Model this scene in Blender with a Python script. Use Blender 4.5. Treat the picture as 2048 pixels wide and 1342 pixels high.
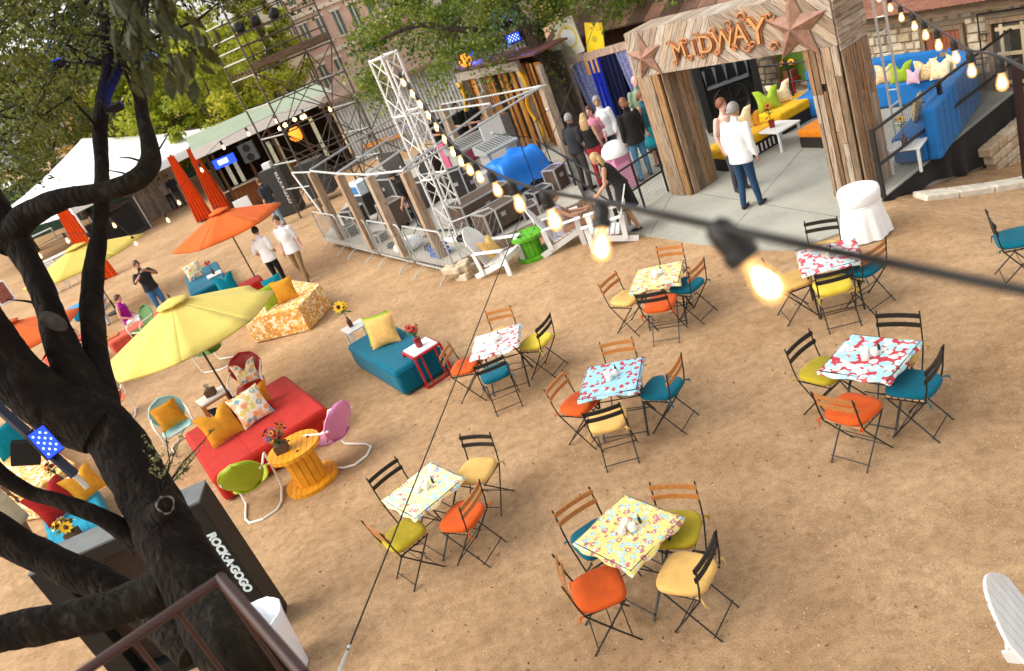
import bpy, bmesh, math, random
import numpy as np
from mathutils import Vector, Matrix, Quaternion, noise as mnoise
R = math.radians
random.seed(7)
rng = np.random.default_rng(7)
S = bpy.context.scene
for o in list(bpy.data.objects): bpy.data.objects.remove(o, do_unlink=True)
COL = S.collection

# ------------------------------------------------------------------ camera
FPX, PITCH, ROLL, CAMH = 1603.65, R(23.910), R(-22.769), 5.269
CX, CY = 1024.0, 671.0
_fw = Vector((0, math.cos(PITCH), -math.sin(PITCH)))
_up = Vector((0, math.sin(PITCH), math.cos(PITCH)))
_rt = Vector((1, 0, 0))
_r2 = _rt * math.cos(ROLL) + _up * math.sin(ROLL)
_u2 = -_rt * math.sin(ROLL) + _up * math.cos(ROLL)
CAM = Vector((0, 0, CAMH))
cd = bpy.data.cameras.new('camera')
cam = bpy.data.objects.new('camera', cd); COL.objects.link(cam)
m3 = Matrix((_r2, _u2, -_fw)).transposed()
cam.matrix_world = Matrix.Translation(CAM) @ m3.to_4x4()
cd.sensor_width = 36.0; cd.sensor_fit = 'HORIZONTAL'
cd.lens = 36.0 * FPX / 2048.0
cd.clip_start = 0.05; cd.clip_end = 2000
cd.dof.use_dof = True; cd.dof.focus_distance = 8.0; cd.dof.aperture_fstop = 2.5
S.camera = cam
S.render.resolution_x = 1024; S.render.resolution_y = 671

# ------------------------------------------------------------------ world, sun, exposure
SUN_DIR = Vector((-0.62, -0.05, 0.62)).normalized()        # towards the sun
elev = math.asin(SUN_DIR.z); azim = math.atan2(SUN_DIR.x, SUN_DIR.y)
W = bpy.data.worlds.new('World'); S.world = W; W.use_nodes = True
nt = W.node_tree; nt.nodes.clear()
wo = nt.nodes.new('ShaderNodeOutputWorld'); bg = nt.nodes.new('ShaderNodeBackground')
sk = nt.nodes.new('ShaderNodeTexSky'); sk.sky_type = 'NISHITA'; sk.sun_disc = False
sk.sun_elevation = elev; sk.sun_rotation = azim; sk.air_density = 1.0; sk.dust_density = 3.0; sk.ozone_density = 0.6
hs = nt.nodes.new('ShaderNodeHueSaturation'); hs.inputs['Saturation'].default_value = 0.12
nt.links.new(sk.outputs[0], hs.inputs['Color']); nt.links.new(hs.outputs[0], bg.inputs[0])
bg.inputs[1].default_value = 0.15; nt.links.new(bg.outputs[0], wo.inputs[0])
sd = bpy.data.lights.new('sun', 'SUN'); sd.energy = 1.0; sd.angle = R(60); sd.color = (1.0, 0.86, 0.66)
so = bpy.data.objects.new('sun', sd); COL.objects.link(so)
so.location = (-20, -5, 30); so.rotation_euler = SUN_DIR.to_track_quat('Z', 'Y').to_euler()
S.view_settings.view_transform = 'Standard'; S.view_settings.look = 'None'
S.view_settings.gamma = 1.0; S.view_settings.exposure = 1.14
S.view_settings.use_curve_mapping = False

# ------------------------------------------------------------------ photo pixel -> place
def ray(px, py): return _fw + _r2 * ((px - CX) / FPX) - _u2 * ((py - CY) / FPX)
def G(px, py, z=0.0):
    d = ray(px, py); return CAM + d * ((z - CAMH) / d.z)
def D(px, py, w): return CAM + ray(px, py) * w
def HZ(b, px, py):
    d = ray(px, py); t = (b[0] * d.x + b[1] * d.y) / (d.x * d.x + d.y * d.y)
    return CAMH + d.z * t
def yaw_of(v): return math.atan2(-v[0], v[1])      # rotation that turns local +Y to v
def V2(v): return Vector((v[0], v[1], 0))

# ------------------------------------------------------------------ materials
MATS = {}
def lin(c):
    if isinstance(c, str):
        c = [int(c[i:i+2], 16) / 255 for i in (0, 2, 4)]
        c = [x / 12.92 if x <= .04045 else ((x + .055) / 1.055) ** 2.4 for x in c]
    return (c[0], c[1], c[2], 1.0)
class NT:
    def __init__(s, name):
        s.m = bpy.data.materials.new(name); s.m.use_nodes = True
        s.t = s.m.node_tree; s.b = s.t.nodes['Principled BSDF']; s.o = s.t.nodes['Material Output']
        s.tc = None
    def n(s, ty, **kw):
        x = s.t.nodes.new('ShaderNode' + ty)
        for k, v in kw.items():
            if k in x.inputs: x.inputs[k].default_value = v
            else: setattr(x, k, v)
        return x
    def l(s, a, b): s.t.links.new(a, b)
    def co(s, scale=None, src='Object'):
        if s.tc is None: s.tc = s.n('TexCoord')
        out = s.tc.outputs[src]
        if scale is None: return out
        mp = s.n('Mapping'); mp.inputs['Scale'].default_value = scale if hasattr(scale, '__len__') else (scale,) * 3
        s.l(out, mp.inputs[0]); return mp.outputs[0]
    def noise(s, co, scale, detail=4, rough=.55):
        x = s.n('TexNoise'); x.inputs['Scale'].default_value = scale; x.inputs['Detail'].default_value = detail
        x.inputs['Roughness'].default_value = rough; s.l(co, x.inputs['Vector']); return x
    def ramp(s, fac, stops, interp='LINEAR'):
        r = s.n('ValToRGB'); r.color_ramp.interpolation = interp
        e = r.color_ramp.elements
        while len(e) < len(stops): e.new(0.5)
        for i, (p, c) in enumerate(stops): e[i].position = p; e[i].color = lin(c)
        s.l(fac, r.inputs[0]); return r.outputs[0]
    def mix(s, fac, a, b, mode='MIX'):
        x = s.n('MixRGB', blend_type=mode)
        if isinstance(fac, (int, float)): x.inputs[0].default_value = fac
        else: s.l(fac, x.inputs[0])
        for i, v in ((1, a), (2, b)):
            if isinstance(v, (str, tuple, list)): x.inputs[i].default_value = lin(v)
            else: s.l(v, x.inputs[i])
        return x.outputs[0]
    def bump(s, h, strength=.3, dist=.01):
        b = s.n('Bump'); b.inputs['Strength'].default_value = strength; b.inputs['Distance'].default_value = dist
        s.l(h, b.inputs['Height']); s.l(b.outputs[0], s.b.inputs['Normal']); return b
def M(name, col, rough=.6, var=.14, scale=6.0, bump=0.0, bscale=80.0, metal=0.0, rnd=0.06, spec=.4, sheen=0.0, soft=0.0):
    """plain surface: colour with uneven wear, per-object tint and fine relief"""
    if name in MATS: return MATS[name]
    t = NT(name); c = lin(col)
    n = t.noise(t.co(), scale, 5)
    a = tuple(max(0, x * (1 - var)) for x in c[:3]); b = tuple(min(1, x * (1 + var)) for x in c[:3])
    cc = t.ramp(n.outputs['Fac'], [(.3, a), (.7, b)])
    oi = t.n('ObjectInfo'); mr = t.n('MapRange'); mr.inputs[3].default_value = 1 - rnd; mr.inputs[4].default_value = 1 + rnd
    t.l(oi.outputs['Random'], mr.inputs[0])
    h = t.n('HueSaturation'); t.l(mr.outputs[0], h.inputs['Value']); t.l(cc, h.inputs['Color'])
    t.l(h.outputs[0], t.b.inputs['Base Color'])
    t.b.inputs['Roughness'].default_value = rough; t.b.inputs['Metallic'].default_value = metal
    t.b.inputs['Specular IOR Level'].default_value = spec
    if sheen: t.b.inputs['Sheen Weight'].default_value = sheen
    if bump:
        n2 = t.noise(t.co(), bscale, 3); bb = t.bump(n2.outputs['Fac'], bump, .004)
        if soft:
            n3 = t.noise(t.co(), 5.5, 3); b2 = t.n('Bump'); b2.inputs['Strength'].default_value = soft; b2.inputs['Distance'].default_value = .03; t.l(n3.outputs['Fac'], b2.inputs['Height']); t.l(b2.outputs[0], bb.inputs['Normal'])
    MATS[name] = t.m; return t.m
def fabric(name, col, **k): return M(name, col, rough=.85, bump=.35, bscale=220, spec=.15, sheen=.08, soft=.35, **k)
def weathered(name, cols, grain=(26, 26, 2.2), rough=.85):
    """old board: per-board tint, long grain, knots and grey weathering; grain runs along local Z"""
    if name in MATS: return MATS[name]
    t = NT(name); oi = t.n('ObjectInfo')
    base = t.ramp(oi.outputs['Random'], [(i / max(1, len(cols) - 1), c) for i, c in enumerate(cols)])
    off = t.n('VectorMath', operation='ADD'); t.l(t.co(), off.inputs[0])
    cb = t.n('CombineXYZ'); mm = t.n('Math', operation='MULTIPLY'); mm.inputs[1].default_value = 37
    t.l(oi.outputs['Random'], mm.inputs[0]); t.l(mm.outputs[0], cb.inputs[0]); t.l(mm.outputs[0], cb.inputs[2]); t.l(cb.outputs[0], off.inputs[1])
    mp = t.n('Mapping'); mp.inputs['Scale'].default_value = grain; t.l(off.outputs[0], mp.inputs[0])
    g = t.noise(mp.outputs[0], 1.6, 7, .65)
    gr = t.ramp(g.outputs['Fac'], [(.32, (.35, .30, .26)), (.5, (.9, .88, .86)), (.72, (1.25, 1.2, 1.12))])
    c1 = t.mix(1.0, base, gr, 'MULTIPLY')
    k = t.noise(off.outputs[0], 5.5, 3)
    kf = t.ramp(k.outputs['Fac'], [(.66, (0, 0, 0)), (.76, (1, 1, 1))])
    c2 = t.mix(kf, c1, (.11, .06, .03))
    t.l(c2, t.b.inputs['Base Color']); t.b.inputs['Roughness'].default_value = rough
    t.b.inputs['Specular IOR Level'].default_value = .2
    t.bump(g.outputs['Fac'], .7, .008)
    MATS[name] = t.m; return t.m
def emit(name, col, s):
    if name in MATS: return MATS[name]
    t = NT(name); t.b.inputs['Base Color'].default_value = lin(col)
    t.b.inputs['Emission Color'].default_value = lin(col); t.b.inputs['Emission Strength'].default_value = s
    MATS[name] = t.m; return t.m
def printed(name, ground, cols, scale=14.0, blob=.42, ring=None, rough=.55):
    """printed cloth: scattered round flowers in several inks on a ground colour"""
    if name in MATS: return MATS[name]
    t = NT(name); w = t.noise(t.co(), 18, 2)
    d = t.n('VectorMath', operation='SCALE'); d.inputs['Scale'].default_value = .05; t.l(w.outputs['Color'], d.inputs[0])
    ad = t.n('VectorMath', operation='ADD'); t.l(t.co(), ad.inputs[0]); t.l(d.outputs[0], ad.inputs[1])
    vo = t.n('TexVoronoi'); vo.inputs['Scale'].default_value = scale; t.l(ad.outputs[0], vo.inputs['Vector'])
    sp = t.n('SeparateColor'); t.l(vo.outputs['Color'], sp.inputs[0])
    ink = t.ramp(sp.outputs[0], [(i / len(cols), c) for i, c in enumerate(cols)], 'CONSTANT')
    f = t.ramp(vo.outputs['Distance'], [(blob - .04, (1, 1, 1)), (blob + .04, (0, 0, 0))])
    c = t.mix(f, ground, ink)
    f2 = t.ramp(vo.outputs['Distance'], [(blob * .36, (1, 1, 1)), (blob * .46, (0, 0, 0))])
    c = t.mix(f2, c, ring or ground)
    v2 = t.n('TexVoronoi'); v2.inputs['Scale'].default_value = scale * 2.3; t.l(t.co(), v2.inputs['Vector'])
    sp2 = t.n('SeparateColor'); t.l(v2.outputs['Color'], sp2.inputs[0])
    ink2 = t.ramp(sp2.outputs[1], [(i / len(cols), x) for i, x in enumerate(cols)], 'CONSTANT')
    f3 = t.ramp(v2.outputs['Distance'], [(.24, (1, 1, 1)), (.30, (0, 0, 0))])
    f4 = t.ramp(sp2.outputs[2], [(0, (0, 0, 0)), (.55, (1, 1, 1))], 'CONSTANT')
    ff = t.mix(1.0, f3, f4, 'MULTIPLY')
    c = t.mix(ff, c, ink2)
    t.l(c, t.b.inputs['Base Color']); t.b.inputs['Roughness'].default_value = rough
    MATS[name] = t.m; return t.m

# ------------------------------------------------------------------ mesh builder
class MB:
    def __init__(s): s.v = []; s.f = []
    def add(s, V, F):
        k = len(s.v); s.v.extend([tuple(p) for p in V]); s.f.extend([tuple(i + k for i in q) for q in F]); return s
    def box(s, c, size, rz=0.0, mat=None):
        x, y, z = (d / 2 for d in size)
        P = [Vector((a * x, b * y, e * z)) for e in (-1, 1) for b in (-1, 1) for a in (-1, 1)]
        if mat is None: mat = Matrix.Rotation(rz, 3, 'Z')
        return s.add([mat @ p + Vector(c) for p in P], [(0, 2, 3, 1), (4, 5, 7, 6), (0, 1, 5, 4), (1, 3, 7, 5), (3, 2, 6, 7), (2, 0, 4, 6)])
    def bar(s, a, b, w, h=None, up=(0, 0, 1)):
        a = Vector(a); b = Vector(b); d = (b - a); L = d.length
        if L < 1e-6: return s
        z = d / L; u = Vector(up)
        x = u.cross(z)
        if x.length < 1e-3: x = Vector((1, 0, 0)).cross(z)
        if x.length < 1e-3: x = Vector((0, 1, 0)).cross(z)
        x.normalize(); y = z.cross(x)
        m = Matrix((x, y, z)).transposed()
        return s.box((a + b) / 2, (w, h or w, L), mat=m)
    def tube(s, pts, r, n=8, closed=False, cap=True, flat=None):
        pts = [Vector(p) for p in pts]; N = len(pts)
        rs = r if hasattr(r, '__len__') else [r] * N
        t0 = (pts[1] - pts[0]).normalized()
        x = t0.orthogonal().normalized(); V = []; F = []
        prev = t0
        for i, p in enumerate(pts):
            if closed: t = (pts[(i + 1) % N] - pts[i - 1]).normalized()
            elif i == 0: t = t0
            elif i == N - 1: t = (pts[-1] - pts[-2]).normalized()
            else:
                t = ((pts[i + 1] - p).normalized() + (p - pts[i - 1]).normalized())
                t = t.normalized() if t.length > 1e-6 else prev
            q = prev.rotation_difference(t); x = q @ x; x = (x - t * x.dot(t)).normalized(); prev = t
            y = t.cross(x)
            for k in range(n):
                a = 2 * math.pi * k / n
                V.append(p + (x * math.cos(a) + y * math.sin(a)) * rs[i])
        for i in range(N if closed else N - 1):
            for k in range(n):
                j = (i + 1) % N
                F.append((i * n + k, i * n + (k + 1) % n, j * n + (k + 1) % n, j * n + k))
        if cap and not closed:
            F.append(tuple(range(n))[::-1]); F.append(tuple((N - 1) * n + k for k in range(n)))
        return s.add(V, F)
    def lathe(s, prof, n=20, c=(0, 0, 0), mat=None):
        V = []; F = []; c = Vector(c); N = len(prof)
        for r, z in prof:
            for k in range(n):
                a = 2 * math.pi * k / n; p = Vector((r * math.cos(a), r * math.sin(a), z))
                V.append((mat @ p if mat else p) + c)
        for i in range(N - 1):
            for k in range(n): F.append((i * n + k, i * n + (k + 1) % n, (i + 1) * n + (k + 1) % n, (i + 1) * n + k))
        F.append(tuple(range(n))[::-1]); F.append(tuple((N - 1) * n + k for k in range(n)))
        return s.add(V, F)
    def prism(s, poly, z0, z1):
        n = len(poly); V = [(p[0], p[1], z0) for p in poly] + [(p[0], p[1], z1) for p in poly]
        F = [tuple(range(n))[::-1], tuple(range(n, 2 * n))] + [(i, (i + 1) % n, n + (i + 1) % n, n + i) for i in range(n)]
        return s.add(V, F)
    def sph(s, c, r, n=12, m=8, mat=None):
        r = r if hasattr(r, '__len__') else (r,) * 3; c = Vector(c); V = []; F = []
        for i in range(m + 1):
            th = math.pi * i / m
            for k in range(n):
                a = 2 * math.pi * k / n
                p = Vector((r[0] * math.sin(th) * math.cos(a), r[1] * math.sin(th) * math.sin(a), r[2] * math.cos(th)))
                V.append((mat @ p if mat else p) + c)
        for i in range(m):
            for k in range(n): F.append((i * n + k, (i + 1) * n + k, (i + 1) * n + (k + 1) % n, i * n + (k + 1) % n))
        return s.add(V, F)
    def grid(s, P):
        """P[i][j] points"""
        h = len(P); w = len(P[0]); V = [p for r in P for p in r]
        return s.add(V, [(i * w + j, i * w + j + 1, (i + 1) * w + j + 1, (i + 1) * w + j) for i in range(h - 1) for j in range(w - 1)])
    def mesh(s, name):
        me = bpy.data.meshes.new(name); me.from_pydata(s.v, [], s.f); me.validate(); me.update(); return me
    def build(s, name, mat, parent=None, smooth=False, bevel=0.0, solid=0.0, sub=0):
        o = bpy.data.objects.new(name, s.mesh(name)); COL.objects.link(o)
        fin(o, mat, parent, smooth, bevel, solid, sub); return o
def fin(o, mat, parent=None, smooth=False, bevel=0.0, solid=0.0, sub=0):
    me = o.data
    if mat: me.materials.append(mat)
    if smooth:
        for p in me.polygons: p.use_smooth = True
        if smooth != 2:
            try: me.set_sharp_from_angle(angle=R(40))
            except Exception: pass
    if solid:
        md = o.modifiers.new('solid', 'SOLIDIFY'); md.thickness = solid; md.offset = 0
    if bevel:
        md = o.modifiers.new('bevel', 'BEVEL'); md.width = bevel; md.segments = 2; md.limit_method = 'ANGLE'
    if sub:
        md = o.modifiers.new('sub', 'SUBSURF'); md.levels = sub; md.render_levels = sub
    if parent: o.parent = parent
def tag(o, label=None, cat=None, group=None, kind=None):
    if label: o['label'] = label
    if cat: o['category'] = cat
    if group: o['group'] = group
    if kind: o['kind'] = kind
    return o
def thing(name, label, cat, loc=(0, 0, 0), rz=0.0, group=None):
    o = bpy.data.objects.new(name, None); COL.objects.link(o); o.empty_display_size = .1
    o.location = loc; o.rotation_euler = (0, 0, rz); tag(o, label, cat, group); return o
def dup(root, loc=None, rz=None, label=None, group=None, mats=None):
    """copy of a thing with its parts and sub-parts; mats maps part name -> material"""
    def cp(o, par):
        c = o.copy(); COL.objects.link(c); c.parent = par
        nm = o.name.split('.')[0]
        if mats and nm in mats and c.type == 'MESH':
            c.material_slots[0].link = 'OBJECT'; c.material_slots[0].material = mats[nm]
        for ch in o.children: cp(ch, c)
        return c
    r = cp(root, None)
    if loc is not None: r.location = loc
    if rz is not None: r.rotation_euler = (0, 0, rz)
    if label: r['label'] = label
    if group: r['group'] = group
    return r
def place(o, p0, p1, nrm):
    """put object o so that local Z runs p0->p1 and local Y is about nrm (in its parent's space)"""
    z = (Vector(p1) - Vector(p0)).normalized(); y = Vector(nrm); y = (y - z * y.dot(z)).normalized(); x = y.cross(z)
    m = Matrix((x, y, z)).transposed().to_4x4(); m.translation = (Vector(p0) + Vector(p1)) / 2
    o.matrix_basis = m
def plank(name, p0, p1, w, t, nrm, mat, parent, bevel=0):
    p0 = Vector(p0); p1 = Vector(p1)
    o = MB().box((0, 0, 0), (w, t, (p1 - p0).length)).build(name, mat, parent, bevel=bevel)
    place(o, p0, p1, nrm); return o
def rect_px(pp, z):
    """four photo corners of a flat rectangle at height z -> centre, yaw of first edge, lengths"""
    q = [G(x, y, z) for x, y in pp]; c = sum(q, Vector()) / 4
    e = ((q[1] - q[0]) + (q[2] - q[3])) / 2; f = ((q[3] - q[0]) + (q[2] - q[1])) / 2
    ae = math.atan2(e.y, e.x); af = math.atan2(f.y, f.x); s = 1 if math.sin(af - ae) > 0 else -1
    d = (af - s * math.pi / 2) - ae; d = (d + math.pi) % (2 * math.pi) - math.pi
    return c, ae + d * f.length ** 2 / (e.length ** 2 + f.length ** 2), e.length, f.length
def text_mb(txt, size, ext, offset=0.0, mat=None, name='lettering', parent=None, space=1.0, shear=0.0):
    cu = bpy.data.curves.new('t', 'FONT'); cu.body = txt; cu.size = size; cu.extrude = ext; cu.offset = offset
    cu.align_x = 'CENTER'; cu.align_y = 'CENTER'; cu.space_character = space; cu.shear = shear; cu.resolution_u = 4
    t = bpy.data.objects.new('t', cu); COL.objects.link(t)
    dg = bpy.context.evaluated_depsgraph_get(); me = bpy.data.meshes.new_from_object(t.evaluated_get(dg))
    bpy.data.objects.remove(t, do_unlink=True)
    o = bpy.data.objects.new(name, me); COL.objects.link(o)
    me.materials.clear(); fin(o, mat, parent); return o
def sm(a, b, x):
    t = min(1, max(0, (x - a) / (b - a))); return t * t * (3 - 2 * t)
# ================================================================== GROUND
def zg(x, y):
    d = -0.3 * max(0.0, x - 6.0)
    return max(-1.25, d)
def sand_mat():
    t = NT('decomposed_granite'); co = t.co()
    a = t.noise(co, .55, 6, .6); b = t.noise(co, 9, 6, .7); c = t.noise(co, 70, 4, .7)
    base = t.ramp(a.outputs['Fac'], [(.3, (.41, .255, .132)), (.5, (.49, .315, .175)), (.7, (.57, .38, .218))])
    mid = t.ramp(b.outputs['Fac'], [(.3, (.72, .70, .66)), (.55, (1, 1, 1)), (.75, (1.14, 1.13, 1.1))])
    x = t.mix(1, base, mid, 'MULTIPLY')
    fine = t.ramp(c.outputs['Fac'], [(.32, (.66, .64, .61)), (.5, (1, 1, 1)), (.72, (1.25, 1.24, 1.22))])
    x = t.mix(.85, x, fine, 'MULTIPLY')
    v = t.n('TexVoronoi'); v.inputs['Scale'].default_value = 42; t.l(co, v.inputs['Vector'])
    sp = t.n('SeparateColor'); t.l(v.outputs['Color'], sp.inputs[0])
    pick = t.ramp(sp.outputs[0], [(0, (0, 0, 0)), (.93, (1, 1, 1))], 'CONSTANT')
    dd = t.ramp(v.outputs['Distance'], [(.16, (1, 1, 1)), (.24, (0, 0, 0))])
    x = t.mix(t.mix(1, pick, dd, 'MULTIPLY'), x, (.72, .60, .46))
    pick2 = t.ramp(sp.outputs[1], [(0, (0, 0, 0)), (.9, (1, 1, 1))], 'CONSTANT')
    x = t.mix(t.mix(1, pick2, dd, 'MULTIPLY'), x, (.16, .085, .04))
    # damp and trodden streaks
    mp = t.n('Mapping'); mp.inputs['Scale'].default_value = (1.3, 1.9, 1); mp.inputs['Rotation'].default_value = (0, 0, .6); t.l(co, mp.inputs[0])
    s = t.noise(mp.outputs[0], 1.3, 5, .65); sf = t.ramp(s.outputs['Fac'], [(.36, (.88, .86, .83)), (.58, (1.04, 1.04, 1.04))])
    x = t.mix(1, x, sf, 'MULTIPLY')
    t.l(x, t.b.inputs['Base Color']); t.b.inputs['Roughness'].default_value = .95; t.b.inputs['Specular IOR Level'].default_value = .15
    h = t.n('Math', operation='ADD'); t.l(b.outputs['Fac'], h.inputs[0]); t.l(c.outputs['Fac'], h.inputs[1])
    bb = t.bump(h.outputs[0], .8, .02)
    w_ = t.noise(co, 3.2, 3, .5); ad = t.n('VectorMath', operation='ADD'); sc_ = t.n('VectorMath', operation='SCALE'); sc_.inputs['Scale'].default_value = .35; t.l(w_.outputs['Color'], sc_.inputs[0]); t.l(co, ad.inputs[0]); t.l(sc_.outputs[0], ad.inputs[1])
    fv = t.n('TexVoronoi'); fv.feature = 'SMOOTH_F1'; fv.inputs['Scale'].default_value = 4.2; fv.inputs['Smoothness'].default_value = .6; t.l(ad.outputs[0], fv.inputs['Vector'])
    b2 = t.n('Bump'); b2.inputs['Strength'].default_value = .45; b2.inputs['Distance'].default_value = .05; t.l(fv.outputs['Distance'], b2.inputs['Height']); t.l(b2.outputs[0], bb.inputs['Normal'])
    return t.m
def axis(lo, hi, fine_lo, fine_hi, step, far):
    a = list(np.arange(fine_lo, fine_hi + 1e-6, step)); k = step
    x = fine_lo
    while x > lo: k *= 1.5; x -= k; a.insert(0, x)
    k = step; x = fine_hi
    while x < hi: k *= 1.5; x += k; a.append(x)
    return a
xs = axis(-400, 400, -14, 14, .25, 1); ys = axis(-300, 600, -4, 30, .25, 1)
def gz(x, y):
    z = zg(x, y)
    if -16 < x < 16 and -6 < y < 40:
        z += .016 * mnoise.noise((x * .7, y * .7, 0)) + .010 * mnoise.noise((x * 1.9, y * 1.9, 5)) + .006 * mnoise.noise((x * 3.7, y * 3.7, 9))
    return z
mb = MB(); mb.grid([[(x, y, gz(x, y)) for x in xs] for y in ys])
tag(mb.build('ground', sand_mat(), smooth=2), kind='structure')

# pebbles and grit
mb = MB()
def pebble(c, r, q):
    V = [(r * random.uniform(.7, 1.2), 0, 0), (-r * random.uniform(.7, 1.2), 0, 0), (0, r * random.uniform(.6, 1.1), 0), (0, -r * random.uniform(.6, 1.1), 0), (0, 0, r * .6), (0, 0, -r * .4)]
    rot = Matrix.Rotation(random.uniform(0, 6.28), 3, 'Z')
    mb.add([rot @ Vector(v) + c for v in V], [(0, 2, 4), (2, 1, 4), (1, 3, 4), (3, 0, 4), (2, 0, 5), (1, 2, 5), (3, 1, 5), (0, 3, 5)])
for i in range(5000):
    y = 3 + 13 * random.random() ** 1.4; x = random.uniform(-.55 * y - 1, .62 * y + 1)
    pebble(Vector((x, y, gz(x, y) + .002)), random.choice((.004, .005, .006, .008, .012)), 0)
tag(mb.build('gravel', M('pebble', (.52, .38, .25), .9, .35, 40)), 'scattered pale grit and small pebbles lying on the sandy ground', 'gravel', kind='stuff')

# concrete pad under and behind the arch, flush with the sand in front
def concrete(name, col, s=1.0):
    t = NT(name); co = t.co(); a = t.noise(co, 1.1 * s, 7, .65); b = t.noise(co, 60, 3)
    c = t.ramp(a.outputs['Fac'], [(.3, tuple(x * .78 for x in col)), (.5, col), (.72, tuple(x * 1.15 for x in col))])
    f = t.ramp(b.outputs['Fac'], [(.3, (.8, .8, .8)), (.6, (1.05, 1.05, 1.05))]); c = t.mix(1, c, f, 'MULTIPLY')
    t.l(c, t.b.inputs['Base Color']); t.b.inputs['Roughness'].default_value = .85; t.bump(b.outputs['Fac'], .3, .004); MATS[name] = t.m; return t.m
CONC = concrete('pale_concrete', (.36, .355, .30))
E0 = G(1765, 402); EDIR = (G(2030, 187) - E0); EDIR.z = 0; ELEN = EDIR.length; EDIR.normalize()
padpoly = [G(1238, 466), G(1300, 474), G(1390, 489), G(1480, 499), G(1590, 504), G(1700, 462), E0 + Vector((0, 0, 0)), E0 + EDIR * 5.2,
           E0 + EDIR * 7.5 + Vector((-.3, 3, 0)), Vector((9.5, 22.5, 0)), Vector((4.5, 30, 0)), Vector((1.3, 28.5, 0)), G(1100, 330), G(1180, 405)]
padpoly = [Vector((p.x, p.y, 0)) for p in padpoly]
mb = MB(); mb.prism([(p.x, p.y) for p in padpoly], -1.4, .035)
pad = tag(mb.build('concrete_pavement', CONC), kind='structure')
mb = MB()
for a, b in ((G(1300, 474), G(1345, 392)), (G(1440, 492), G(1650, 250)), (G(1400, 390), G(1690, 440))):
    a = V2(a); b = V2(b); mb.bar(a + Vector((0, 0, .034)), b + Vector((0, 0, .034)), .012, .006)
mb.build('expansion_joint', M('joint_tar', (.16, .15, .13), .9), pad)

# ================================================================== BISTRO SETS
BLK = M('black_steel', (.012, .011, .010), .45, .3, 20, metal=.0, spec=.5)
SLAT_BLK = M('black_slat', (.014, .012, .011), .5, .3, 20)
SLAT_WOOD = M('oiled_slat', (.44, .17, .045), .5, .2, 30)
SLATSEAT = M('seat_slat', (.55, .38, .2), .6, .2, 30)
CUSH = dict(teal=fabric('teal_cushion', (.0, .105, .16)), orange=fabric('orange_cushion', (.62, .095, .012)),
            cream=fabric('cream_cushion', (.70, .43, .13)), olive=fabric('mustard_cushion', (.43, .33, .02)),
            yellow=fabric('yellow_cushion', (.66, .50, .05)))
def cushion_mb(w=.455, d=.44, h=.075):
    """rounded seat pad, a little narrower at the back"""
    mb = MB(); n = 28; V = []; F = []
    lv = [(0, .90), (.18, .985), (.5, 1.0), (.8, .97), (.95, .86), (1.0, .6), (1.02, .3)]
    for z, s in lv:
        for k in range(n):
            a = 2 * math.pi * k / n; c, sn = math.cos(a), math.sin(a)
            x = abs(c) ** .55 * (1 if c > 0 else -1); y = abs(sn) ** .55 * (1 if sn > 0 else -1)
            tp = 1 - .10 * (0.5 - y / 2)
            V.append((x * w / 2 * s * tp, y * d / 2 * s, z * h))
    for i in range(len(lv) - 1):
        for k in range(n): F.append((i * n + k, i * n + (k + 1) % n, (i + 1) * n + (k + 1) % n, (i + 1) * n + k))
    F.append(tuple(range(n))[::-1]); F.append(tuple((len(lv) - 1) * n + k for k in range(n)))
    mb.add(V, F); return mb
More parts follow.
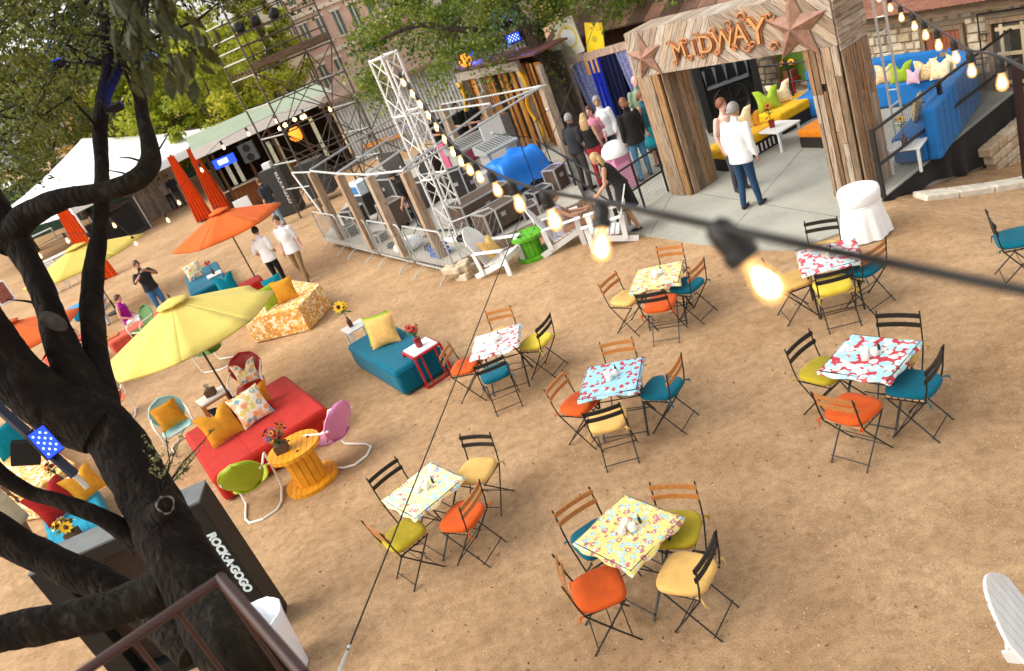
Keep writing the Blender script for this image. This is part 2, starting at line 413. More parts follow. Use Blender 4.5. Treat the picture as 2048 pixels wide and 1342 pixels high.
def make_chair():
    t = thing('bistro_chair', 'x', 'chair', group='folding bistro chairs on the sand')
    hw = .205
    for s in (-1, 1):
        pts = [(s * hw, -.245, .845), (s * hw, -.225, .74), (s * hw, -.205, .60), (s * hw, -.175, .47), (s * hw, .0, .235), (s * hw, .185, 0)]
        mb = MB()
        for a, b in zip(pts[:-1], pts[1:]): mb.bar(a, b, .009, .022, up=(1, 0, 0)) if 0 else mb.tube([a, b], .0085, 6)
        mb.build('upright_leg', BLK, t)
        x = s * (hw - .022)
        mb = MB(); mb.tube([(x, .185, .455), (x, -.02, .235), (x, -.235, 0)], .0085, 6); mb.build('leg', BLK, t)
    for nm, y, z in (('stretcher', .125, .075), ('stretcher', -.185, .055), ('stretcher', -.215, .69)):
        if z > .5: continue
        mb = MB(); mb.tube([(-hw, y, z), (hw, y, z)], .006, 6); mb.build(nm, BLK, t)
    mb = MB(); mb.tube([(-hw, 0, .235), (hw, 0, .235)], .005, 6); mb.build('hinge_rod', BLK, t)
    for s in (-1, 1): MB().bar((s * (hw - .022), -.18, .452), (s * (hw - .022), .195, .456), .012, .02).build('seat_rail', BLK, t)
    for i in range(6):
        y = -.15 + i * .062
        MB().box((0, y, .470), (.38, .045, .013)).build('seat_slat', SLATSEAT, t)
    for z, y in ((.795, -.222), (.70, -.206)):
        mb = MB(); n = 6
        for i in range(n):
            x0 = -.215 + .43 * i / n; x1 = x0 + .43 / n
            b = lambda x: y - .022 * (1 - (x / .215) ** 2)
            a = Vector((x0, b(x0), z)); c = Vector((x1, b(x1), z))
            mb.add([a + Vector((0, dy, dz)) for dz in (-.024, .024) for dy in (-.007, .007)] + [c + Vector((0, dy, dz)) for dz in (-.024, .024) for dy in (-.007, .007)],
                   [(0, 4, 6, 2), (1, 3, 7, 5), (0, 1, 5, 4), (2, 6, 7, 3)] + ([(0, 2, 3, 1)] if i == 0 else []) + ([(4, 5, 7, 6)] if i == n - 1 else []))
        mb.build('back_slat', SLAT_BLK, t)
    c = cushion_mb().build('cushion', CUSH['teal'], t, smooth=2); c.location = (0, .005, .4775)
    for s in (-1, 1):
        mb = MB(); p = Vector((s * .195, -.175, .495))
        for k in range(3):
            q = p + Vector((s * random.uniform(.0, .05), random.uniform(-.07, -.02), random.uniform(-.12, -.02)))
            mb.tube([p, (p + q) / 2 + Vector((s * .02, -.015, .015)), q], [.006, .005, .003], 5)
        tie = mb.build('tie', CUSH['teal'], c); tie.location = (0, -.005, -.4775)
    return t
chair0 = make_chair(); chair_used = [False]
def put_chair(seat, back, cush, slat, label, yaw=None):
    ps = G(seat[0], seat[1], .50); pb = G(back[0], back[1], .80)
    if yaw is None: yaw = yaw_of(V2(ps) - V2(pb))
    m = dict(cushion=CUSH[cush], tie=CUSH[cush], back_slat=SLAT_WOOD if slat == 'w' else SLAT_BLK)
    loc = Vector((ps.x, ps.y, zg(ps.x, ps.y)))
    if not chair_used[0]:
        chair_used[0] = True; o = chair0; o.location = loc; o.rotation_euler = (0, 0, yaw); o['label'] = label
        for ch in list(o.children) + [g for c in o.children for g in c.children]:
            nm = ch.name.split('.')[0]
            if nm in m: ch.material_slots[0].link = 'OBJECT'; ch.material_slots[0].material = m[nm]
        return o
    o = dup(chair0, loc, yaw, label, mats=m)
    for ch in o.children:
        if ch.name.startswith('cushion'):
            ch.location = Vector(ch.location) + Vector((random.uniform(-.012, .012), random.uniform(-.015, .015), 0)); ch.rotation_euler = (random.uniform(-.01, .01), random.uniform(-.01, .01), random.uniform(-.09, .09)); ch.scale = (random.uniform(.96, 1.04), random.uniform(.96, 1.04), random.uniform(.86, 1.06))
    return o

CLOTH = dict(
    yellow=printed('yellow_oilcloth', (.80, .66, .20), [(.32, .58, .66), (.52, .16, .18), (.80, .76, .58), (.42, .14, .18), (.36, .60, .68)], 17, .46, ring=(.84, .74, .34)),
    pale=printed('pale_yellow_oilcloth', (.86, .76, .34), [(.20, .52, .68), (.55, .16, .22), (.85, .82, .7), (.35, .55, .72)], 16, .46, ring=(.9, .82, .5)),
    red=printed('red_oilcloth', (.52, .03, .05), [(.40, .74, .72), (.78, .80, .78), (.36, .62, .74), (.62, .82, .76)], 13, .60, ring=(.45, .68, .78)),
    blue=printed('light_blue_oilcloth', (.30, .60, .74), [(.45, .02, .03), (.62, .78, .84), (.50, .06, .03), (.34, .62, .76), (.40, .02, .05)], 16, .44, ring=(.62, .12, .05)),
    mint=printed('mint_oilcloth', (.70, .80, .76), [(.62, .02, .04), (.45, .72, .66), (.80, .84, .82), (.66, .03, .05), (.40, .55, .70)], 15, .50, ring=(.75, .8, .78)),
    rosy=printed('rosy_oilcloth', (.60, .06, .09), [(.76, .80, .78), (.45, .70, .74), (.80, .82, .8)], 14, .58, ring=(.55, .72, .76)))
def make_table():
    t = thing('bistro_table', 'x', 'table', group='square folding bistro tables')
    MB().box((0, 0, .697), (.69, .69, .018)).build('tabletop', BLK, t)
    for s in (-1, 1):
        x = s * .29
        for e in (-1, 1):
            mb = MB(); mb.bar((x - (e > 0) * s * .025, e * .30, .688), (x - (e > 0) * s * .025, -e * .27, 0.0), .009, .024, up=(1, 0, 0)); mb.build('leg', BLK, t)
    for y, z in ((.245, .06), (-.245, .06), (.10, .46), (-.10, .46)):
        mb = MB(); mb.tube([(-.28, y, z), (.28, y, z)], .007, 6); mb.build('stretcher', BLK, t)
    return t
def cloth_mb(seed, a=.355, drop=.055):
    r = random.Random(seed); n = 23; ex = a + .032; P = []
    ph = [r.uniform(0, 6.28) for _ in range(4)]
    for i in range(n):
        row = []
        for j in range(n):
            u = -1 + 2 * i / (n - 1); v = -1 + 2 * j / (n - 1)
            U = math.copysign(abs(u) ** .8, u); Vv = math.copysign(abs(v) ** .8, v)
            x = U * ex; y = Vv * ex; z = 0.0; m = max(abs(x), abs(y))
            if m > a - .012:
                z = -drop * min(1, (m - (a - .012)) / .055) * (1 + .22 * math.sin(8 * (x + y) + ph[0]) + .15 * math.sin(17 * (x - y) + ph[1]))
                k = (a + .008 + .010 * math.sin(21 * (x + y) + ph[3])) / m * 1.0 if m > a + .006 else 1
                x *= k; y *= k
            row.append((x, y, .7105 + z + .0015 * math.sin(9 * x + ph[2])))
        P.append(row)
    mb = MB(); mb.grid(P); return mb
tab0 = make_table()
TABLES = {}
def put_table(k, corners, cloth, label, clabel, yaw=None):
    c, a, L, Wd = rect_px(corners, .712)
    if yaw is not None: a = yaw
    loc = Vector((c.x, c.y, zg(c.x, c.y))); TABLES[k] = (loc, a)
    if not put_table.n: o = tab0; o.location = loc; o.rotation_euler = (0, 0, a); o['label'] = label
    else: o = dup(tab0, loc, a, label)
    put_table.n += 1
    cl = cloth_mb(put_table.n).build('tablecloth', CLOTH[cloth], smooth=2); cl.location = loc; cl.rotation_euler = (0, 0, a)
    tag(cl, clabel, 'tablecloth', 'printed oilcloths on the bistro tables')
put_table.n = 0
put_table('A', [(1255, 985), (1366, 1032), (1256, 1138), (1145, 1091)], 'yellow', 'nearest folding table, under bright yellow flowered cloth', 'bright yellow flowered oilcloth on the nearest bistro table')
put_table('B', [(1702, 665), (1836, 683), (1776, 763), (1642, 739)], 'red', 'folding table under red cloth with turquoise flowers at right', 'red oilcloth with big turquoise flowers on the right table')
put_table('C', [(1171, 732), (1285, 712), (1280, 779), (1155, 798)], 'blue', 'folding table under light blue cloth with red cherries', 'light blue oilcloth with small red cherries')
put_table('D', [(1269, 541), (1366, 523), (1360, 560), (1262, 580)], 'yellow', 'folding table under yellow cloth, just left of hanging bulb', 'yellow flowered oilcloth on the far table beside the white chairs')
put_table('E', [(948, 675), (1039, 646), (1039, 690), (939, 717)], 'mint', 'folding table under pale mint cloth crossed by thin wire', 'pale mint oilcloth with red sprigs on table near red cube')
put_table('F', [(862, 920), (933, 951), (827, 1042), (759, 1000)], 'pale', 'folding table under pale yellow cloth, leftmost near yellow spool', 'pale yellow oilcloth with faint flowers on the leftmost table')
put_table('G', [(1600, 503), (1708, 474), (1718, 518), (1604, 547)], 'rosy', 'folding table under red and white cloth beside white covered seat', 'red and white oilcloth on the table by the arch')
for seat, back, cu, sl, lb in [
    ((1192, 1078), (1133, 995), 'teal', 'w', 'teal cushioned chair tucked behind nearest yellow table, left'),
    ((1352, 1062), (1352, 953), 'olive', 'w', 'mustard cushioned wooden-backed chair behind nearest yellow table'),
    ((1195, 1178), (1108, 1152), 'orange', 'w', 'orange cushioned chair in front of nearest yellow table'),
    ((1378, 1150), (1427, 1108), 'cream', 'b', 'cream cushioned black-backed chair at nearest yellow table'),
    ((1648, 742), (1585, 683), 'olive', 'b', 'mustard cushioned black chair left of red turquoise table'),
    ((1792, 706), (1800, 622), 'cream', 'b', 'black-backed chair hidden behind red turquoise table'),
    ((1826, 770), (1876, 722), 'teal', 'b', 'teal cushioned chair right of red turquoise table'),
    ((1705, 823), (1662, 802), 'orange', 'w', 'orange cushioned wooden-backed chair before red turquoise table'),
    ((1158, 808), (1099, 764), 'orange', 'w', 'orange cushioned chair left of light blue cherry table'),
    ((1240, 748), (1235, 679), 'cream', 'w', 'wooden-backed chair behind light blue cherry table'),
    ((1325, 777), (1358, 733), 'teal', 'w', 'teal cushioned chair right of light blue cherry table'),
    ((1217, 842), (1203, 824), 'cream', 'b', 'cream cushioned black-backed chair before light blue cherry table'),
    ((1254, 597), (1212, 560), 'cream', 'w', 'cream cushioned chair left of far yellow table'),
    ((1338, 547), (1335, 500), 'orange', 'w', 'wooden-backed chair behind far yellow table'),
    ((1375, 572), (1397, 534), 'teal', 'w', 'teal cushioned chair right of far yellow table'),
    ((1320, 610), (1300, 588), 'orange', 'b', 'orange cushioned black-backed chair before far yellow table'),
    ((933, 732), (886, 703), 'orange', 'w', 'orange cushioned chair between red cube and mint table'),
    ((1003, 672), (997, 622), 'cream', 'w', 'wooden-backed chair behind pale mint table'),
    ((1074, 684), (1100, 645), 'yellow', 'b', 'yellow cushioned chair right of pale mint table'),
    ((990, 748), (978, 728), 'teal', 'b', 'teal cushioned black-backed chair before pale mint table'),
    ((808, 992), (760, 938), 'olive', 'b', 'black-backed chair behind leftmost pale yellow table'),
    ((953, 942), (958, 863), 'cream', 'b', 'cream cushioned black-backed chair right of leftmost table'),
    ((926, 1035), (948, 993), 'orange', 'w', 'orange cushioned wooden-backed chair at leftmost table'),
    ((806, 1073), (737, 1066), 'olive', 'w', 'mustard cushioned chair in front of leftmost table'),
    ((1646, 500), (1641, 446), 'cream', 'b', 'black-backed chair behind red and white table by arch'),
    ((1584, 562), (1546, 530), 'cream', 'w', 'cream cushioned chair half hidden behind largest light bulb'),
    ((1668, 573), (1666, 544), 'yellow', 'b', 'yellow cushioned chair before red and white table'),
    ((1724, 537), (1757, 500), 'teal', 'w', 'teal cushioned chair right of red and white table'),
    ((2034, 477), (1990, 437), 'teal', 'b', 'teal cushioned chair alone at the right edge')]:
    put_chair(seat, back, cu, sl, lb)
# candles and a little bottle in the middle of each table
WAX = M('milk_glass', (.86, .82, .74), .25, .05); FLAME = emit('candle_glow', (1, .72, .38), 2.2)
def votive():
    t = thing('votive_candle', 'x', 'candle', group='white votive candles on bistro tables')
    MB().lathe([(.018, 0), (.034, .004), (.040, .03), (.036, .055), (.030, .066), (.027, .060), (.030, .05), (.02, .045)], 14).build('holder', WAX, t, smooth=True)
    MB().lathe([(.004, .045), (.007, .055), (.004, .07), (.0015, .078)], 8).build('flame', FLAME, t, smooth=True); return t
v0 = votive(); nv = 0
names = dict(A='nearest yellow table', B='red turquoise table', C='light blue cherry table', D='far yellow table', E='pale mint table', F='leftmost pale yellow table', G='red and white table')
GLS = M('dark_bottle', (.03, .045, .02), .15, .1)
for k, (loc, a) in TABLES.items():
    for i in range(3):
        an = a + i * 2.1 + .4; off = Vector((math.cos(an) * .055, math.sin(an) * .055, .7125))
        lb = ('nearest', 'farther', 'third')[i] + ' white votive candle on the ' + names[k]
        if nv == 0: v0.location = loc + off; v0['label'] = lb
        else: dup(v0, loc + off, an, lb)
        nv += 1
    b = MB().lathe([(.014, 0), (.015, .05), (.006, .065), (.006, .085), (.007, .088)], 10).build('bottle', GLS, smooth=True)
    b.location = loc + Vector((math.cos(a + 1.2) * .13, math.sin(a + 1.2) * .13, .7125))
    tag(b, 'small dark bottle beside the candles on the ' + names[k], 'bottle', 'small bottles on bistro tables')
# ================================================================== MIDWAY ARCH
BARN = weathered('barn_board', [(.20, .14, .09), (.36, .28, .20), (.30, .155, .06), (.42, .36, .29), (.18, .105, .05), (.38, .31, .24), (.33, .18, .075), (.26, .20, .15)])
PALEBARN = weathered('pale_barn_board', [(.38, .30, .225), (.46, .395, .33), (.27, .20, .14), (.48, .43, .37), (.34, .255, .18), (.44, .35, .26), (.25, .205, .17)])
DARKWOOD = M('dark_core_wood', (.045, .03, .02), .9)
AO = V2(G(1345, 392)) + Vector((0, 0, .036)); AR = V2(G(1735, 396)) + Vector((0, 0, .036))
AU = (AR - AO); AW = AU.length; AU.normalize(); AY = Vector((-AU.y, AU.x, 0))       # AY points away from camera
arch = thing('entrance_arch', 'reclaimed wood arch with two stars and MIDWAY letters', 'arch', AO, math.atan2(AU.y, AU.x))
PW, PD, OH, TH = .58, .74, 2.40, 3.20      # post width, depth, opening, total height
def aplane(px, py):
    """photo point on the arch's front face -> arch local x, z"""
    d = ray(px, py); n = -AY; t = (AO - CAM).dot(n) / d.dot(n); p = CAM + d * t - AO
    return p.dot(AU), p.z
for x0 in (0, AW - PW):
    MB().box((x0 + PW / 2, PD / 2, OH / 2), (PW - .06, PD - .06, OH - .004)).build('post_core', DARKWOOD, arch)
MB().box((AW / 2, PD / 2, (OH + TH) / 2), (AW - .05, PD - .06, TH - OH - .02)).build('header_core', DARKWOOD, arch)
def clad(p0, udir, length, z0, z1, nrm, mat, wlo, whi, tiers, name='plank', bulge=.02):
    """vertical boards of random width side by side from p0 along udir"""
    x = 0.0; p0 = Vector(p0); udir = Vector(udir); nrm = Vector(nrm)
    while x < length - .02:
        w = min(random.uniform(wlo, whi), length - x)
        if length - x - w < wlo * .6: w = length - x
        zs = [z0]
        for _ in range(random.choice(tiers)): zs.append(random.uniform(z0 + .25 * (z1 - z0), z1 - .15 * (z1 - z0)))
        zs = sorted(zs) + [z1]
        for a, b in zip(zs[:-1], zs[1:]):
            if b - a < .12: continue
            th = .022 + random.uniform(0, bulge)
            c = p0 + udir * (x + w / 2) + nrm * (th / 2 - .008)
            plank(name, c + Vector((0, 0, a + .002)), c + Vector((0, 0, b - .003)), w - .013, th, nrm, mat, arch, bevel=.005)
        x += w
X = Vector((1, 0, 0)); Y = Vector((0, 1, 0)); Z = Vector((0, 0, 1))
# left post: heavy rough boards; right post: narrower two-tier boards
clad((.01, .0, 0), X, PW - .02, 0, OH, -Y, BARN, .15, .21, [0], bulge=.045)
clad((PW, .02, 0), Y, PD - .04, 0, OH, X, BARN, .12, .18, [0], bulge=.035)
clad((0, .02, 0), Y, PD - .04, 0, OH, -X, BARN, .12, .2, [0, 1])
xr = AW - PW
clad((xr + .01, 0, 0), X, PW - .02, 0, OH, -Y, BARN, .07, .12, [1, 1, 2])
clad((xr, .02, 0), Y, PD - .04, 0, OH, -X, BARN, .09, .15, [0, 1])
clad((AW, .02, 0), Y, PD - .04, 0, OH - .1, X, BARN, .07, .12, [0, 1, 1])
# header front: boards in a chevron, cut to the header outline
def clip(poly, f):
    out = []
    for i in range(len(poly)):
        a = poly[i]; b = poly[(i + 1) % len(poly)]; fa = f(a); fb = f(b)
        if fa >= 0: out.append(a)
        if fa * fb < 0:
            k = fa / (fa - fb); out.append((a[0] + (b[0] - a[0]) * k, a[1] + (b[1] - a[1]) * k))
    return out
def chevron(x0, x1, ang, w):
    dx, dz = math.cos(ang), math.sin(ang); nx, nz = -dz, dx; c0 = ((x0 + x1) / 2, (OH + TH) / 2); k = -20
    off = -3.0
    while off < 3.0:
        ww = w * random.uniform(.75, 1.3)
        c = (c0[0] + nx * (off + ww / 2), c0[1] + nz * (off + ww / 2)); h = ww / 2 - .0045
        poly = [(c[0] + dx * a * 4 + nx * b * h, c[1] + dz * a * 4 + nz * b * h) for a, b in ((-1, -1), (1, -1), (1, 1), (-1, 1))]
        for f in (lambda p: p[0] - x0, lambda p: x1 - p[0], lambda p: p[1] - OH, lambda p: TH - p[1]): poly = clip(poly, f) if poly else poly
        off += ww
        if len(poly) < 3: continue
        cc = (sum(p[0] for p in poly) / len(poly), sum(p[1] for p in poly) / len(poly)); th = random.uniform(.018, .03)
        loc = [((p[0] - cc[0]) * nx + (p[1] - cc[1]) * nz, (p[0] - cc[0]) * dx + (p[1] - cc[1]) * dz) for p in poly]
        n = len(loc); V = [(a, -th, b) for a, b in loc] + [(a, 0, b) for a, b in loc]
        F = [tuple(range(n)), tuple(range(n, 2 * n))[::-1]] + [((i + 1) % n, i, n + i, n + (i + 1) % n) for i in range(n)]
        o = MB().add(V, F).build('header_plank', PALEBARN, arch)
        o.matrix_basis = Matrix(((nx, 0, dx, cc[0]), (0, 1, 0, .006), (nz, 0, dz, cc[1]), (0, 0, 0, 1)))
mx, _ = aplane(1428, 80)
chevron(0, mx, R(56), .13); chevron(mx, AW, R(-42), .15)
# header right end: level boards, with a few short offcuts
z = OH - .1
while z < TH - .01:
    h = min(random.uniform(.075, .12), TH - z); y = 0.01
    while y < PD - .02:
        L = min(random.choice((.12, .3, .5, .74)), PD - .02 - y); th = random.uniform(.02, .04)
        plank('header_plank', (AW + th / 2, y, z + h / 2), (AW + th / 2, y + L - .004, z + h / 2), h - .006, th, X, PALEBARN, arch); y += L
    z += h
for x0 in np.arange(0.07, AW, .14): plank('top_plank', (x0, .0, TH + .004), (x0, PD, TH + .004), .13, .02, Z, PALEBARN, arch)
for x0 in np.arange(PW + .07, AW - PW, .15): plank('soffit_plank', (x0, .02, OH - .002), (x0, PD - .02, OH - .002), .14, .02, -Z, BARN, arch)
# barn stars
COPPER = M('copper_star_paint', (.24, .125, .082), .6, .3, 9, bump=.1)
def star(px, py, rad, rot, label):
    x, zz = aplane(px, py); mb = MB(); V = [(0, -.12 * rad / .5, 0)]
    for i in range(10):
        a = math.pi / 2 + rot + i * math.pi / 5; r = rad if i % 2 == 0 else rad * .40; V.append((r * math.cos(a), 0, r * math.sin(a)))
    mb.add(V + [(0, .01, 0)], [(0, 1 + i, 1 + (i + 1) % 10) for i in range(10)] + [(11, 1 + (i + 1) % 10, 1 + i) for i in range(10)])
    o = mb.build('barn_star', COPPER, arch); o.location = (x, -.042, zz); o['label'] = label
star(1293, 112, .46, R(3), 'smaller copper star over the left post')
star(1594, 52, .58, R(-2), 'larger copper star over the right post')
# lettering: orange cut-out plates with raised cream letters and small bulbs
ORNG = M('letter_plate_orange', (.42, .165, .06), .5, .2, 12); CREAM = M('letter_cream', (.50, .25, .09), .5, .2, 12)
LINE = M('letter_outline', (.16, .055, .02), .6)
for ch, px, py, sz, rot in (('M', 1363, 100, .42, -4), ('I', 1393, 95, .36, -2), ('D', 1417, 87, .42, 3), ('W', 1452, 78, .42, 2), ('A', 1485, 67, .46, 4), ('Y', 1520, 62, .60, 6)):
    x, zz = aplane(px, py); g = None
    for nm, off, ext, yy, mt in (('letter_back', .024, .012, -.040, ORNG), ('letter_outline', .012, .008, -.056, LINE), ('letter_face', -.002, .010, -.068, CREAM)):
        o = text_mb(ch, sz, ext, off, mt, nm, g or arch)
        if g is None:
            o.matrix_basis = Matrix.Translation((x, yy, zz)) @ Matrix.Rotation(R(rot), 4, 'Y') @ Matrix.Rotation(R(90), 4, 'X'); g = o; g0 = yy
        else: o.location = (0, 0, -(yy - g0))
    for sx_, sz_, tw in ((-.42, .40, 1), (.42, -.40, 1), (-.40, -.36, -1), (.40, .38, -1)):      # scrolled ends of the letter
        cp_ = [(sx_ * sz + tw * math.copysign(1, sx_) * .0 + math.cos(q_ * .9 + (0 if sx_ > 0 else math.pi)) * (.075 - .009 * q_) * sz / .45, math.sin(q_ * .9 * tw) * (.075 - .009 * q_) * sz / .45 + sz_ * sz, .012) for q_ in range(8)]
        MB().tube(cp_, [.016 * sz / .45] * 7 + [.022 * sz / .45], 6).build('letter_scroll', ORNG, g, smooth=2)

# ================================================================== STONE BUILDING BEHIND
WA = Vector((7.45, 18.95, 0)); WB = Vector((10.75, 11.3, 0)); WU = (WB - WA); WL = WU.length; WU.normalize(); WN = Vector((WU.y, -WU.x, 0))
if WN.dot(-WA) < 0: WN = -WN
def wplane(px, py):
    d = ray(px, py); t = (WA - CAM).dot(WN) / d.dot(WN); p = CAM + d * t - WA; return p.dot(WU), p.z
EH = (wplane(1731, 47)[1] + wplane(2046, 4)[1]) / 2
bld = thing('stone_building', 'rough limestone building with rusty tin roof behind blue sofa', 'building', WA, math.atan2(WU.y, WU.x))
MORT = M('mortar', (.27, .21, .14), .95, .2, 5, bump=.5, bscale=40)
sgn = 1 if Vector((-WU.y, WU.x, 0)).dot(WN) > 0 else -1        # local Y that faces the yard
MB().box((WL / 2 - .5, -sgn * .25, EH / 2 - .3), (WL + 1.2, .5, EH + .6)).build('wall', MORT, bld)
def stone_mat():
    t = NT('limestone_block'); oi = t.n('ObjectInfo'); co = t.co()
    base = t.ramp(oi.outputs['Random'], [(0, (.56, .45, .31)), (.3, (.62, .52, .38)), (.6, (.44, .33, .20)), (.8, (.66, .57, .44)), (1, (.38, .29, .19))])
    n = t.noise(co, 9, 6, .7); f = t.ramp(n.outputs['Fac'], [(.3, (.68, .64, .58)), (.6, (1.08, 1.07, 1.05))])
    t.l(t.mix(1, base, f, 'MULTIPLY'), t.b.inputs['Base Color']); t.b.inputs['Roughness'].default_value = .95
    t.bump(n.outputs['Fac'], .8, .02); MATS['stone'] = t.m; return t.m
STONE = stone_mat()
ox0, oz0 = wplane(1853, 110); ox1, oz1 = wplane(1925, 50)        # shuttered window
dx0, dz0 = wplane(1992, 150); dx1, dz1 = wplane(2060, 30)        # door
gx0, gz0 = wplane(1566, 168); gx1, gz1 = wplane(1612, 100)       # green window
holes = [(ox0 - .05, ox1 + .05, oz0 - .05, oz1 + .05), (dx0 - .06, dx0 + 1.16, 0, dz1 + .05), (gx0 - .06, gx0 + .85, gz0 - .06, EH)]
zt_ = EH - .01; row = 0; nst = 0; hx0 = wplane(1622, 120)[0]; hx1 = wplane(1732, 60)[0]; hx2 = wplane(1488, 150)[0]; hx3 = wplane(2075, 60)[0]
while zt_ > .15:
    h = random.uniform(.11, .18); zz = zt_ - h; zt_ -= h; x = -.1 - random.uniform(0, .2)
    while x < WL + .3:
        L = random.uniform(.16, .42); skip = False
        for a, b, c, d in holes:
            if c < zz + h - .03 and zz + .03 < d and a < x + L and x < b:
                if a - x > .09: L = a - x
                else: skip = True; L = b - x; break
        if skip: x += max(L, .05); continue
        if not (x + L < hx2 or hx0 < x < hx1 - .4 or x > hx3) and not (x > hx1 and zz + h < .45) and nst < 300:
            j = lambda s: random.uniform(-s, s); d = random.uniform(.025, .06); g = .014
            V = [(x + g + j(.01), 0, zz + g + j(.008)), (x + L - g + j(.01), 0, zz + g + j(.008)), (x + L - g + j(.01), 0, zz + h - g + j(.008)), (x + g + j(.01), 0, zz + h - g + j(.008))]
            c = Vector((x + L / 2, 0, zz + h / 2)); W4 = [Vector(v) * .82 + c * .18 for v in V]
            P = [Vector(v) - c for v in V] + [Vector((w.x, sgn * d, w.z)) - c for w in W4]
            o = MB().add(P, [(0, 1, 5, 4), (1, 2, 6, 5), (2, 3, 7, 6), (3, 0, 4, 7), (4, 5, 6, 7)][:: 1] if sgn < 0 else [(1, 0, 4, 5), (2, 1, 5, 6), (3, 2, 6, 7), (0, 3, 7, 4), (7, 6, 5, 4)]).build('stone', STONE, bld)
            o.location = c; nst += 1
        x += L
# eave beam, rafters and rusty roof
BEAM = weathered('eave_beam_wood', [(.22, .15, .09), (.30, .22, .15)])
plank('eave_beam', (-.6, sgn * .12, EH + .10), (WL + .6, sgn * .12, EH + .10), .2, .24, (0, sgn, 0), BEAM, bld)
TIN = NT('rusty_tin'); _n = TIN.noise(TIN.co((1.2, 5, 5)), 2.2, 6, .7)
TIN.l(TIN.ramp(_n.outputs['Fac'], [(.35, (.12, .045, .025)), (.55, (.20, .075, .04)), (.68, (.30, .16, .10)), (.78, (.48, .42, .36))]), TIN.b.inputs['Base Color']); TIN.b.inputs['Roughness'].default_value = .7; TIN = TIN.m
k = 0; x = -.8
while x < WL + .8:
    w = .62; mb = MB(); n = 12; P = []
    for i in range(2):
        P.append([(x + w * q / n, sgn * (.42 - i * 3.2), EH + .20 + i * 1.35 + .012 * (q % 2)) for q in range(n + 1)])
    mb.grid(P); mb.build('roof_sheet', TIN, bld, solid=.006); x += w - .03
# shutter window, green window, door with frame
SHUT = weathered('red_shutter_wood', [(.32, .10, .05), (.22, .08, .045)])
fx = sgn * .03
def frame(nm, x0, x1, z0, z1, mat, depth=.10, wdt=.08, par=None):
    w = thing_part = MB().box(((x0 + x1) / 2, sgn * (-.04), (z0 + z1) / 2), (x1 - x0, .1, z1 - z0)).build(nm, DARKWOOD, bld)
    for a, b in (((x0, z0), (x1, z0)), ((x0, z1), (x1, z1))): MB().box(((a[0] + b[0]) / 2, sgn * .03, a[1]), (x1 - x0 + wdt, depth, wdt)).build('frame_rail', mat, w)
    for xx in (x0, x1): MB().box((xx, sgn * .028, (z0 + z1) / 2), (wdt, depth - .01, z1 - z0 - wdt)).build('frame_stile', mat, w)
    return w
w = frame('shuttered_window', ox0, ox1, oz0, oz1, BEAM)
nsh = 5
for i in range(nsh):
    xx = ox0 + .06 + (ox1 - ox0 - .12) * (i + .5) / nsh
    plank('shutter_board', (xx, sgn * .035, oz0 + .05), (xx, sgn * .035, oz1 - .05), (ox1 - ox0 - .12) / nsh - .006, .03, (0, sgn, 0), SHUT, w)
FRM = M('cream_window_frame', (.50, .40, .25), .6); GLASS = M('dim_window_glass', (.05, .045, .03), .08, .3, 2, spec=.7)
w = frame('doorway', dx0, dx0 + 1.1, .04, dz1, BEAM)
MB().box((dx0 + .55, sgn * .02, dz1 / 2), (.9, .03, dz1 - .15)).build('door_glass', GLASS, w)
for q in (.2, .55, .88): MB().box((dx0 + q, sgn * .045, dz1 / 2), (.06, .03, dz1 - .14)).build('door_stile', FRM, w)
for q in (.08, .55, .95): MB().box((dx0 + .55, sgn * .048, .1 + (dz1 - .2) * q), (.9, .028, .06)).build('door_rail', FRM, w)
w = frame('window', gx0, gx0 + .8, gz0, EH - .08, BEAM)
MB().box((gx0 + .4, sgn * .015, (gz0 + EH) / 2 - .04), (.72, .02, EH - gz0 - .2)).build('green_lit_pane', emit('green_stage_light', (.05, .10, .008), .10), w)
# security grille round the doorway
mb = MB()
for a, b in (((dx0 - .15, .1), (dx0 - .15, dz1 + .16)), ((dx0 - .15, dz1 + .16), (dx0 + 1.2, dz1 + .16)), ((dx0 - .15, 1.1), (dx0 - .02, 1.1))):
    mb.tube([(a[0], sgn * .1, a[1]), (b[0], sgn * .1, b[1])], .014, 6)
mb.build('iron_grille', BLK, bld)

# ================================================================== LOUNGE ON THE CONCRETE
F0 = .037
def roundbox(mb, c, s, rz=0): return mb.box(c, s, rz)
BLUE = fabric('blue_sofa_cloth', (.018, .155, .44), var=.08)
def pillow_mesh(chop=.0, seed=0):
    r = random.Random(seed); n = 12; mb = MB(); top = []; bot = []
    for sgn_, L in ((1, top), (-1, bot)):
        for i in range(n + 1):
            row = []
            for j in range(n + 1):
                u = -1 + 2 * i / n; v = -1 + 2 * j / n
                e = (1 - abs(u) ** 2.6) * (1 - abs(v) ** 2.6); ear = 1 - .10 * (1 - (u * v) ** 2) * max(abs(u), abs(v)) ** 3
                x = u * .5 * ear; z = v * .5 * ear
                if chop: z -= chop * math.exp(-(u / .32) ** 2) * sm(-.2, 1, v); x *= 1 + .08 * sm(0, 1, v) * chop * 4
                y = sgn_ * (.15 * e ** .6 + .0) + .012 * math.sin(5 * u + r.uniform(0, 6)) * e * .5
                row.append((x, y, z + .5))
            L.append(row)
    mb.grid(top); mb.grid([row[::-1] for row in bot]); return mb.mesh('pillow')
PM = {0: pillow_mesh(0, 1), 1: pillow_mesh(.20, 2), 2: pillow_mesh(.32, 3)}
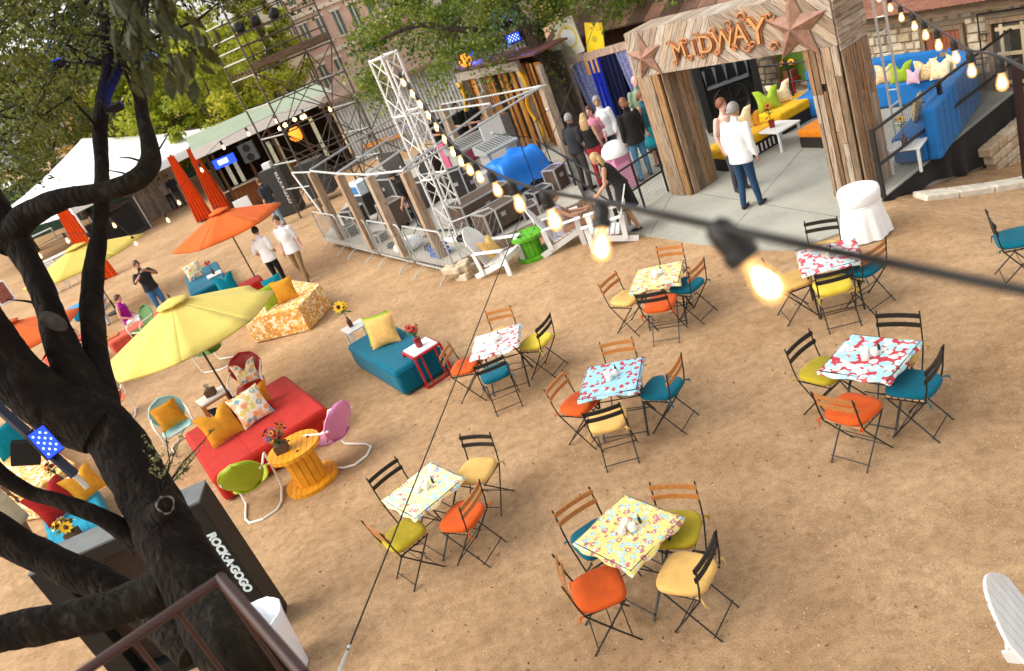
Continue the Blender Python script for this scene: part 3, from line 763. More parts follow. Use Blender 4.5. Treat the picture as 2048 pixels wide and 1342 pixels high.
PILC = dict(lime=fabric('lime_pillow', (.30, .42, .03)), gold=fabric('gold_pillow', (.62, .27, .02)), tan=fabric('tan_pillow', (.66, .40, .12)), teal=fabric('teal_pillow', (.0, .20, .28)),
    pink=fabric('pink_pillow', (.70, .42, .50)), red=fabric('red_pillow', (.35, .015, .012)), navy=fabric('navy_pillow', (.012, .016, .03)),
    leopard=printed('ochre_blotch_pillow', (.72, .56, .30), [(.50, .20, .02), (.62, .32, .05), (.40, .14, .02)], 16, .44),
    bloom=printed('big_bloom_pillow', (.84, .78, .60), [(.85, .30, .10), (.88, .45, .18), (.20, .40, .45), (.70, .62, .12)], 5.5, .5, ring=(.90, .55, .30)),
    pastel=printed('pastel_bloom_pillow', (.85, .72, .40), [(.85, .45, .32), (.80, .62, .40), (.70, .66, .25)], 7, .46))
def pillow(base, size, yaw, lean, mat, label, chop=1, flat=False, group='throw pillows on the lounge seating'):
    o = bpy.data.objects.new('throw_pillow', PM[chop]); COL.objects.link(o)
    if not PM[chop].materials: PM[chop].materials.append(None)
    for p in PM[chop].polygons: p.use_smooth = True
    o.material_slots[0].link = 'OBJECT'; o.material_slots[0].material = PILC[mat]
    o.matrix_basis = Matrix.Translation(Vector(base)) @ Matrix.Rotation(yaw, 4, 'Z') @ Matrix.Rotation(lean, 4, 'X') @ Matrix.Scale(size, 4)
    tag(o, label, 'pillow', group); return o
# --- blue sofa: two tall padded backs meeting in a chamfered corner
c0 = V2(G(1886, 326)); c1 = V2(G(1953, 113, .88)); c2 = V2(G(1930, 178)); c3 = V2(G(1748, 222))
def inset(a, b, d, s): u = (b - a).normalized(); return Vector((-u.y, u.x, 0)) * d * s
su = (c1 - c0).normalized(); sv = Vector((-su.y, su.x, 0))      # inward (left, away)
sf0 = V2(G(1756, 175, .46)); sf1 = V2(G(1831, 165, .46)); ru = (sf0 - sf1).normalized()
rb_n = Vector((ru.y, -ru.x, 0)); rb_n = rb_n if rb_n.y > 0 else -rb_n
_k = sf1 + rb_n * .74                      # outer line of the rear back
c2 = V2(G(1902, 94, .86)); c3 = c2 + ru * 2.9
sofa = thing('corner_sofa', 'bright blue high-backed corner sofa behind black railing', 'sofa', c0 + Vector((0, 0, F0)), 0)
def L3(p): return (p - c0)
q = lambda p: (L3(p).x, L3(p).y)
rn = Vector((ru.y, -ru.x, 0));  rn = rn if rn.dot(-sv) < 0 and False else rn
if rn.dot(c0 - c2) < 0: rn = -rn
TB = .20
i0 = c0 + sv * TB; i1 = c1 + sv * TB - su * .06; i2 = c2 + rn * TB - su * .02; i3 = c3 + rn * TB
SH = .93
for nm, poly, SHH in (('side_back', [c0, c1, i1, i0], .88), ('corner_back', [c1, c2, i2, i1], .875), ('rear_back', [c2, c3, i3, i2], .87)):
    MB().prism([q(p) for p in poly], .02, SHH).build(nm, BLUE, sofa, bevel=.05)
s0 = c0 + sv * .72; s3 = c3 + rn * .74
_d = (i1 + sv * .5 - sf1).dot(ru); xx = sf1 + ru * _d
MB().prism([q(p) for p in (i0, i1, xx, s0)], .02, .46).build('side_seat', BLUE, sofa, bevel=.04)
MB().prism([q(p) for p in (i2, i3, s3, xx)], .02, .46).build('rear_seat', BLUE, sofa, bevel=.04)
MB().prism([q(p) for p in (i1, i2, xx)], .02, .455).build('corner_seat', BLUE, sofa, bevel=.04)
for k in range(9):      # channel seams on the outer back
    p = c0 + (c1 - c0) * ((k + .5) / 9) - sv * .002
    MB().box((L3(p).x, L3(p).y, .45), (.010, .010, .76), math.atan2(su.y, su.x)).build('seam_welt', fabric('blue_welt', (.016, .145, .42)), sofa)
zs = F0 + .455
face = yaw_of(rn)
for px, py, s, yo, mt, lb, ch in ((1770, 168, .44, .0, 'leopard', 'ochre patterned pillow at left end of blue sofa', 1), (1802, 166, .46, .1, 'lime', 'lime green pillow on the blue sofa', 2), (1826, 168, .32, -.2, 'pink', 'small pale pink pillow on the blue sofa', 1),
        (1852, 162, .46, .1, 'leopard', 'leopard pillow between pink and pastel ones on blue sofa', 1), (1880, 160, .46, -.15, 'pastel', 'pastel flowered pillow on the blue sofa', 1), (1904, 152, .44, -.5, 'pastel', 'flowered pillow in the corner of the blue sofa', 1)):
    p = G(px, py, zs); pillow((p.x, p.y, zs), s * .86, face + yo, R(14), PILC and mt, lb, ch)
p = G(1832, 240, zs); pillow((p.x, p.y, zs), .44, yaw_of(sv) + .1, R(12), 'leopard', 'ochre patterned pillow on near arm of blue sofa', 1)
# --- white coffee table with a flower bottle
WHITE = M('white_paint', (.80, .79, .76), .4, .05)
def table_box(name, label, c, yaw, L, Wd, H, mat, legmat=None, th=.035, leg=.04, cat='table', group=None):
    t = thing(name, label, cat, c, yaw, group)
    MB().box((0, 0, H - th / 2), (L, Wd, th)).build('tabletop', mat, t, bevel=.006)
    for a in (-1, 1):
        for b in (-1, 1): MB().box((a * (L / 2 - leg), b * (Wd / 2 - leg), (H - th) / 2), (leg, leg, H - th)).build('leg', legmat or mat, t)
    return t
PETAL = dict(red=M('red_petals', (.45, .02, .02), .7, .3, 40), yellow=M('yellow_petals', (.75, .42, .01), .7, .25, 40), orange=M('orange_petals', (.70, .20, .02), .7, .25, 40), purple=M('purple_petals', (.13, .05, .20), .7, .25, 40), white=M('white_petals', (.78, .76, .70), .7, .1, 40))
LEAF = M('cut_stem_leaf', (.07, .16, .02), .6, .3, 30); EYE = M('flower_eye', (.07, .03, .012), .9)
def flowers(t, base, n, spread, h, cols, seed, fs=.05):
    r = random.Random(seed); base = Vector(base)
    lf = MB(); st = MB()
    for i in range(n):
        a = r.uniform(0, 6.28); d = spread * math.sqrt(r.random()); p = base + Vector((math.cos(a) * d, math.sin(a) * d, h * r.uniform(.65, 1.05)))
        st.tube([base, (base + p) / 2 + Vector((0, 0, .02)), p], .004, 4)
        nrm = Vector((math.cos(a) * d * 6 / max(spread, .01) * .3, math.sin(a) * d * 6 / max(spread, .01) * .3, 1.2)).normalized(); qn = nrm.to_track_quat('Z', 'Y').to_matrix()
        s = fs * r.uniform(.7, 1.25); mb = MB(); m = 9
        for k in range(m):
            b = 6.283 * k / m; u = qn @ Vector((math.cos(b), math.sin(b), .18)); w = qn @ Vector((-math.sin(b), math.cos(b), 0))
            mb.add([p + u * s * .15, p + u * s * .7 + w * s * .26, p + u * s * 1.1, p + u * s * .7 - w * s * .26], [(0, 1, 2, 3)])
        fl = mb.build('flower', PETAL[r.choice(cols)], t); MB().sph(p + nrm * s * .12, s * .34, 8, 5).build('flower_eye', EYE, fl)
        for k in range(5):
            b = r.uniform(0, 6.28); c = base + (p - base) * r.uniform(.35, .9); u = Vector((math.cos(b), math.sin(b), r.uniform(-.3, .5))); w = u.cross(Vector((0, 0, 1))).normalized(); L = fs * r.uniform(1.2, 2.2)
            lf.add([c, c + u * L * .5 + w * L * .2, c + u * L, c + u * L * .5 - w * L * .2], [(0, 1, 2, 3)])
    o = lf.build('foliage', LEAF, t); o['kind'] = 'stuff'; o = st.build('stems', LEAF, t); o['kind'] = 'stuff'
BROWNGL = M('brown_glass', (.10, .03, .012), .12, .2); REDGL = M('red_glass', (.25, .015, .02), .15, .2); CRATE = M('dark_wood_box', (.10, .05, .025), .8, .3, 20)
def vase(loc, label, kind='bottle', cols=('yellow',), n=3, seed=1, h=.30, spread=.07, fs=.06, group='flowers on the side tables'):
    t = thing('flower_vase', label, 'flowers', loc, 0, group)
    if kind == 'bottle': MB().lathe([(.035, 0), (.045, .01), (.047, .11), (.02, .16), (.018, .20), (.021, .205)], 12).build('vase', BROWNGL, t, smooth=True); b = (0, 0, .2)
    elif kind == 'red': MB().lathe([(.045, 0), (.055, .01), (.06, .15), (.05, .155)], 12).build('vase', REDGL, t, smooth=True); b = (0, 0, .15)
    else:
        MB().box((0, 0, .06), (.17, .17, .12)).build('vase', CRATE, t, bevel=.004); b = (0, 0, .1)
    flowers(t, b, n, spread, h, list(cols), seed, fs); return t
p = V2(G(1822, 282, .42)); t = table_box('coffee_table', 'white coffee table in front of the blue sofa', p + Vector((0, 0, F0)), math.atan2(su.y, su.x), .85, .5, .42, WHITE)
vase(p - su * .28 + Vector((0, 0, F0 + .421)), 'brown bottle of yellow flowers on table by blue sofa', n=3, seed=4)
# --- yellow day benches, white table, orange pouf, red planter stand
YEL = fabric('yellow_bench_cloth', (.78, .42, .01)); DKB = M('dark_bench_base', (.022, .015, .012), .7); ORP = fabric('orange_pouf_cloth', (.75, .22, .01))
def bench(name, label, c, yaw, L, Wd, H, mat, base=None, th=.16, seams=0, cat='bench', bev=.05, group=None):
    t = thing(name, label, cat, c, yaw, group)
    if base:
        MB().box((0, 0, (H - th) / 2), (L - .04, Wd - .04, H - th)).build('base', base, t)
        MB().box((0, 0, H - th / 2 + .002), (L, Wd, th)).build('seat_pad', mat, t, bevel=bev)
    else:
        n = 14; mb = MB(); hz = H - .02                      # block with a slightly crowned, uneven top
        o = mb.box((0, 0, H / 2 + .01), (L, Wd, H - .02)).build('upholstered_block', mat, t, bevel=bev, smooth=True)
        zp = H - bev - .012; cr = .03; a_ = L / 2 + .002; b_ = Wd / 2 + .002
        MB().tube([(a_ - cr, -b_, zp), (a_, -b_ + cr, zp), (a_, b_ - cr, zp), (a_ - cr, b_, zp), (-a_ + cr, b_, zp), (-a_, b_ - cr, zp), (-a_, -b_ + cr, zp), (-a_ + cr, -b_, zp)], .008, 6, closed=True).build('piping', mat, t, smooth=2)
        for s_ in (-1, 1):
            MB().tube([(s_ * L / 6, -b_ - .001, .03), (s_ * L / 6, -b_ - .001, zp)], .004, 5).build('seam', mat, t); MB().tube([(s_ * L / 6, -b_ + bev, H + .001), (s_ * L / 6, b_ - bev, H + .001)], .004, 5).build('seam', mat, t)
    return t
bu = V2(G(1625, 236)) - V2(G(1570, 268)); bu.normalize(); by = math.atan2(bu.y, bu.x); bn = Vector((-bu.y, bu.x, 0))
p = V2(G(1580, 268)) + bu * .5 + bn * .36; bench('day_bench', 'yellow padded bench on dark base holding lime pillow', p + Vector((0, 0, F0)), by, 1.25, .68, .44, YEL, DKB, .2)
p1 = p
for dxy, s, mt, lb in ((-.38, .48, 'lime', 'lime green pillow on the far yellow bench'), (-.02, .46, 'pastel', 'flowered pillow behind the lime one on yellow bench')):
    a = p1 + bu * dxy + bn * .16; pillow((a.x, a.y, F0 + .443), s, yaw_of(-V2(a)) + .2, R(16), mt, lb, 2)
p = V2(G(1556, 292)) - bu * .62 + bn * .36; b2 = bench('day_bench', 'yellow padded bench on dark base right behind man in white', p + Vector((0, 0, F0)), by, 1.4, .72, .44, YEL, DKB, .2)
for k in range(5): MB().box((.12 + k * .11, -.343, .12), (.035, .012, .16), 0).build('light_slot', WHITE, b2)
a = p + bu * .30 + bn * .15; pillow((a.x, a.y, F0 + .443), .46, yaw_of(-V2(a)), R(14), 'pastel', 'flowered pillow beside the man in white shirt', 2)
a = p + bu * .48 + bn * .05; pillow((a.x, a.y, F0 + .443), .32, yaw_of(-V2(a)) - .3, R(22), 'gold', 'small gold pillow beside the man in white shirt', 1)
p = V2(G(1556, 256, .42)); t = table_box('coffee_table', 'white low table between the two yellow benches', p + Vector((0, 0, F0)), by, .62, .6, .42, WHITE)
vase(p + Vector((-.08, .06, F0 + .421)), 'red glass vase of orange flowers between yellow benches', 'red', ('orange', 'yellow'), 3, 8)
p = V2(G(1650, 285)); bench('pouf', 'orange cushioned pouf on dark box beside right arch post', p + Vector((0, 0, F0)), by, .7, .6, .36, ORP, DKB, .16)
p = V2(G(1610, 205)); REDM = M('red_enamel', (.42, .012, .02), .35, .1)
st = thing('planter_stand', 'red metal stand carrying flower trough by stone wall', 'stand', p + Vector((0, 0, F0)), by)
MB().box((0, 0, .62), (.8, .35, .04)).build('shelf', REDM, st)
for a in (-1, 1):
    for b in (-1, 1): MB().box((a * .36, b * .14, .3), (.045, .045, .6)).build('leg', REDM, st)
fp = thing('flower_trough', 'wooden trough of red and orange flowers on red stand', 'planter', p + Vector((0, 0, F0 + .641)), by)
MB().box((0, 0, .09), (.66, .24, .18)).build('trough', M('terracotta_box', (.20, .07, .03), .8), fp)
flowers(fp, (-.15, 0, .17), 12, .22, .2, ['red', 'orange', 'yellow'], 5, .06); flowers(fp, (.15, 0, .17), 12, .22, .2, ['red', 'orange'], 6, .06)
# --- black loudspeaker stack behind the arch
CAB = M('black_cabinet', (.010, .010, .011), .5, .2, 10); GRY = M('horn_grey', (.10, .115, .13), .5, .15, 6); DK = M('driver_black', (.006, .006, .006), .7)
p = V2(G(1425, 276)); sp_u = (V2(G(1512, 246)) - p).normalized(); sy = math.atan2(sp_u.y, sp_u.x)
sk_ = thing('loudspeaker_stack', 'tall black loudspeaker stack with grey horn fins inside arch', 'loudspeaker', p + Vector((0, 0, F0)), sy)
SW = 1.25
for a, b, nm in ((.0, .045, 'side_panel'), (SW - .045, .045, 'side_panel')): MB().box((a + b / 2 + (.0), .35, 1.0), (.16 if nm else b, .8, 1.8)).build(nm, CAB, sk_)
MB().box((SW / 2, .42, 1.0), (SW - .1, .64, 1.8)).build('cabinet', DK, sk_)
MB().box((SW / 2, .04, 1.06), (SW - .32, .16, .06)).build('horn_shelf', GRY, sk_)
for k in range(5):
    x = .16 + k * (SW - .32) / 4; MB().add([(x - .03, .09, 1.46), (x + .03, .09, 1.46), (x, .09, 1.09), (x - .03, -.04, 1.46), (x + .03, -.04, 1.46), (x, -.02, 1.09)], [(0, 2, 1), (3, 4, 5), (0, 3, 5, 2), (1, 2, 5, 4), (0, 1, 4, 3)]).build('horn_fin', GRY, sk_)
mt = Matrix.Rotation(R(90), 3, 'X')
MB().lathe([(.42, 0), (.44, .03), (.40, .05), (.38, .02), (.15, -.08), (.10, -.04), (.02, -.03)], 28, (SW / 2, .10, .58), mt).build('woofer', CAB, sk_, smooth=True)
for k in range(4):
    a = k * math.pi / 4; MB().bar((SW / 2 - .40 * math.cos(a), .055, .58 - .40 * math.sin(a)), (SW / 2 + .40 * math.cos(a), .055, .58 + .40 * math.sin(a)), .03, .012, up=(0, 1, 0)).build('guard_bar', CAB, sk_)
MB().box((SW / 2, .3, .16), (SW - .3, .56, .22)).build('plinth', CAB, sk_)
for a in (.1, SW - .1):
    for b in (.05, .65): MB().lathe([(.05, -.02), (.05, .02)], 12, (a, b, .05), Matrix.Rotation(R(90), 3, 'Y')).build('castor', DK, sk_, smooth=True)
# --- black pipe fence in front of the stone wall
p0 = V2(G(1512, 238)); p1_ = p0 + WU * 2.4
fn = thing('pipe_fence', 'black pipe fence against the stone wall behind the benches', 'fence', p0 + Vector((0, 0, F0)), math.atan2(WU.y, WU.x))
for zz in (.35, .75, 1.15): MB().tube([(0, 0, zz), (2.4, 0, zz)], .02, 6).build('rail', BLK, fn)
for x in (0, 1.2, 2.4): MB().tube([(x, 0, 0), (x, 0, 1.2)], .025, 6).build('post', BLK, fn)

# ================================================================== RAILING, SKIRT, STONE KERB AT RIGHT
rl = thing('guard_rail', 'black pipe guard rail with wire mesh along concrete edge', 'railing', E0 + EDIR * .05 + Vector((0, 0, F0)), math.atan2(EDIR.y, EDIR.x))
RLN = 4.35
for x in (0, 1.9, RLN): MB().box((x, 0, .55), (.06, .06, 1.1)).build('post', BLK, rl)
for zz in (1.07, .52): MB().tube([(0, 0, zz), (RLN, 0, zz)], .026, 8).build('rail', BLK, rl)
mb = MB()
for k in range(int(RLN / .05)): mb.box((k * .05 + .025, .03, .55), (.0035, .0035, 1.04))
for k in range(21): mb.box((RLN / 2, .0335, .05 + k * .05), (RLN, .0035, .0035))
o = mb.build('wire_mesh', M('galvanised_wire', (.20, .20, .19), .5), rl); o['kind'] = 'stuff'
# returning rail at the far end, out to the door
mb = MB(); e1 = (RLN, 0, 1.07); mb.tube([e1, (RLN + .1, .9, 1.07)], .024, 8); mb.build('rail', BLK, rl)
mb = MB(); mb.tube([(RLN, 0, .52), (RLN + .1, .9, .52)], .024, 8); mb.build('rail', BLK, rl)
MB().box((RLN + .1, .9, .55), (.05, .05, 1.1)).build('post', BLK, rl)
# drooping black cloth skirt hung on the slab edge
P = []; nx = 60
nrm_out = Vector((EDIR.y, -EDIR.x, 0))
for j in range(12):
    row = []
    for i in range(nx + 1):
        s = 5.0 * i / nx; b = E0 + EDIR * s; zl = zg(b.x, b.y) - .02; top = .03; bot = min(zl + .03 + .10 * (math.sin(s * 2.1) + 1) * sm(.8, 2, s), -.08)
        z = top + (bot - top) * j / 11; o = .02 + .035 * (j / 11) * math.sin(s * 9 + 1.5 * math.sin(s * 3.1)) + .05 * j / 11
        pp = b + nrm_out * o; row.append((pp.x, pp.y, z))
    P.append(row)
mb = MB(); mb.grid(P)
tag(mb.build('cloth_skirt', fabric('black_weed_cloth', (.014, .013, .012), var=.4, scale=3), smooth=2), 'black cloth skirt draped over the raised concrete edge', 'cloth')
# pale kerb stones on the sand below the skirt
kb = [V2(G(1838, 392, -.12)), V2(G(1905, 379, -.25)), V2(G(1975, 366, -.4)), V2(G(2050, 345, -.55)), V2(G(2120, 320, -.7))]
kroot = thing('kerb', 'row of pale limestone kerb stones below the black skirt', 'kerb', (kb[0].x, kb[0].y, 0)); KST = M('pale_kerb_stone', (.66, .60, .48), .9, .2, 8, bump=.5, bscale=25)
for a, b in zip(kb[:-1], kb[1:]):
    n = max(1, int((b - a).length / .38))
    for k in range(n):
        s = a + (b - a) * (k / n); e = a + (b - a) * ((k + .96) / n); m = (s + e) / 2; u = (e - s)
        MB().bar((s.x - kb[0].x, s.y - kb[0].y, zg(s.x, s.y) + .02), (e.x - kb[0].x, e.y - kb[0].y, zg(e.x, e.y) + .02), .34 + random.uniform(-.03, .03), .14).build('kerb_stone', KST, kroot, bevel=.02)
# rubble base wall beyond the skirt
rw = thing('rubble_wall', 'low rubble stone wall at the right end of skirt', 'wall', (0, 0, 0)); a = E0 + EDIR * 3.1 + nrm_out * .16; b = E0 + EDIR * 6.0 + nrm_out * .16
rw.location = (a.x, a.y, zg(a.x, a.y)); L = (b - a).length
for r_ in range(5):
    x = -.1 * r_
    while x < L:
        w = random.uniform(.2, .42); o = MB().box((0, 0, 0), (w - .015, .22, .165)).build('stone', STONE, rw, bevel=.03)
        pp = EDIR * (x + w / 2); o.location = (pp.x, pp.y, -.3 + r_ * .18); o.rotation_euler = (0, 0, math.atan2(EDIR.y, EDIR.x) + random.uniform(-.05, .05)); x += w
pst = V2(G(2054, 352, -.6)); o = thing('steel_post', 'dark red steel post at the right edge by skirt', 'post', (pst.x, pst.y, zg(pst.x, pst.y)))
MB().box((0, 0, 1.0), (.09, .09, 2.0)).build('shaft', M('maroon_steel', (.025, .010, .008), .5), o); MB().box((0, 0, .01), (.2, .2, .02)).build('foot_plate', BLK, o)
# --- silver ladder truss behind the right post
TRUSS = M('aluminium', (.62, .62, .60), .35, .1, 10, metal=.6)
p = V2(G(1806, 302)); tr = thing('lighting_truss', 'slim silver ladder truss standing beside the right arch post', 'truss', p + Vector((0, 0, F0)), math.atan2(AU.y, AU.x))
for x in (-.09, .09): MB().tube([(x, 0, 0), (x, 0, 4.2)], .022, 8).build('chord', TRUSS, tr)
for k in range(14): MB().tube([(-.09, 0, .15 + k * .3), (.09, 0, .15 + k * .3 + (.0 if k % 2 else .12))], .012, 6).build('rung', TRUSS, tr)
MB().box((0, 0, .012), (.45, .45, .024)).build('base_plate', TRUSS, tr)
# --- white cloth-covered seat in front of the arch
def covered(name, label, c, yaw, H=.74):
    t = thing(name, label, 'covered seat', c, yaw); n = 72; prof = [(.0, H + .0), (.22, H + .012), (.272, H - .01), (.284, H - .06), (.272, H - .20), (.262, H - .215), (.272, H - .24), (.285, .36), (.312, .18), (.33, .02)]
    V = []; F = []
    for i, (r_, z) in enumerate(prof):
        for k in range(n):
            a = 2 * math.pi * k / n; w = 1 + (.06 * math.sin(7 * a + 1.3 + 2 * z) + .045 * math.sin(13 * a + 3 * z)) * sm(H - .2, .1, z) if z < H - .2 else 1
            V.append((r_ * w * math.cos(a), r_ * w * math.sin(a), z))
    for i in range(len(prof) - 1):
        for k in range(n): F.append((i * n + k, (i + 1) * n + k, (i + 1) * n + (k + 1) % n, i * n + (k + 1) % n))
    MB().add(V, F).build('white_cover', fabric('white_stretch_cover', (.84, .84, .83), var=.03), t, smooth=2)
    MB().lathe([(.262, H - .228), (.275, H - .218), (.268, H - .208)], 32).build('seam_band', fabric('white_stretch_cover', (.84, .84, .83)), t)
    return t
p = V2(G(1733, 470)); covered('covered_seat', 'tall seat under a white cloth cover beside the arch', p, .3)
# ================================================================== LOUNGE FURNITURE ON THE SAND (LEFT)
REDC = fabric('red_bench_cloth', (.40, .018, .010), var=.12); TEALC = fabric('teal_bench_cloth', (.0, .115, .185), var=.08)
FLOR = printed('ochre_flower_upholstery', (.80, .68, .46), [(.66, .32, .05), (.72, .42, .10), (.60, .28, .04), (.62, .26, .03)], 9, .62, ring=(.82, .70, .48), rough=.85)
WOODT = M('honey_wood', (.52, .21, .05), .5, .25, 18)
tocam = lambda p: (Vector((0, 0, 0)) - V2(p)).normalized()
def on(p, z): return Vector((p.x, p.y, z))
# red daybed
c, a, L, Wd = rect_px([(353, 873), (565, 750), (664, 816), (432, 944)], .47)
rb = bench('daybed', 'large red upholstered daybed under the yellow parasol', on(c, 0), a, L, Wd, .47, REDC, bev=.07)
MB().box((0, 0, .53), (.62 * L * .7, .10, .20)).build('bolster', REDC, rb, bevel=.045, smooth=True)
ru_ = Vector((math.cos(a), math.sin(a), 0)); rv = Vector((-ru_.y, ru_.x, 0))
fr = -rv if (-rv).dot(tocam(c)) > 0 else rv
yw = yaw_of(fr)
for s, f, z, sz, mt, lb, ch in ((-.42, .22, .475, .56, 'gold', 'large gold pillow on the near side of red daybed', 1), (.10, .20, .475, .54, 'bloom', 'big flowered pillow in middle of red daybed', 0)):
    p = c + ru_ * s + fr * f; pillow((p.x, p.y, z), sz, yw + .1, R(24), mt, lb, ch)
p = c + ru_ * .25 - fr * .30; pillow((p.x, p.y, .475), .46, yw + 3.3, R(20), 'gold', 'gold pillow on the far side of red daybed', 2)
p = c - ru_ * .22 - fr * .34; pillow((p.x, p.y, .475), .44, yw + 3.0, R(14), 'navy', 'dark navy pillow behind the red daybed bolster', 1)
# teal daybed
c, a, L, Wd = rect_px([(681, 690), (780, 646), (878, 690), (795, 742)], .47)
tb = bench('daybed', 'teal channelled daybed between sunflowers and red cube table', on(c, 0), a, L, Wd, .47, TEALC, bev=.06)
for k in range(1, 7): MB().box((0, -Wd / 2 + Wd * k / 7, .4605), (L - .16, .012, .012)).build('seam_welt', fabric('teal_welt', (.0, .08, .13)), tb)
tu = Vector((math.cos(a), math.sin(a), 0)); tv = Vector((-tu.y, tu.x, 0))
for q, (dx, dy, sz, mt, lb, yy) in enumerate(((-.05, -.18, .52, 'tan', 'tan pillow in front of the stack on teal daybed', .25), (-.10, .0, .50, 'lime', 'lime pillow behind the tan one on teal daybed', .2), (-.13, .14, .46, 'navy', 'navy pillow at the back on teal daybed', .3))):
    p = c + Vector((dx, dy + .2, 0)); pillow((p.x, p.y, .475), sz, yaw_of(tocam(p)) - .35, R(22), mt, lb, 0)
# red cube table with flowers
def cube_frame(label, p, yaw, S_, H, mat, top):
    t = thing('cube_table', label, 'table', on(p, 0), yaw); h = S_ / 2
    for a_ in (-1, 1):
        for b_ in (-1, 1):
            MB().box((a_ * (h - .015), b_ * (h - .015), H / 2 - .02), (.03, .03, H - .04)).build('leg', mat, t)
    for z in (.0155, H - .03):
        for a_ in (-1, 1):
            MB().box((0, a_ * (h - .0152), z), (S_ - .065, .029, .03)).build('frame_bar', mat, t); MB().box((a_ * (h - .0152), 0, z), (.029, S_ - .065, .03)).build('frame_bar', mat, t)
    for q in (-.5, .5): MB().box((q * h, -(h - .014), H / 2 - .02), (.025, .024, H - .07)).build('upright', mat, t)
    MB().box((0, 0, H - .009), (S_ - .07, S_ - .07, .018)).build('tabletop', top, t); return t
p = V2(G(840, 693, .58)); cube_frame('red metal cube table at the end of teal daybed', p, a + .0, .50, .58, REDM, WHITE)
vase(on(p, .581), 'red glass of dark red flowers on the red cube table', 'red', ('red', 'red', 'purple'), 7, 12, .24, .09, .05)
p = V2(G(708, 652, .5)); table_box('side_table', 'white side table with sunflowers behind teal daybed', on(p, 0), a, .42, .42, .5, WHITE)
vase(on(p + Vector((-.05, .02, 0)), .501), 'brown bottle of sunflowers on white table behind teal daybed', 'bottle', ('yellow',), 3, 3, .26, .08, .09)
# patterned angular bench
top = [G(x, y, .6) for x, y in ((486, 641), (596, 613), (641, 567), (575, 558), (530, 590), (478, 610))]
pc = sum((V2(p) for p in top), Vector()) / 6
fb = thing('curved_bench', 'angular ochre flower-patterned bench behind the yellow parasol', 'bench', on(pc, 0))
MB().prism([(p.x - pc.x, p.y - pc.y) for p in top], .012, .6).build('upholstered_block', FLOR, fb, bevel=.03)
for px, py, sz, mt, lb, yy, ch in ((553, 612, .50, 'lime', 'lime pillow on the ochre patterned bench', .35, 0), (578, 602, .5, 'gold', 'gold pillow on the ochre patterned bench', -.3, 0), (560, 590, .46, 'teal', 'teal pillow behind lime one on patterned bench', .2, 0)):
    p = G(px, py, .6); pillow((p.x, p.y, .602), sz, yaw_of(tocam(p)) + yy, R(12), mt, lb, ch)
# ---- retro shell chairs
FRW = M('white_tube', (.80, .77, .70), .35, .06)
def shell_chair(label, p, yaw, col, edge=None, group='retro metal shell chairs'):
    t = thing('shell_chair', label, 'chair', on(p, 0), yaw, group); m = M('shell_' + '_'.join('%02d' % int(x * 99) for x in col), col, .35, .08, 5)
    # back: rounded shield, dished, tapering to the seat
    P = []; n = 14; mlev = 12
    for i in range(mlev + 1):
        f = i / mlev; row = []
        wv = .285 * (sm(-.25, .55, f) ** .8) * math.sqrt(max(0, 1 - max(0, (f - .52) / .48) ** 2.2)) + .03 * (1 - f)
        for j in range(n + 1):
            u = -1 + 2 * j / n; x = u * max(wv, .004); dish = .075 * u * u * (1 - .3 * f)
            row.append((x, -.20 - .20 * f + dish, .36 + .54 * f))
        P.append(row)
    MB().grid(P).build('back_shell', m, t, smooth=2, solid=.008)
    rim = [P[i][-1] for i in range(mlev + 1)] + [P[i][0] for i in range(mlev, -1, -1)]
    MB().tube(rim, .011, 6, closed=True).build('back_rim', M('rim_' + m.name, tuple(min(1, c_ * 1.25 + .03) for c_ in col), .35), t)
    P = []
    for i in range(9):
        f = i / 8; row = []; wv = .265 - .03 * abs(f - .5) * 2 - .09 * sm(.8, 1, 1 - f)
        for j in range(n + 1):
            u = -1 + 2 * j / n; row.append((u * wv, -.22 + .50 * f, .37 + .035 * f + .04 * u * u - .03 * math.sin(f * 3.14) - .03 * sm(.85, 1, f)))
        P.append(row)
    MB().grid(P).build('seat_shell', m, t, smooth=2, solid=.008)
    for s in (-1, 1):
        pts = [(s * .275, -.30, .66), (s * .30, -.15, .635), (s * .305, .12, .625), (s * .30, .22, .60), (s * .29, .27, .52), (s * .275, .25, .10), (s * .27, .20, .025), (s * .265, -.20, .018), (s * .20, -.36, .018), (0, -.43, .018)]
        MB().tube(pts, .0165, 8).build('frame_tube', FRW, t, smooth=True)
    MB().tube([(-.29, .26, .40), (.29, .26, .40)], .012, 8).build('seat_bar', FRW, t)
    return t
SC = dict(aqua=(.33, .62, .62), pink=(.66, .22, .42), lime=(.32, .40, .008), red=(.38, .02, .012), green=(.05, .16, .015), coral=(.55, .10, .03))
def sc(col, px, back, label):
    p = G(px[0], px[1], .42); b = G(back[0], back[1], .82); return shell_chair(label, V2(p), yaw_of(V2(p) - V2(b)), SC[col])
o = sc('aqua', (352, 852), (318, 798), 'aqua shell chair with gold pillow left of red daybed')
p = Vector(o.location) ; d = Vector((-math.sin(o.rotation_euler.z), math.cos(o.rotation_euler.z), 0)); q_ = p - d * .06; pillow((q_.x, q_.y, .40), .46, o.rotation_euler.z + .1, R(24), 'gold', 'gold pillow sitting in the aqua shell chair', 0)
pk = shell_chair('pink shell chair beside the yellow spool table', V2(G(672, 880, .3)), yaw_of(Vector((-.80, .60, 0))), SC['pink'])
p = Vector(pk.location); d = Vector((-math.sin(pk.rotation_euler.z), math.cos(pk.rotation_euler.z), 0)); q_ = p - d * .05; pillow((q_.x, q_.y, .40), .40, pk.rotation_euler.z, R(22), 'tan', 'tan pillow sitting in the pink shell chair', 0)
shell_chair('lime green shell chair seen from behind near black cabinet', V2(G(515, 985, .2)), yaw_of(Vector((-.12, 1, 0))), SC['lime'])
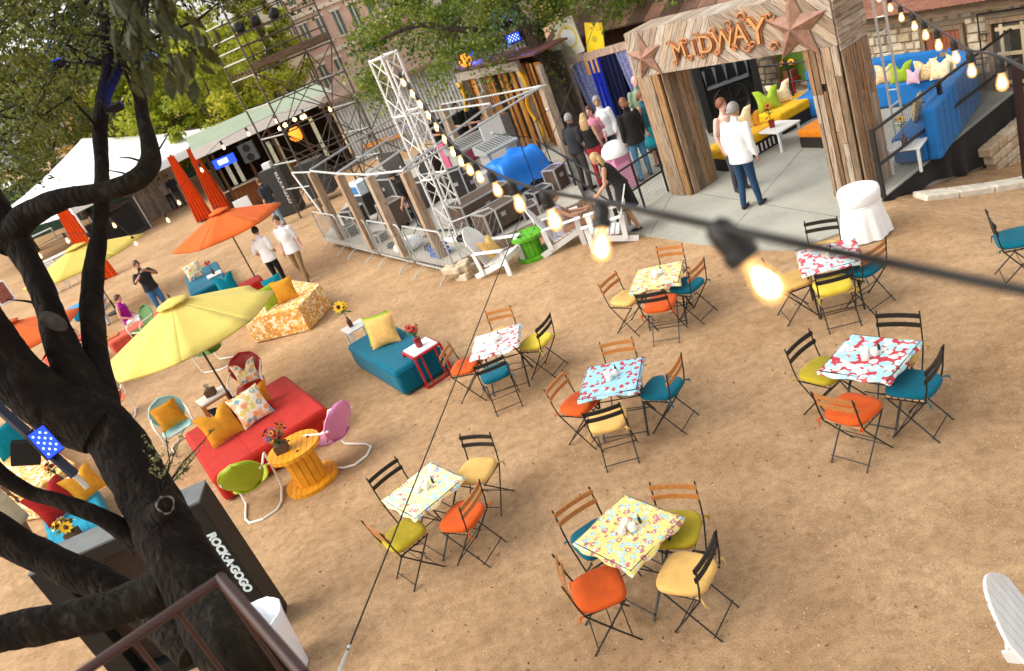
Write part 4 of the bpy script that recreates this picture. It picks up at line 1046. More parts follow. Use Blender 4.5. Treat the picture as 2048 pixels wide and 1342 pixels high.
o = sc('red', (500, 765), (482, 712), 'dark red shell chair with flowered pillow behind daybed')
p = Vector(o.location); d = Vector((-math.sin(o.rotation_euler.z), math.cos(o.rotation_euler.z), 0)); q_ = p - d * .02; pillow((q_.x, q_.y, .40), .42, o.rotation_euler.z, R(20), 'bloom', 'white flowered pillow in the dark red shell chair', 2)
shell_chair('dark green shell chair under right edge of yellow parasol', V2(G(430, 715, .2)), yaw_of(Vector((-.9, .5, 0))), SC['green'])
shell_chair('dark green shell chair beside woman in purple top', V2(G(296, 668, .2)), yaw_of(Vector((-.6, -.8, 0))), SC['green'])
shell_chair('aqua shell chair half hidden behind the tree trunk', V2(G(165, 722, .2)), yaw_of(Vector((.9, .5, 0))), SC['aqua'])
shell_chair('coral shell chair below the yellow parasol tip', V2(G(236, 822, .2)), yaw_of(Vector((-.3, 1, 0))), SC['coral'])
# ---- spool tables
def spool(label, p, r, h, col, planks=9):
    t = thing('spool_table', label, 'table', on(p, 0)); m = M('spool_' + '%02d%02d' % (int(col[0] * 99), int(col[1] * 99)), col, .5, .16, 7, bump=.2, bscale=30)
    for nm, z in (('disc_plank', 0.0), ('disc_plank', h - .06)):
        w = 2 * r / planks
        for k in range(planks):
            x0 = -r + k * w + .003; x1 = x0 + w - .006; n = 5; up = []; dn = []
            for i in range(n + 1):
                x = x0 + (x1 - x0) * i / n; y = math.sqrt(max(0, r * r - x * x)); up.append((x, y)); dn.append((x, -y))
            MB().prism(dn + up[::-1], z + .002, z + .06 - random.uniform(0, .003)).build(nm, m, t)
    n = 14; rr = r * .55
    for k in range(n):
        a_ = 2 * math.pi * k / n; MB().box((math.cos(a_) * rr, math.sin(a_) * rr, h / 2), (.02, 2 * rr * math.sin(math.pi / n) - .004, h - .125), a_).build('barrel_stave', m, t)
    for k in range(4):
        a_ = k * 1.57 + .4; MB().lathe([(.018, 0), (.018, .012)], 8, (math.cos(a_) * r * .6, math.sin(a_) * r * .6, h)).build('bolt', BLK, t)
    return t
p = V2(G(627, 962)); spool('yellow painted cable spool table with flower box', p, .38, .62, (.72, .30, .012))
vase(on(p + Vector((-.14, -.02, 0)), .621), 'wooden box of mixed red and purple flowers on yellow spool', 'box', ('red', 'orange', 'purple', 'purple', 'yellow'), 26, 21, .26, .17, .045)
p = V2(G(1070, 512)); spool('bright green cable spool table between white chairs', p, .34, .50, (.10, .36, .015), 7)
# ---- wood side table with plant
p = V2(G(424, 790, .5)); t = table_box('side_table', 'wooden side table with white top behind red daybed', on(p, 0), .5, .55, .42, .5, WHITE, WOODT)
MB().box((0, 0, .445), (.53, .40, .04)).build('apron', WOODT, t)
vase(on(p, .501), 'small potted succulent on the wooden side table', 'box', ('purple', 'white'), 5, 31, .12, .06, .03)
# ---- far lounge cluster under orange parasol
c, a, L, Wd = rect_px([(365, 548), (420, 533), (452, 560), (398, 578)], .45); bench('daybed', 'small teal bench under the orange parasol', on(c, 0), a, L, Wd, .45, TEALC, bev=.05)
p = c + Vector((-.2, .1, 0)); pillow((p.x, p.y, .452), .5, yaw_of(tocam(p)), R(15), 'bloom', 'pale flowered pillow on bench under orange parasol', 0)
p = V2(G(428, 548, .5)); table_box('side_table', 'white side table in the cluster under orange parasol', on(p, 0), .3, .42, .42, .5, WHITE); vase(on(p, .501), 'dark vase of flowers on white table under orange parasol', 'bottle', ('red', 'purple'), 4, 41, .2)
p = V2(G(486, 580, .3)); bench('daybed', 'dark red bench beside the orange parasol pole', on(p, 0), a, 1.1, .7, .42, REDC, bev=.05)
p = V2(G(462, 585, .42)); pillow((p.x, p.y, .425), .5, yaw_of(tocam(p)), R(14), 'teal', 'teal pillow on the dark red bench by parasol pole', 1)
# ---- cluster round the seated women
p = V2(G(285, 680)); bench('daybed', 'coral red bench the woman in purple sits on', on(p, 0), .5, 1.5, .7, .42, fabric('coral_cloth', (.60, .10, .06)), bev=.05)
p = V2(G(150, 712)); bench('daybed', 'coral bench by dark-haired woman left of slim trunk', on(p, 0), .9, 1.3, .7, .42, fabric('coral_cloth', (.60, .10, .06)), bev=.05)
p = V2(G(232, 705)); table_box('side_table', 'small table with flowers between the seated women', on(p, 0), .4, .6, .5, .46, WOODT); vase(on(p, .461), 'bunch of pale flowers on table between seated women', 'bottle', ('white', 'yellow'), 10, 51, .25, .16, .05)
p = V2(G(180, 628)); bench('lounge_chair', 'sky blue lounge seat beyond the women at left', on(p, 0), .5, 1.0, .7, .45, fabric('sky_cloth', (.02, .28, .55)), bev=.05)
# ---- white folding chairs and bar tables far left
WFC = M('white_resin', (.78, .78, .76), .4, .05)
def folding_chair(p, yaw, label):
    t = thing('folding_chair', label, 'chair', on(p, 0), yaw, 'white folding chairs at far left')
    MB().box((0, 0, .45), (.40, .40, .03)).build('seat', WFC, t)
    for z in (.62, .72, .82): MB().box((0, -.22 - (z - .6) * .1, z), (.38, .02, .06)).build('back_slat', WFC, t)
    for s in (-1, 1):
        MB().bar((s * .19, -.25, .86), (s * .19, .2, 0), .03, .03).build('leg', WFC, t); MB().bar((s * .17, .2, .45), (s * .17, -.2, 0), .03, .03).build('leg', WFC, t)
k = 0
for px, py, yy, lb in ((105, 590, .4, 'nearest'), (128, 580, .5, 'second nearest'), (150, 568, .6, 'third'), (118, 560, 3.4, 'middle'), (95, 573, 3.5, 'leftmost'), (142, 550, 3.6, 'farthest')):
    folding_chair(V2(G(px, py)), yy, lb + ' white folding chair below small yellow parasol')
p = V2(G(120, 545)); table_box('buffet_table', 'long white table behind the white folding chairs', on(p, 0), .5, 2.6, .8, .75, WFC)
p = V2(G(70, 500)); table_box('buffet_table', 'far white table left of the orange drape', on(p, 0), .5, 3.0, .8, .8, WFC)
p = V2(G(18, 605)); o = thing('menu_board', 'white framed board leaning at the far left edge', 'sign', on(p, 0), .3); MB().box((0, 0, .5), (.7, .05, 1.0)).build('frame', WFC, o); MB().box((0, -.03, .5), (.55, .02, .85)).build('panel', M('menu_maroon', (.22, .07, .05), .7, .4, 8), o)
# ---- bottom-left cluster behind the cabinet
c, a, L, Wd = rect_px([(78, 1015), (168, 958), (232, 1050), (105, 1105)], .46); bench('daybed', 'teal bench behind the big black cabinet, bottom left', on(c, 0), a, L, Wd, .46, fabric('bright_teal_cloth', (.0, .22, .34)), bev=.05)
for dx, dy, sz, mt, lb in ((-.1, .05, .6, 'red', 'dark red pillow on the teal bench at bottom left'), (.25, .35, .5, 'gold', 'orange pillow behind the branch on teal bench')):
    p = c + Vector((dx, dy, 0)); pillow((p.x, p.y, .462), sz, yaw_of(tocam(p)) + .3, R(30), mt, lb, 1)
p = V2(G(150, 1075, .46)); vase(on(p, .462), 'sunflowers in a box at the end of teal bench', 'box', ('yellow', 'yellow', 'white'), 12, 61, .2, .14, .07)
p = V2(G(128, 968, .5)); table_box('side_table', 'white side table with dark flowers near tree trunk', on(p, 0), .45, .55, .42, .5, WHITE)
vase(on(p, .501), 'dark bottles with red flowers on white table near trunk', 'bottle', ('red', 'red', 'orange'), 7, 71, .2, .1, .05)
ff = [G(x, y, .55) for x, y in ((-60, 905), (30, 850), (150, 925), (60, 985), (-60, 1010))]; pc = sum((V2(p) for p in ff), Vector()) / len(ff)
fb2 = thing('curved_bench', 'ochre flower-patterned bench at far left behind the trunk', 'bench', on(pc, 0)); MB().prism([(p.x - pc.x, p.y - pc.y) for p in ff], .012, .55).build('upholstered_block', FLOR, fb2, bevel=.03)
p = G(36, 905, .55); pillow((p.x, p.y, .552), .6, yaw_of(tocam(p)) + .3, R(15), 'teal', 'teal pillow on the patterned bench at far left', 0)
# ================================================================== PARASOLS
def parasol(label, c, Rr, zr, za, col, nseg=8, rot=.2, polemat=None, tilt=0):
    t = thing('parasol', label, 'parasol', on(c, 0), rot, 'market parasols'); m = fabric('canopy_%02d%02d%02d' % tuple(int(x * 99) for x in col), col, var=.05)
    nt_ = m.node_tree; bs = nt_.nodes['Principled BSDF']; bs.inputs['Transmission Weight'].default_value = 0
    tr_ = nt_.nodes.new('ShaderNodeBsdfTranslucent'); tr_.inputs[0].default_value = lin(col); mx_ = nt_.nodes.new('ShaderNodeMixShader'); mx_.inputs[0].default_value = .35
    out = nt_.nodes['Material Output']; nt_.links.new(bs.outputs[0], mx_.inputs[1]); nt_.links.new(tr_.outputs[0], mx_.inputs[2]); nt_.links.new(mx_.outputs[0], out.inputs[0])
    pm = polemat or M('dark_pole_wood', (.06, .03, .015), .5)
    for k in range(nseg):
        a0 = 2 * math.pi * k / nseg; a1 = 2 * math.pi * (k + 1) / nseg; P = []
        for i in range(7):
            f = .07 + .93 * i / 6; row = []
            for j in range(7):
                w = j / 6; A = Vector((math.cos(a0), math.sin(a0), 0)); B = Vector((math.cos(a1), math.sin(a1), 0)); d = A.lerp(B, w)
                sag = .045 * f * math.sin(math.pi * w); row.append(d * Rr * f * (1 - .03 * math.sin(math.pi * w) * f) + Vector((0, 0, za + (zr - za) * (f ** 1.08) - sag)))
            P.append(row)
        P.append([Vector(p) + Vector((0, 0, -.035)) for p in P[-1]])
        MB().grid(P).build('canopy_panel', m, t, smooth=2, solid=.004)
        rp = [Vector((math.cos(a0) * Rr * f, math.sin(a0) * Rr * f, za + (zr - za) * (f ** 1.08) - .02)) for f in (.05, .5, 1)]
        rb_ = MB().tube(rp, .012, 5).build('rib', pm, t)
        MB().tube([rp[1], (math.cos(a0) * .04, math.sin(a0) * .04, zr - .25)], .008, 5).build('strut', pm, rb_)
    P = []
    for i in range(4):
        f = i / 3; P.append([(math.cos(2 * math.pi * k / 16) * .28 * Rr / 1.5 * max(f, .03), math.sin(2 * math.pi * k / 16) * .28 * Rr / 1.5 * max(f, .03), za + .07 - .10 * f + .015 * (k % 2) * f) for k in range(17)])
    MB().grid(P).build('vent_cap', m, t, smooth=2, solid=.004)
    MB().lathe([(.012, za + .05), (.02, za + .10), (.008, za + .15)], 8).build('finial', pm, t)
    MB().tube([(0, 0, .03), (0, 0, za + .06)], .019, 10).build('pole', pm, t)
    MB().tube([(0, 0, .02), (0, 0, .42)], .03, 10).build('sleeve', BLK, t); MB().lathe([(.30, .0), (.30, .05), (.12, .08), (.05, .09)], 24).build('base', BLK, t)
    return t
parasol('large yellow parasol over the red daybed', Vector((-5.02, 13.35, 0)), 1.55, 1.78, 2.33, (.84, .72, .20), 8, .15)
parasol('orange parasol in front of the two men in white', Vector((-5.66, 21.0, 0)), 1.5, 1.86, 2.32, (.78, .17, .03), 6, .25)
parasol('small yellow parasol far left behind the slim trunk', Vector((-11.3, 25.6, 0)), 1.9, 1.85, 2.35, (.80, .66, .16), 6, .3)
p = G(15, 650, 2.2); parasol('orange parasol half hidden at the left edge', V2(p), 1.45, 1.80, 2.25, (.78, .17, .035), 6, .6)
p = G(5, 408, 2.6); parasol('far orange parasol at the left edge below white tent', V2(p), 2.2, 2.1, 2.8, (.78, .36, .05), 8, .3)
# ================================================================== ADIRONDACK CHAIRS
ADW = M('white_slat_paint', (.70, .71, .70), .45, .06)
def adirondack(label, p, yaw, scale=1.0):
    t = thing('adirondack_chair', label, 'chair', on(p, 0), yaw, 'white adirondack chairs'); t.scale = (scale,) * 3
    n = 7; ang = R(24); up = Vector((0, -math.sin(ang), math.cos(ang)))
    for k in range(n):
        u = (k - 3) / 3; x = u * .225; L = .82 - .19 * u * u; b = Vector((x * .9, -.20, .24)); e = b + up * (L + .02) + Vector((x * .12, 0, 0))
        zz_ = (e - b).normalized(); yy_ = Vector((0, 1, .4)); yy_ = (yy_ - zz_ * yy_.dot(zz_)).normalized(); xx_ = yy_.cross(zz_); LL = (e - b).length; hw_ = .0325
        top_ = lambda q: LL - .5 * ((u + q / .225) ** 2 - u * u) * .38
        pl = [(-hw_, 0), (hw_, 0)] + [(q, top_(q)) for q in (hw_, hw_ / 2, 0, -hw_ / 2, -hw_)]; nn_p = len(pl)
        so2 = MB().add([(a_, -.01, c_) for a_, c_ in pl] + [(a_, .01, c_) for a_, c_ in pl], [tuple(range(nn_p)), tuple(range(nn_p, 2 * nn_p))[::-1]] + [((i + 1) % nn_p, i, nn_p + i, nn_p + (i + 1) % nn_p) for i in range(nn_p)]).build('back_slat', ADW, t)
        mm_ = Matrix((xx_, yy_, zz_)).transposed().to_4x4(); mm_.translation = b; so2.matrix_basis = mm_
    for k in range(6):
        y = .30 - k * .095; z = .355 - k * .022; MB().box((0, y, z), (.54, .085, .02)).build('seat_slat', ADW, t)
    MB().box((0, .335, .31), (.54, .02, .10)).build('front_apron', ADW, t)
    for s in (-1, 1):
        plank('side_rail', (s * .25, .36, .30), (s * .25, -.52, .035), .11, .025, (1, 0, 0), ADW, t)
        MB().box((s * .28, .33, .27), (.03, .10, .54)).build('front_leg', ADW, t)
        plank('arm', (s * .335, .42, .555), (s * .32, -.34, .555), .13, .022, (0, 0, 1), ADW, t, bevel=.008)
        plank('arm_post', (s * .285, -.30, .10), (s * .285, -.34, .545), .09, .025, (1, 0, 0), ADW, t)
    plank('back_brace', (-.29, -.355, .50), (.29, -.355, .50), .06, .02, (0, 1, 0), ADW, t); plank('back_brace', (-.26, -.45, .72), (.26, -.45, .72), .05, .02, (0, 1, 0), ADW, t)
    return t
def adp(px, py, face, label, s=1.0): return adirondack(label, V2(G(px, py)), yaw_of(Vector(face)), s)
ad1 = adp(1008, 540, (.75, -.65, 0), 'white adirondack chair with orange pillow left of green spool')
d = Vector((-math.sin(ad1.rotation_euler.z), math.cos(ad1.rotation_euler.z), 0)); p = Vector(ad1.location) - d * .02; pillow((p.x, p.y, .33), .44, ad1.rotation_euler.z, R(28), 'tan', 'orange tan pillow in the white adirondack chair', 1)
adp(1135, 490, (.9, -.15, 0), 'white adirondack chair the woman in lavender sits on')
adp(1225, 485, (-.9, .3, 0), 'white adirondack chair beside black-dressed woman')
adirondack('white adirondack chair cut off at the bottom right corner', V2(Vector((2.50, 3.12, 0))), yaw_of(Vector((.80, -.62, 0))), 1.0)
# ================================================================== BIG BLACK CABINET AT BOTTOM LEFT
cb0 = Vector((-3.46, 7.06, 0)); cb = thing('amplifier_cabinet', 'giant black amplifier-style cabinet with brown grille behind the oak', 'cabinet', cb0, R(1.5))
CABB = M('black_tolex', (.006, .0055, .005), .6, .2, 20, bump=.3, bscale=120); CW, CHH, CDp = 1.80, 1.78, .40
for x in (-.12, -CW + .12): MB().box((x, CDp / 2, CHH / 2), (.24, CDp, CHH)).build('frame_stile', CABB, cb, bevel=.01)
MB().box((-CW / 2, CDp / 2, CHH - .07), (CW - .482, CDp - .002, .14)).build('top_rail', CABB, cb)
MB().box((-CW / 2, CDp / 2, .1), (CW - .482, CDp - .002, .2)).build('bottom_rail', CABB, cb)
MB().box((-CW / 2, CDp / 2, CHH + .012), (CW, CDp, .022)).build('top_board', M('lit_top_grey', (.13, .14, .14), .6, .2, 4), cb)  # light falling on the black cabinet's top is put into this grey
gm = NT('brown_grille_cloth'); wv = gm.n('TexWave'); wv.inputs['Scale'].default_value = 14; wv.inputs['Distortion'].default_value = 1.5; gm.l(gm.co(), wv.inputs[0])
gm.l(gm.ramp(wv.outputs['Fac'], [(.2, (.018, .008, .003)), (.8, (.045, .02, .008))]), gm.b.inputs['Base Color']); gm.b.inputs['Roughness'].default_value = .8; gm.bump(wv.outputs['Fac'], .6, .01)
MB().box((-CW / 2, .18, CHH / 2), (CW - .45, .03, CHH - .3)).build('grille_cloth', gm.m, cb)
tx = text_mb('ROCK·A·GOGO', .118, .004, .006, M('white_lettering', (.66, .78, .80), .5, .03), 'lettering', cb, space=.95)
tx.matrix_basis = Matrix.Translation((-.085, -.006, 1.02)) @ Matrix.Rotation(R(90), 4, 'X') @ Matrix.Rotation(R(-90), 4, 'Z')
MB().box((-1.42, -.006, CHH - .08), (.17, .01, .055)).build('tag_plate', M('yellow_tag', (.70, .48, .02), .5), cb)
for z in (.42, .30): MB().box((-.06, -.02, z), (.07, .04, .08)).build('latch', BLK, cb)
# white lined bin in front of the cabinet
t = thing('waste_bin', 'white lined waste bin in front of black cabinet', 'bin', Vector((-3.33, 6.40, 0)))
n = 36; prof = [(.20, .01), (.23, .3), (.255, .62), (.275, .74), (.262, .745), (.245, .70), (.22, .35)]; V = []; F = []
for i, (r_, z) in enumerate(prof):
    for k in range(n):
        a_ = 6.2832 * k / n; w = 1 + .02 * math.sin(9 * a_ + i) + .015 * math.sin(17 * a_); V.append((r_ * w * math.cos(a_), r_ * w * math.sin(a_), z))
for i in range(len(prof) - 1):
    for k in range(n): F.append((i * n + k, i * n + (k + 1) % n, (i + 1) * n + (k + 1) % n, (i + 1) * n + k))
MB().add(V, F).build('bin_liner', M('white_liner_film', (.80, .82, .86), .3, .05), t, smooth=2); MB().lathe([(.19, .0), (.21, .34)], 24).build('bucket', M('grey_bucket', (.4, .4, .4), .5), t)
# ================================================================== LANDING WITH BROWN RAILING (camera's own stair landing)
BRN = M('brown_rail_paint', (.042, .015, .012), .38, .12, 14)
ct = D(442, 1157, 2.6); zt = ct.z; lf = G(165, 1345, zt); ldir = V2(lf) - V2(ct); ldir.normalize()
end = V2(ct) + ldir * 1.6; rr_ = D(610, 1352, 2.12)
rg = thing('landing_railing', 'brown painted steel railing of the stair landing, bottom left', 'railing', (ct.x, ct.y, zt - 1.02))
def RL(p): return Vector((p[0] - ct.x, p[1] - ct.y, p[2] - (zt - 1.02)))
MB().tube([RL(ct), RL(Vector((end.x, end.y, zt)))], .0175, 12).build('top_rail', BRN, rg, smooth=True)
MB().tube([RL(ct), RL(rr_)], .0185, 12).build('stair_handrail', BRN, rg, smooth=True)
MB().sph(RL(ct), .020, 12, 8).build('elbow', BRN, rg, smooth=True)
for k in range(0, 11):
    b = V2(ct) + ldir * (.012 + k * .145); MB().tube([RL((b.x, b.y, zt - .01)), RL((b.x, b.y, zt - 1.0))], .0085, 8).build('baluster', BRN, rg, smooth=True)
MB().tube([RL((ct.x, ct.y, zt - .95)), RL((end.x, end.y, zt - .95))], .014, 8).build('bottom_rail', BRN, rg)
ln = thing('stair_landing', 'grey stair landing just below the frame at bottom left', 'landing', (ct.x, ct.y, 0)); pn = Vector((ldir.y, -ldir.x, 0)); pn = pn if pn.y < 0 else -pn
zf = zt - 1.03
MB().prism([(q.x - ct.x, q.y - ct.y) for q in (V2(ct) - ldir * .05 - pn * .06, V2(end) - pn * .06, V2(end) + pn * 1.0, V2(ct) - ldir * .05 + pn * 1.0)], zf - .12, zf).build('deck', M('grey_deck', (.2, .19, .18), .8), ln)
for q in (V2(ct) + pn * .9, V2(end) + pn * .9, V2(end) + pn * .05): MB().box((q.x - ct.x, q.y - ct.y, (zf - .12) / 2), (.1, .1, zf - .12)).build('support_post', BRN, ln)
# ================================================================== SOUND BOOTH
PZ = .30
GREYW = weathered('grey_post_wood', [(.40, .29, .20), (.46, .36, .27), (.36, .25, .16)]); PIPE = M('galvanised_pipe', (.50, .52, .50), .4, .12, 8, metal=.4)
bp = [G(648, 476, PZ), G(905, 528, PZ), G(1010, 470, PZ), G(1168, 398, PZ), Vector((3.1, 21.0, PZ)), Vector((1.2, 27.5, PZ)), Vector((-2.6, 30.5, PZ))]
bp = [V2(p) for p in bp]
pf = thing('booth_platform', 'low concrete platform carrying the sound booth behind steel barriers', 'platform', on(bp[0], 0))
MB().prism([(p.x - bp[0].x, p.y - bp[0].y) for p in bp], PZ - .10, PZ).build('slab', concrete('booth_concrete', (.42, .39, .33), 2), pf)
inn = sum(bp, Vector()) / len(bp)
MB().prism([((p.x - inn.x) * .93 + inn.x - bp[0].x, (p.y - inn.y) * .93 + inn.y - bp[0].y) for p in bp], -.05, PZ - .101).build('footing', DARKWOOD, pf)
# plank facing along the right side
a = bp[1]; b = bp[3]; u = (b - a).normalized(); nn = Vector((u.y, -u.x, 0)); L = (b - a).length; x = 0
while x < L:
    w = random.uniform(.10, .16); p = a + u * (x + w / 2) + nn * .06 - bp[0]
    zt2 = PZ + .02 + random.uniform(-.02, .03); plank('facing_plank', (p.x, p.y, -.02), (p.x, p.y, zt2), w - .008, .03, nn, GREYW, pf); x += w
# corner stones
for k in range(9):
    p = a + u * random.uniform(-.35, .3) + nn * random.uniform(.05, .3) - bp[0]; s = random.uniform(.13, .26)
    o = MB().box((0, 0, 0), (s * 1.4, s, s * .7)).build('corner_stone', STONE, pf, bevel=.03); o.location = (p.x, p.y, .06 + .09 * (k % 3)); o.rotation_euler = (0, 0, random.uniform(0, 3))
bt = thing('sound_booth', 'sound booth frame of timber posts and grey roof pipes', 'frame', on(bp[0], PZ))
def BL(p, z=0): return Vector((p.x - bp[0].x, p.y - bp[0].y, z))
PH = 1.95
fp = [V2(G(x, y, PZ)) for x, y in ((688, 478), (748, 497), (812, 512), (884, 514))]
rp_ = [V2(G(x, y, PZ)) for x, y in ((935, 335), (1012, 318), (1138, 322))]
fdir = (fp[3] - fp[0]).normalized()
for p in fp + rp_: plank('post', BL(p, 0), BL(p, PH), .19, .17, (fdir.x, fdir.y, 0), GREYW, bt, bevel=.01)
bk = [p + Vector((2.4, 3.4, 0)) for p in fp]
for a_, b_ in zip(fp[:-1], fp[1:]): MB().tube([BL(a_, PH + .03), BL(b_, PH + .03)], .028, 8).build('roof_pipe', PIPE, bt)
for i, a_ in enumerate(fp): MB().tube([BL(a_, PH + .06), BL(bk[i], PH + .06)], .028, 8).build('roof_pipe', PIPE, bt)
MB().tube([BL(bk[0], PH + .09), BL(bk[3], PH + .09)], .028, 8).build('roof_pipe', PIPE, bt)
for a_, b_ in ((bk[3], rp_[2]), (rp_[0], rp_[2]), (fp[3], rp_[2])): MB().tube([BL(a_, PH + .0), BL(b_, PH + .0)], .026, 8).build('roof_pipe', PIPE, bt)
lw = fp[0] - fdir * 1.6; MB().tube([BL(fp[0], PH), BL(lw, PH - .02)], .026, 8).build('roof_pipe', PIPE, bt); MB().tube([BL(lw, PH - .02), BL(fp[0] - fdir * .1, -.2)], .024, 8).build('brace_pipe', PIPE, bt)
# ---- crowd barriers
def barrier(p0, p1, label):
    u = (p1 - p0); L = u.length; t = thing('crowd_barrier', label, 'barrier', on(p0, 0), math.atan2(u.y, u.x), 'steel crowd barriers round the booth')
    MB().tube([(.04, 0, .18), (.04, 0, 1.0), (.12, 0, 1.09), (L - .12, 0, 1.09), (L - .04, 0, 1.0), (L - .04, 0, .18)], .019, 8, closed=True).build('frame', PIPE, t, smooth=True)
    mb = MB(); n = int(L / .07)
    for k in range(n):
        x = .06 + (L - .12) * k / n
        mb.bar((x, .0, .20), (min(x + .55, L - .05), 0, .20 + min(.55, L - .05 - x) * 1.5), .006, .006) if k % 2 == 0 else mb.bar((x, .004, .20), (max(x - .55, .05), .004, .20 + min(.55, x - .05) * 1.5), .006, .006)
    o = mb.build('wire_infill', M('barrier_wire', (.34, .36, .34), .5), t); o['kind'] = 'stuff'
    for x in (.35, L - .35): MB().tube([(x, -.32, .0), (x, -.26, .07), (x, 0, .17), (x, .26, .07), (x, .32, .0)], .016, 6).build('foot', PIPE, t, smooth=True)
q0 = V2(G(655, 492)); q1 = V2(G(925, 562)); nb = 4
for k in range(nb): barrier(q0 + (q1 - q0) * (k / nb) + (q1 - q0).normalized() * .05, q0 + (q1 - q0) * ((k + 1) / nb) - (q1 - q0).normalized() * .05, ('farthest', 'second farthest', 'second nearest', 'nearest')[k] + ' steel crowd barrier along the booth front')
barrier(V2(G(922, 548)) + Vector((.1, 0, 0)), V2(G(1028, 508)), 'steel crowd barrier behind the white chair at booth corner')
# ---- black rail and mesh by the arch's left post
p0 = V2(G(1242, 452)); p1 = V2(G(1338, 386)); u = p1 - p0; L = u.length
t = thing('mesh_railing', 'black pipe railing with mesh left of the arch', 'railing', on(p0, F0), math.atan2(u.y, u.x))
for x in (0, L / 2, L): MB().tube([(x, 0, 0), (x, 0, .95)], .024, 8).build('post', BLK, t)
for z in (.93, .45): MB().tube([(0, 0, z), (L, 0, z)], .022, 8).build('rail', BLK, t)
mb = MB()
for k in range(int(L / .07)): mb.box((k * .07 + .03, .02, .46), (.004, .004, .9))
for k in range(12): mb.box((L / 2, .024, .06 + k * .072), (L, .004, .004))
o = mb.build('wire_mesh', M('galvanised_wire', (.20, .20, .19), .5), t); o['kind'] = 'stuff'
p1 = V2(G(1100, 352)); p0b = V2(G(1240, 452)); u = p1 - p0b; L = u.length
t = thing('mesh_railing', 'black pipe railing behind the seated woman in lavender', 'railing', on(p0b, F0), math.atan2(u.y, u.x))
for x in (.05, L * .5, L): MB().tube([(x, 0, 0), (x, 0, .95)], .024, 8).build('post', BLK, t)
for z in (.93, .45): MB().tube([(.05, 0, z), (L, 0, z)], .022, 8).build('rail', BLK, t)
# ---- booth gear
RUBB = M('cable_black', (.014, .013, .012), .6)
ALU = M('case_aluminium', (.55, .55, .54), .35, .1, 12, metal=.5); CASE = M('case_black_ply', (.030, .026, .024), .55, .25, 10); CASEB = M('case_brown_ply', (.10, .065, .045), .6, .25, 10)
def road_case(label, p, yaw, L, Wd, H, mat=None, wheels=True, lid=0.0, z=None):
    t = thing('road_case', label, 'flight case', on(p, PZ if z is None else z), yaw, 'flight cases in the sound booth'); z0 = .09 if wheels else 0
    MB().box((0, 0, z0 + H / 2), (L, Wd, H)).build('body', mat or CASE, t)
    for a_ in (-1, 1):
        for b_ in (-1, 1): MB().box((a_ * L / 2, b_ * Wd / 2, z0 + H / 2), (.035, .035, H + .02)).build('edge_trim', ALU, t)
        MB().box((a_ * L / 2, 0, z0 + H), (.034, Wd - .04, .034)).build('edge_trim', ALU, t); MB().box((0, a_ * Wd / 2, z0 + H), (L - .04, .034, .034)).build('edge_trim', ALU, t)
    if wheels:
        for a_ in (-1, 1):
            for b_ in (-1, 1): MB().lathe([(.04, -.015), (.04, .015)], 10, (a_ * (L / 2 - .08), b_ * (Wd / 2 - .08), .04), Matrix.Rotation(R(90), 3, 'Y')).build('castor', DK, t)
    MB().box((0, -Wd / 2 - .006, z0 + H * .62), (.12, .012, .09)).build('latch', ALU, t)
    if lid:
        MB().box((0, Wd / 2 + .02, z0 + H + lid / 2), (L, .05, lid)).build('open_lid', CASE, t)
    return t
byaw = math.atan2(fdir.y, fdir.x)
def gear(px, py, *a, **k): return road_case(a[0], V2(G(px, py, PZ)), byaw + a[1], *a[2:], **k)
gear(800, 405, 'black flight case with its tall lid open in booth', .1, 1.1, .6, .75, lid=.55)
gear(800, 455, 'narrow grey-edged case beside the man in booth', .0, .55, .5, .65, CASEB)
gear(905, 455, 'low pale grey case at the near booth corner', .2, .6, .5, .5, M('pale_case', (.42, .40, .36), .6))
gear(975, 440, 'long brown flight case nearest the truss tower', 1.55, 1.3, .7, .55, CASEB)
gear(1005, 455, 'brown flight case nearest the plank facing', 1.55, .9, .55, .42, CASEB)
gear(1040, 372, 'flight case under the blue tarpaulin', 1.5, 1.0, .7, .62)
gear(870, 420, 'black rack case behind the truss tower', .3, .7, .6, .8)
gear(720, 455, 'black drum case behind the barriers', .2, .5, .5, .5)
# blue and white cooler
p = V2(G(742, 425, PZ)); t = thing('cooler_crate', 'white and blue cooler standing on booth gear', 'cooler', on(p, PZ), byaw + .1)
MB().box((0, 0, .30), (.62, .42, .60)).build('stand', CASE, t); MB().box((0, 0, .78), (.66, .44, .34)).build('shell', M('cooler_white', (.62, .70, .74), .4), t, bevel=.02); MB().box((0, -.222, .79), (.50, .02, .22)).build('front_panel', M('cooler_blue', (.02, .17, .42), .4), t); MB().box((0, .02, .965), (.66, .46, .03)).build('lid', M('cooler_white', (.62, .70, .74), .4), t)
# blue tarpaulin
p = V2(G(1045, 372, PZ)); P = []; nn_ = 26
for i in range(nn_):
    row = []
    for j in range(nn_):
        u_ = -1 + 2 * i / (nn_ - 1); v_ = -1 + 2 * j / (nn_ - 1); x = u_ * .92; y = v_ * .85; ex = max(0, abs(x) - .54); ey = max(0, abs(y) - .40); e = max(ex, ey)
        z = .80 - 1.5 * max(0, e) + .07 * mnoise.noise((x * 5, y * 5, 1)) + .12 * max(0, mnoise.noise((x * 2.4, y * 2.4, 4)))
        k = 1 - .25 * sm(0, .35, ex); k2 = 1 - .25 * sm(0, .35, ey)
        row.append((x * k, y * k2, max(.02, z)))
    P.append(row)
o = MB().grid(P).build('tarpaulin', M('blue_tarp_plastic', (.008, .17, .62), .35, .12, 5), smooth=2); o.location = on(p, PZ); o.rotation_euler = (0, 0, byaw + 1.5); tag(o, 'bright blue tarpaulin thrown over a booth case', 'tarpaulin')
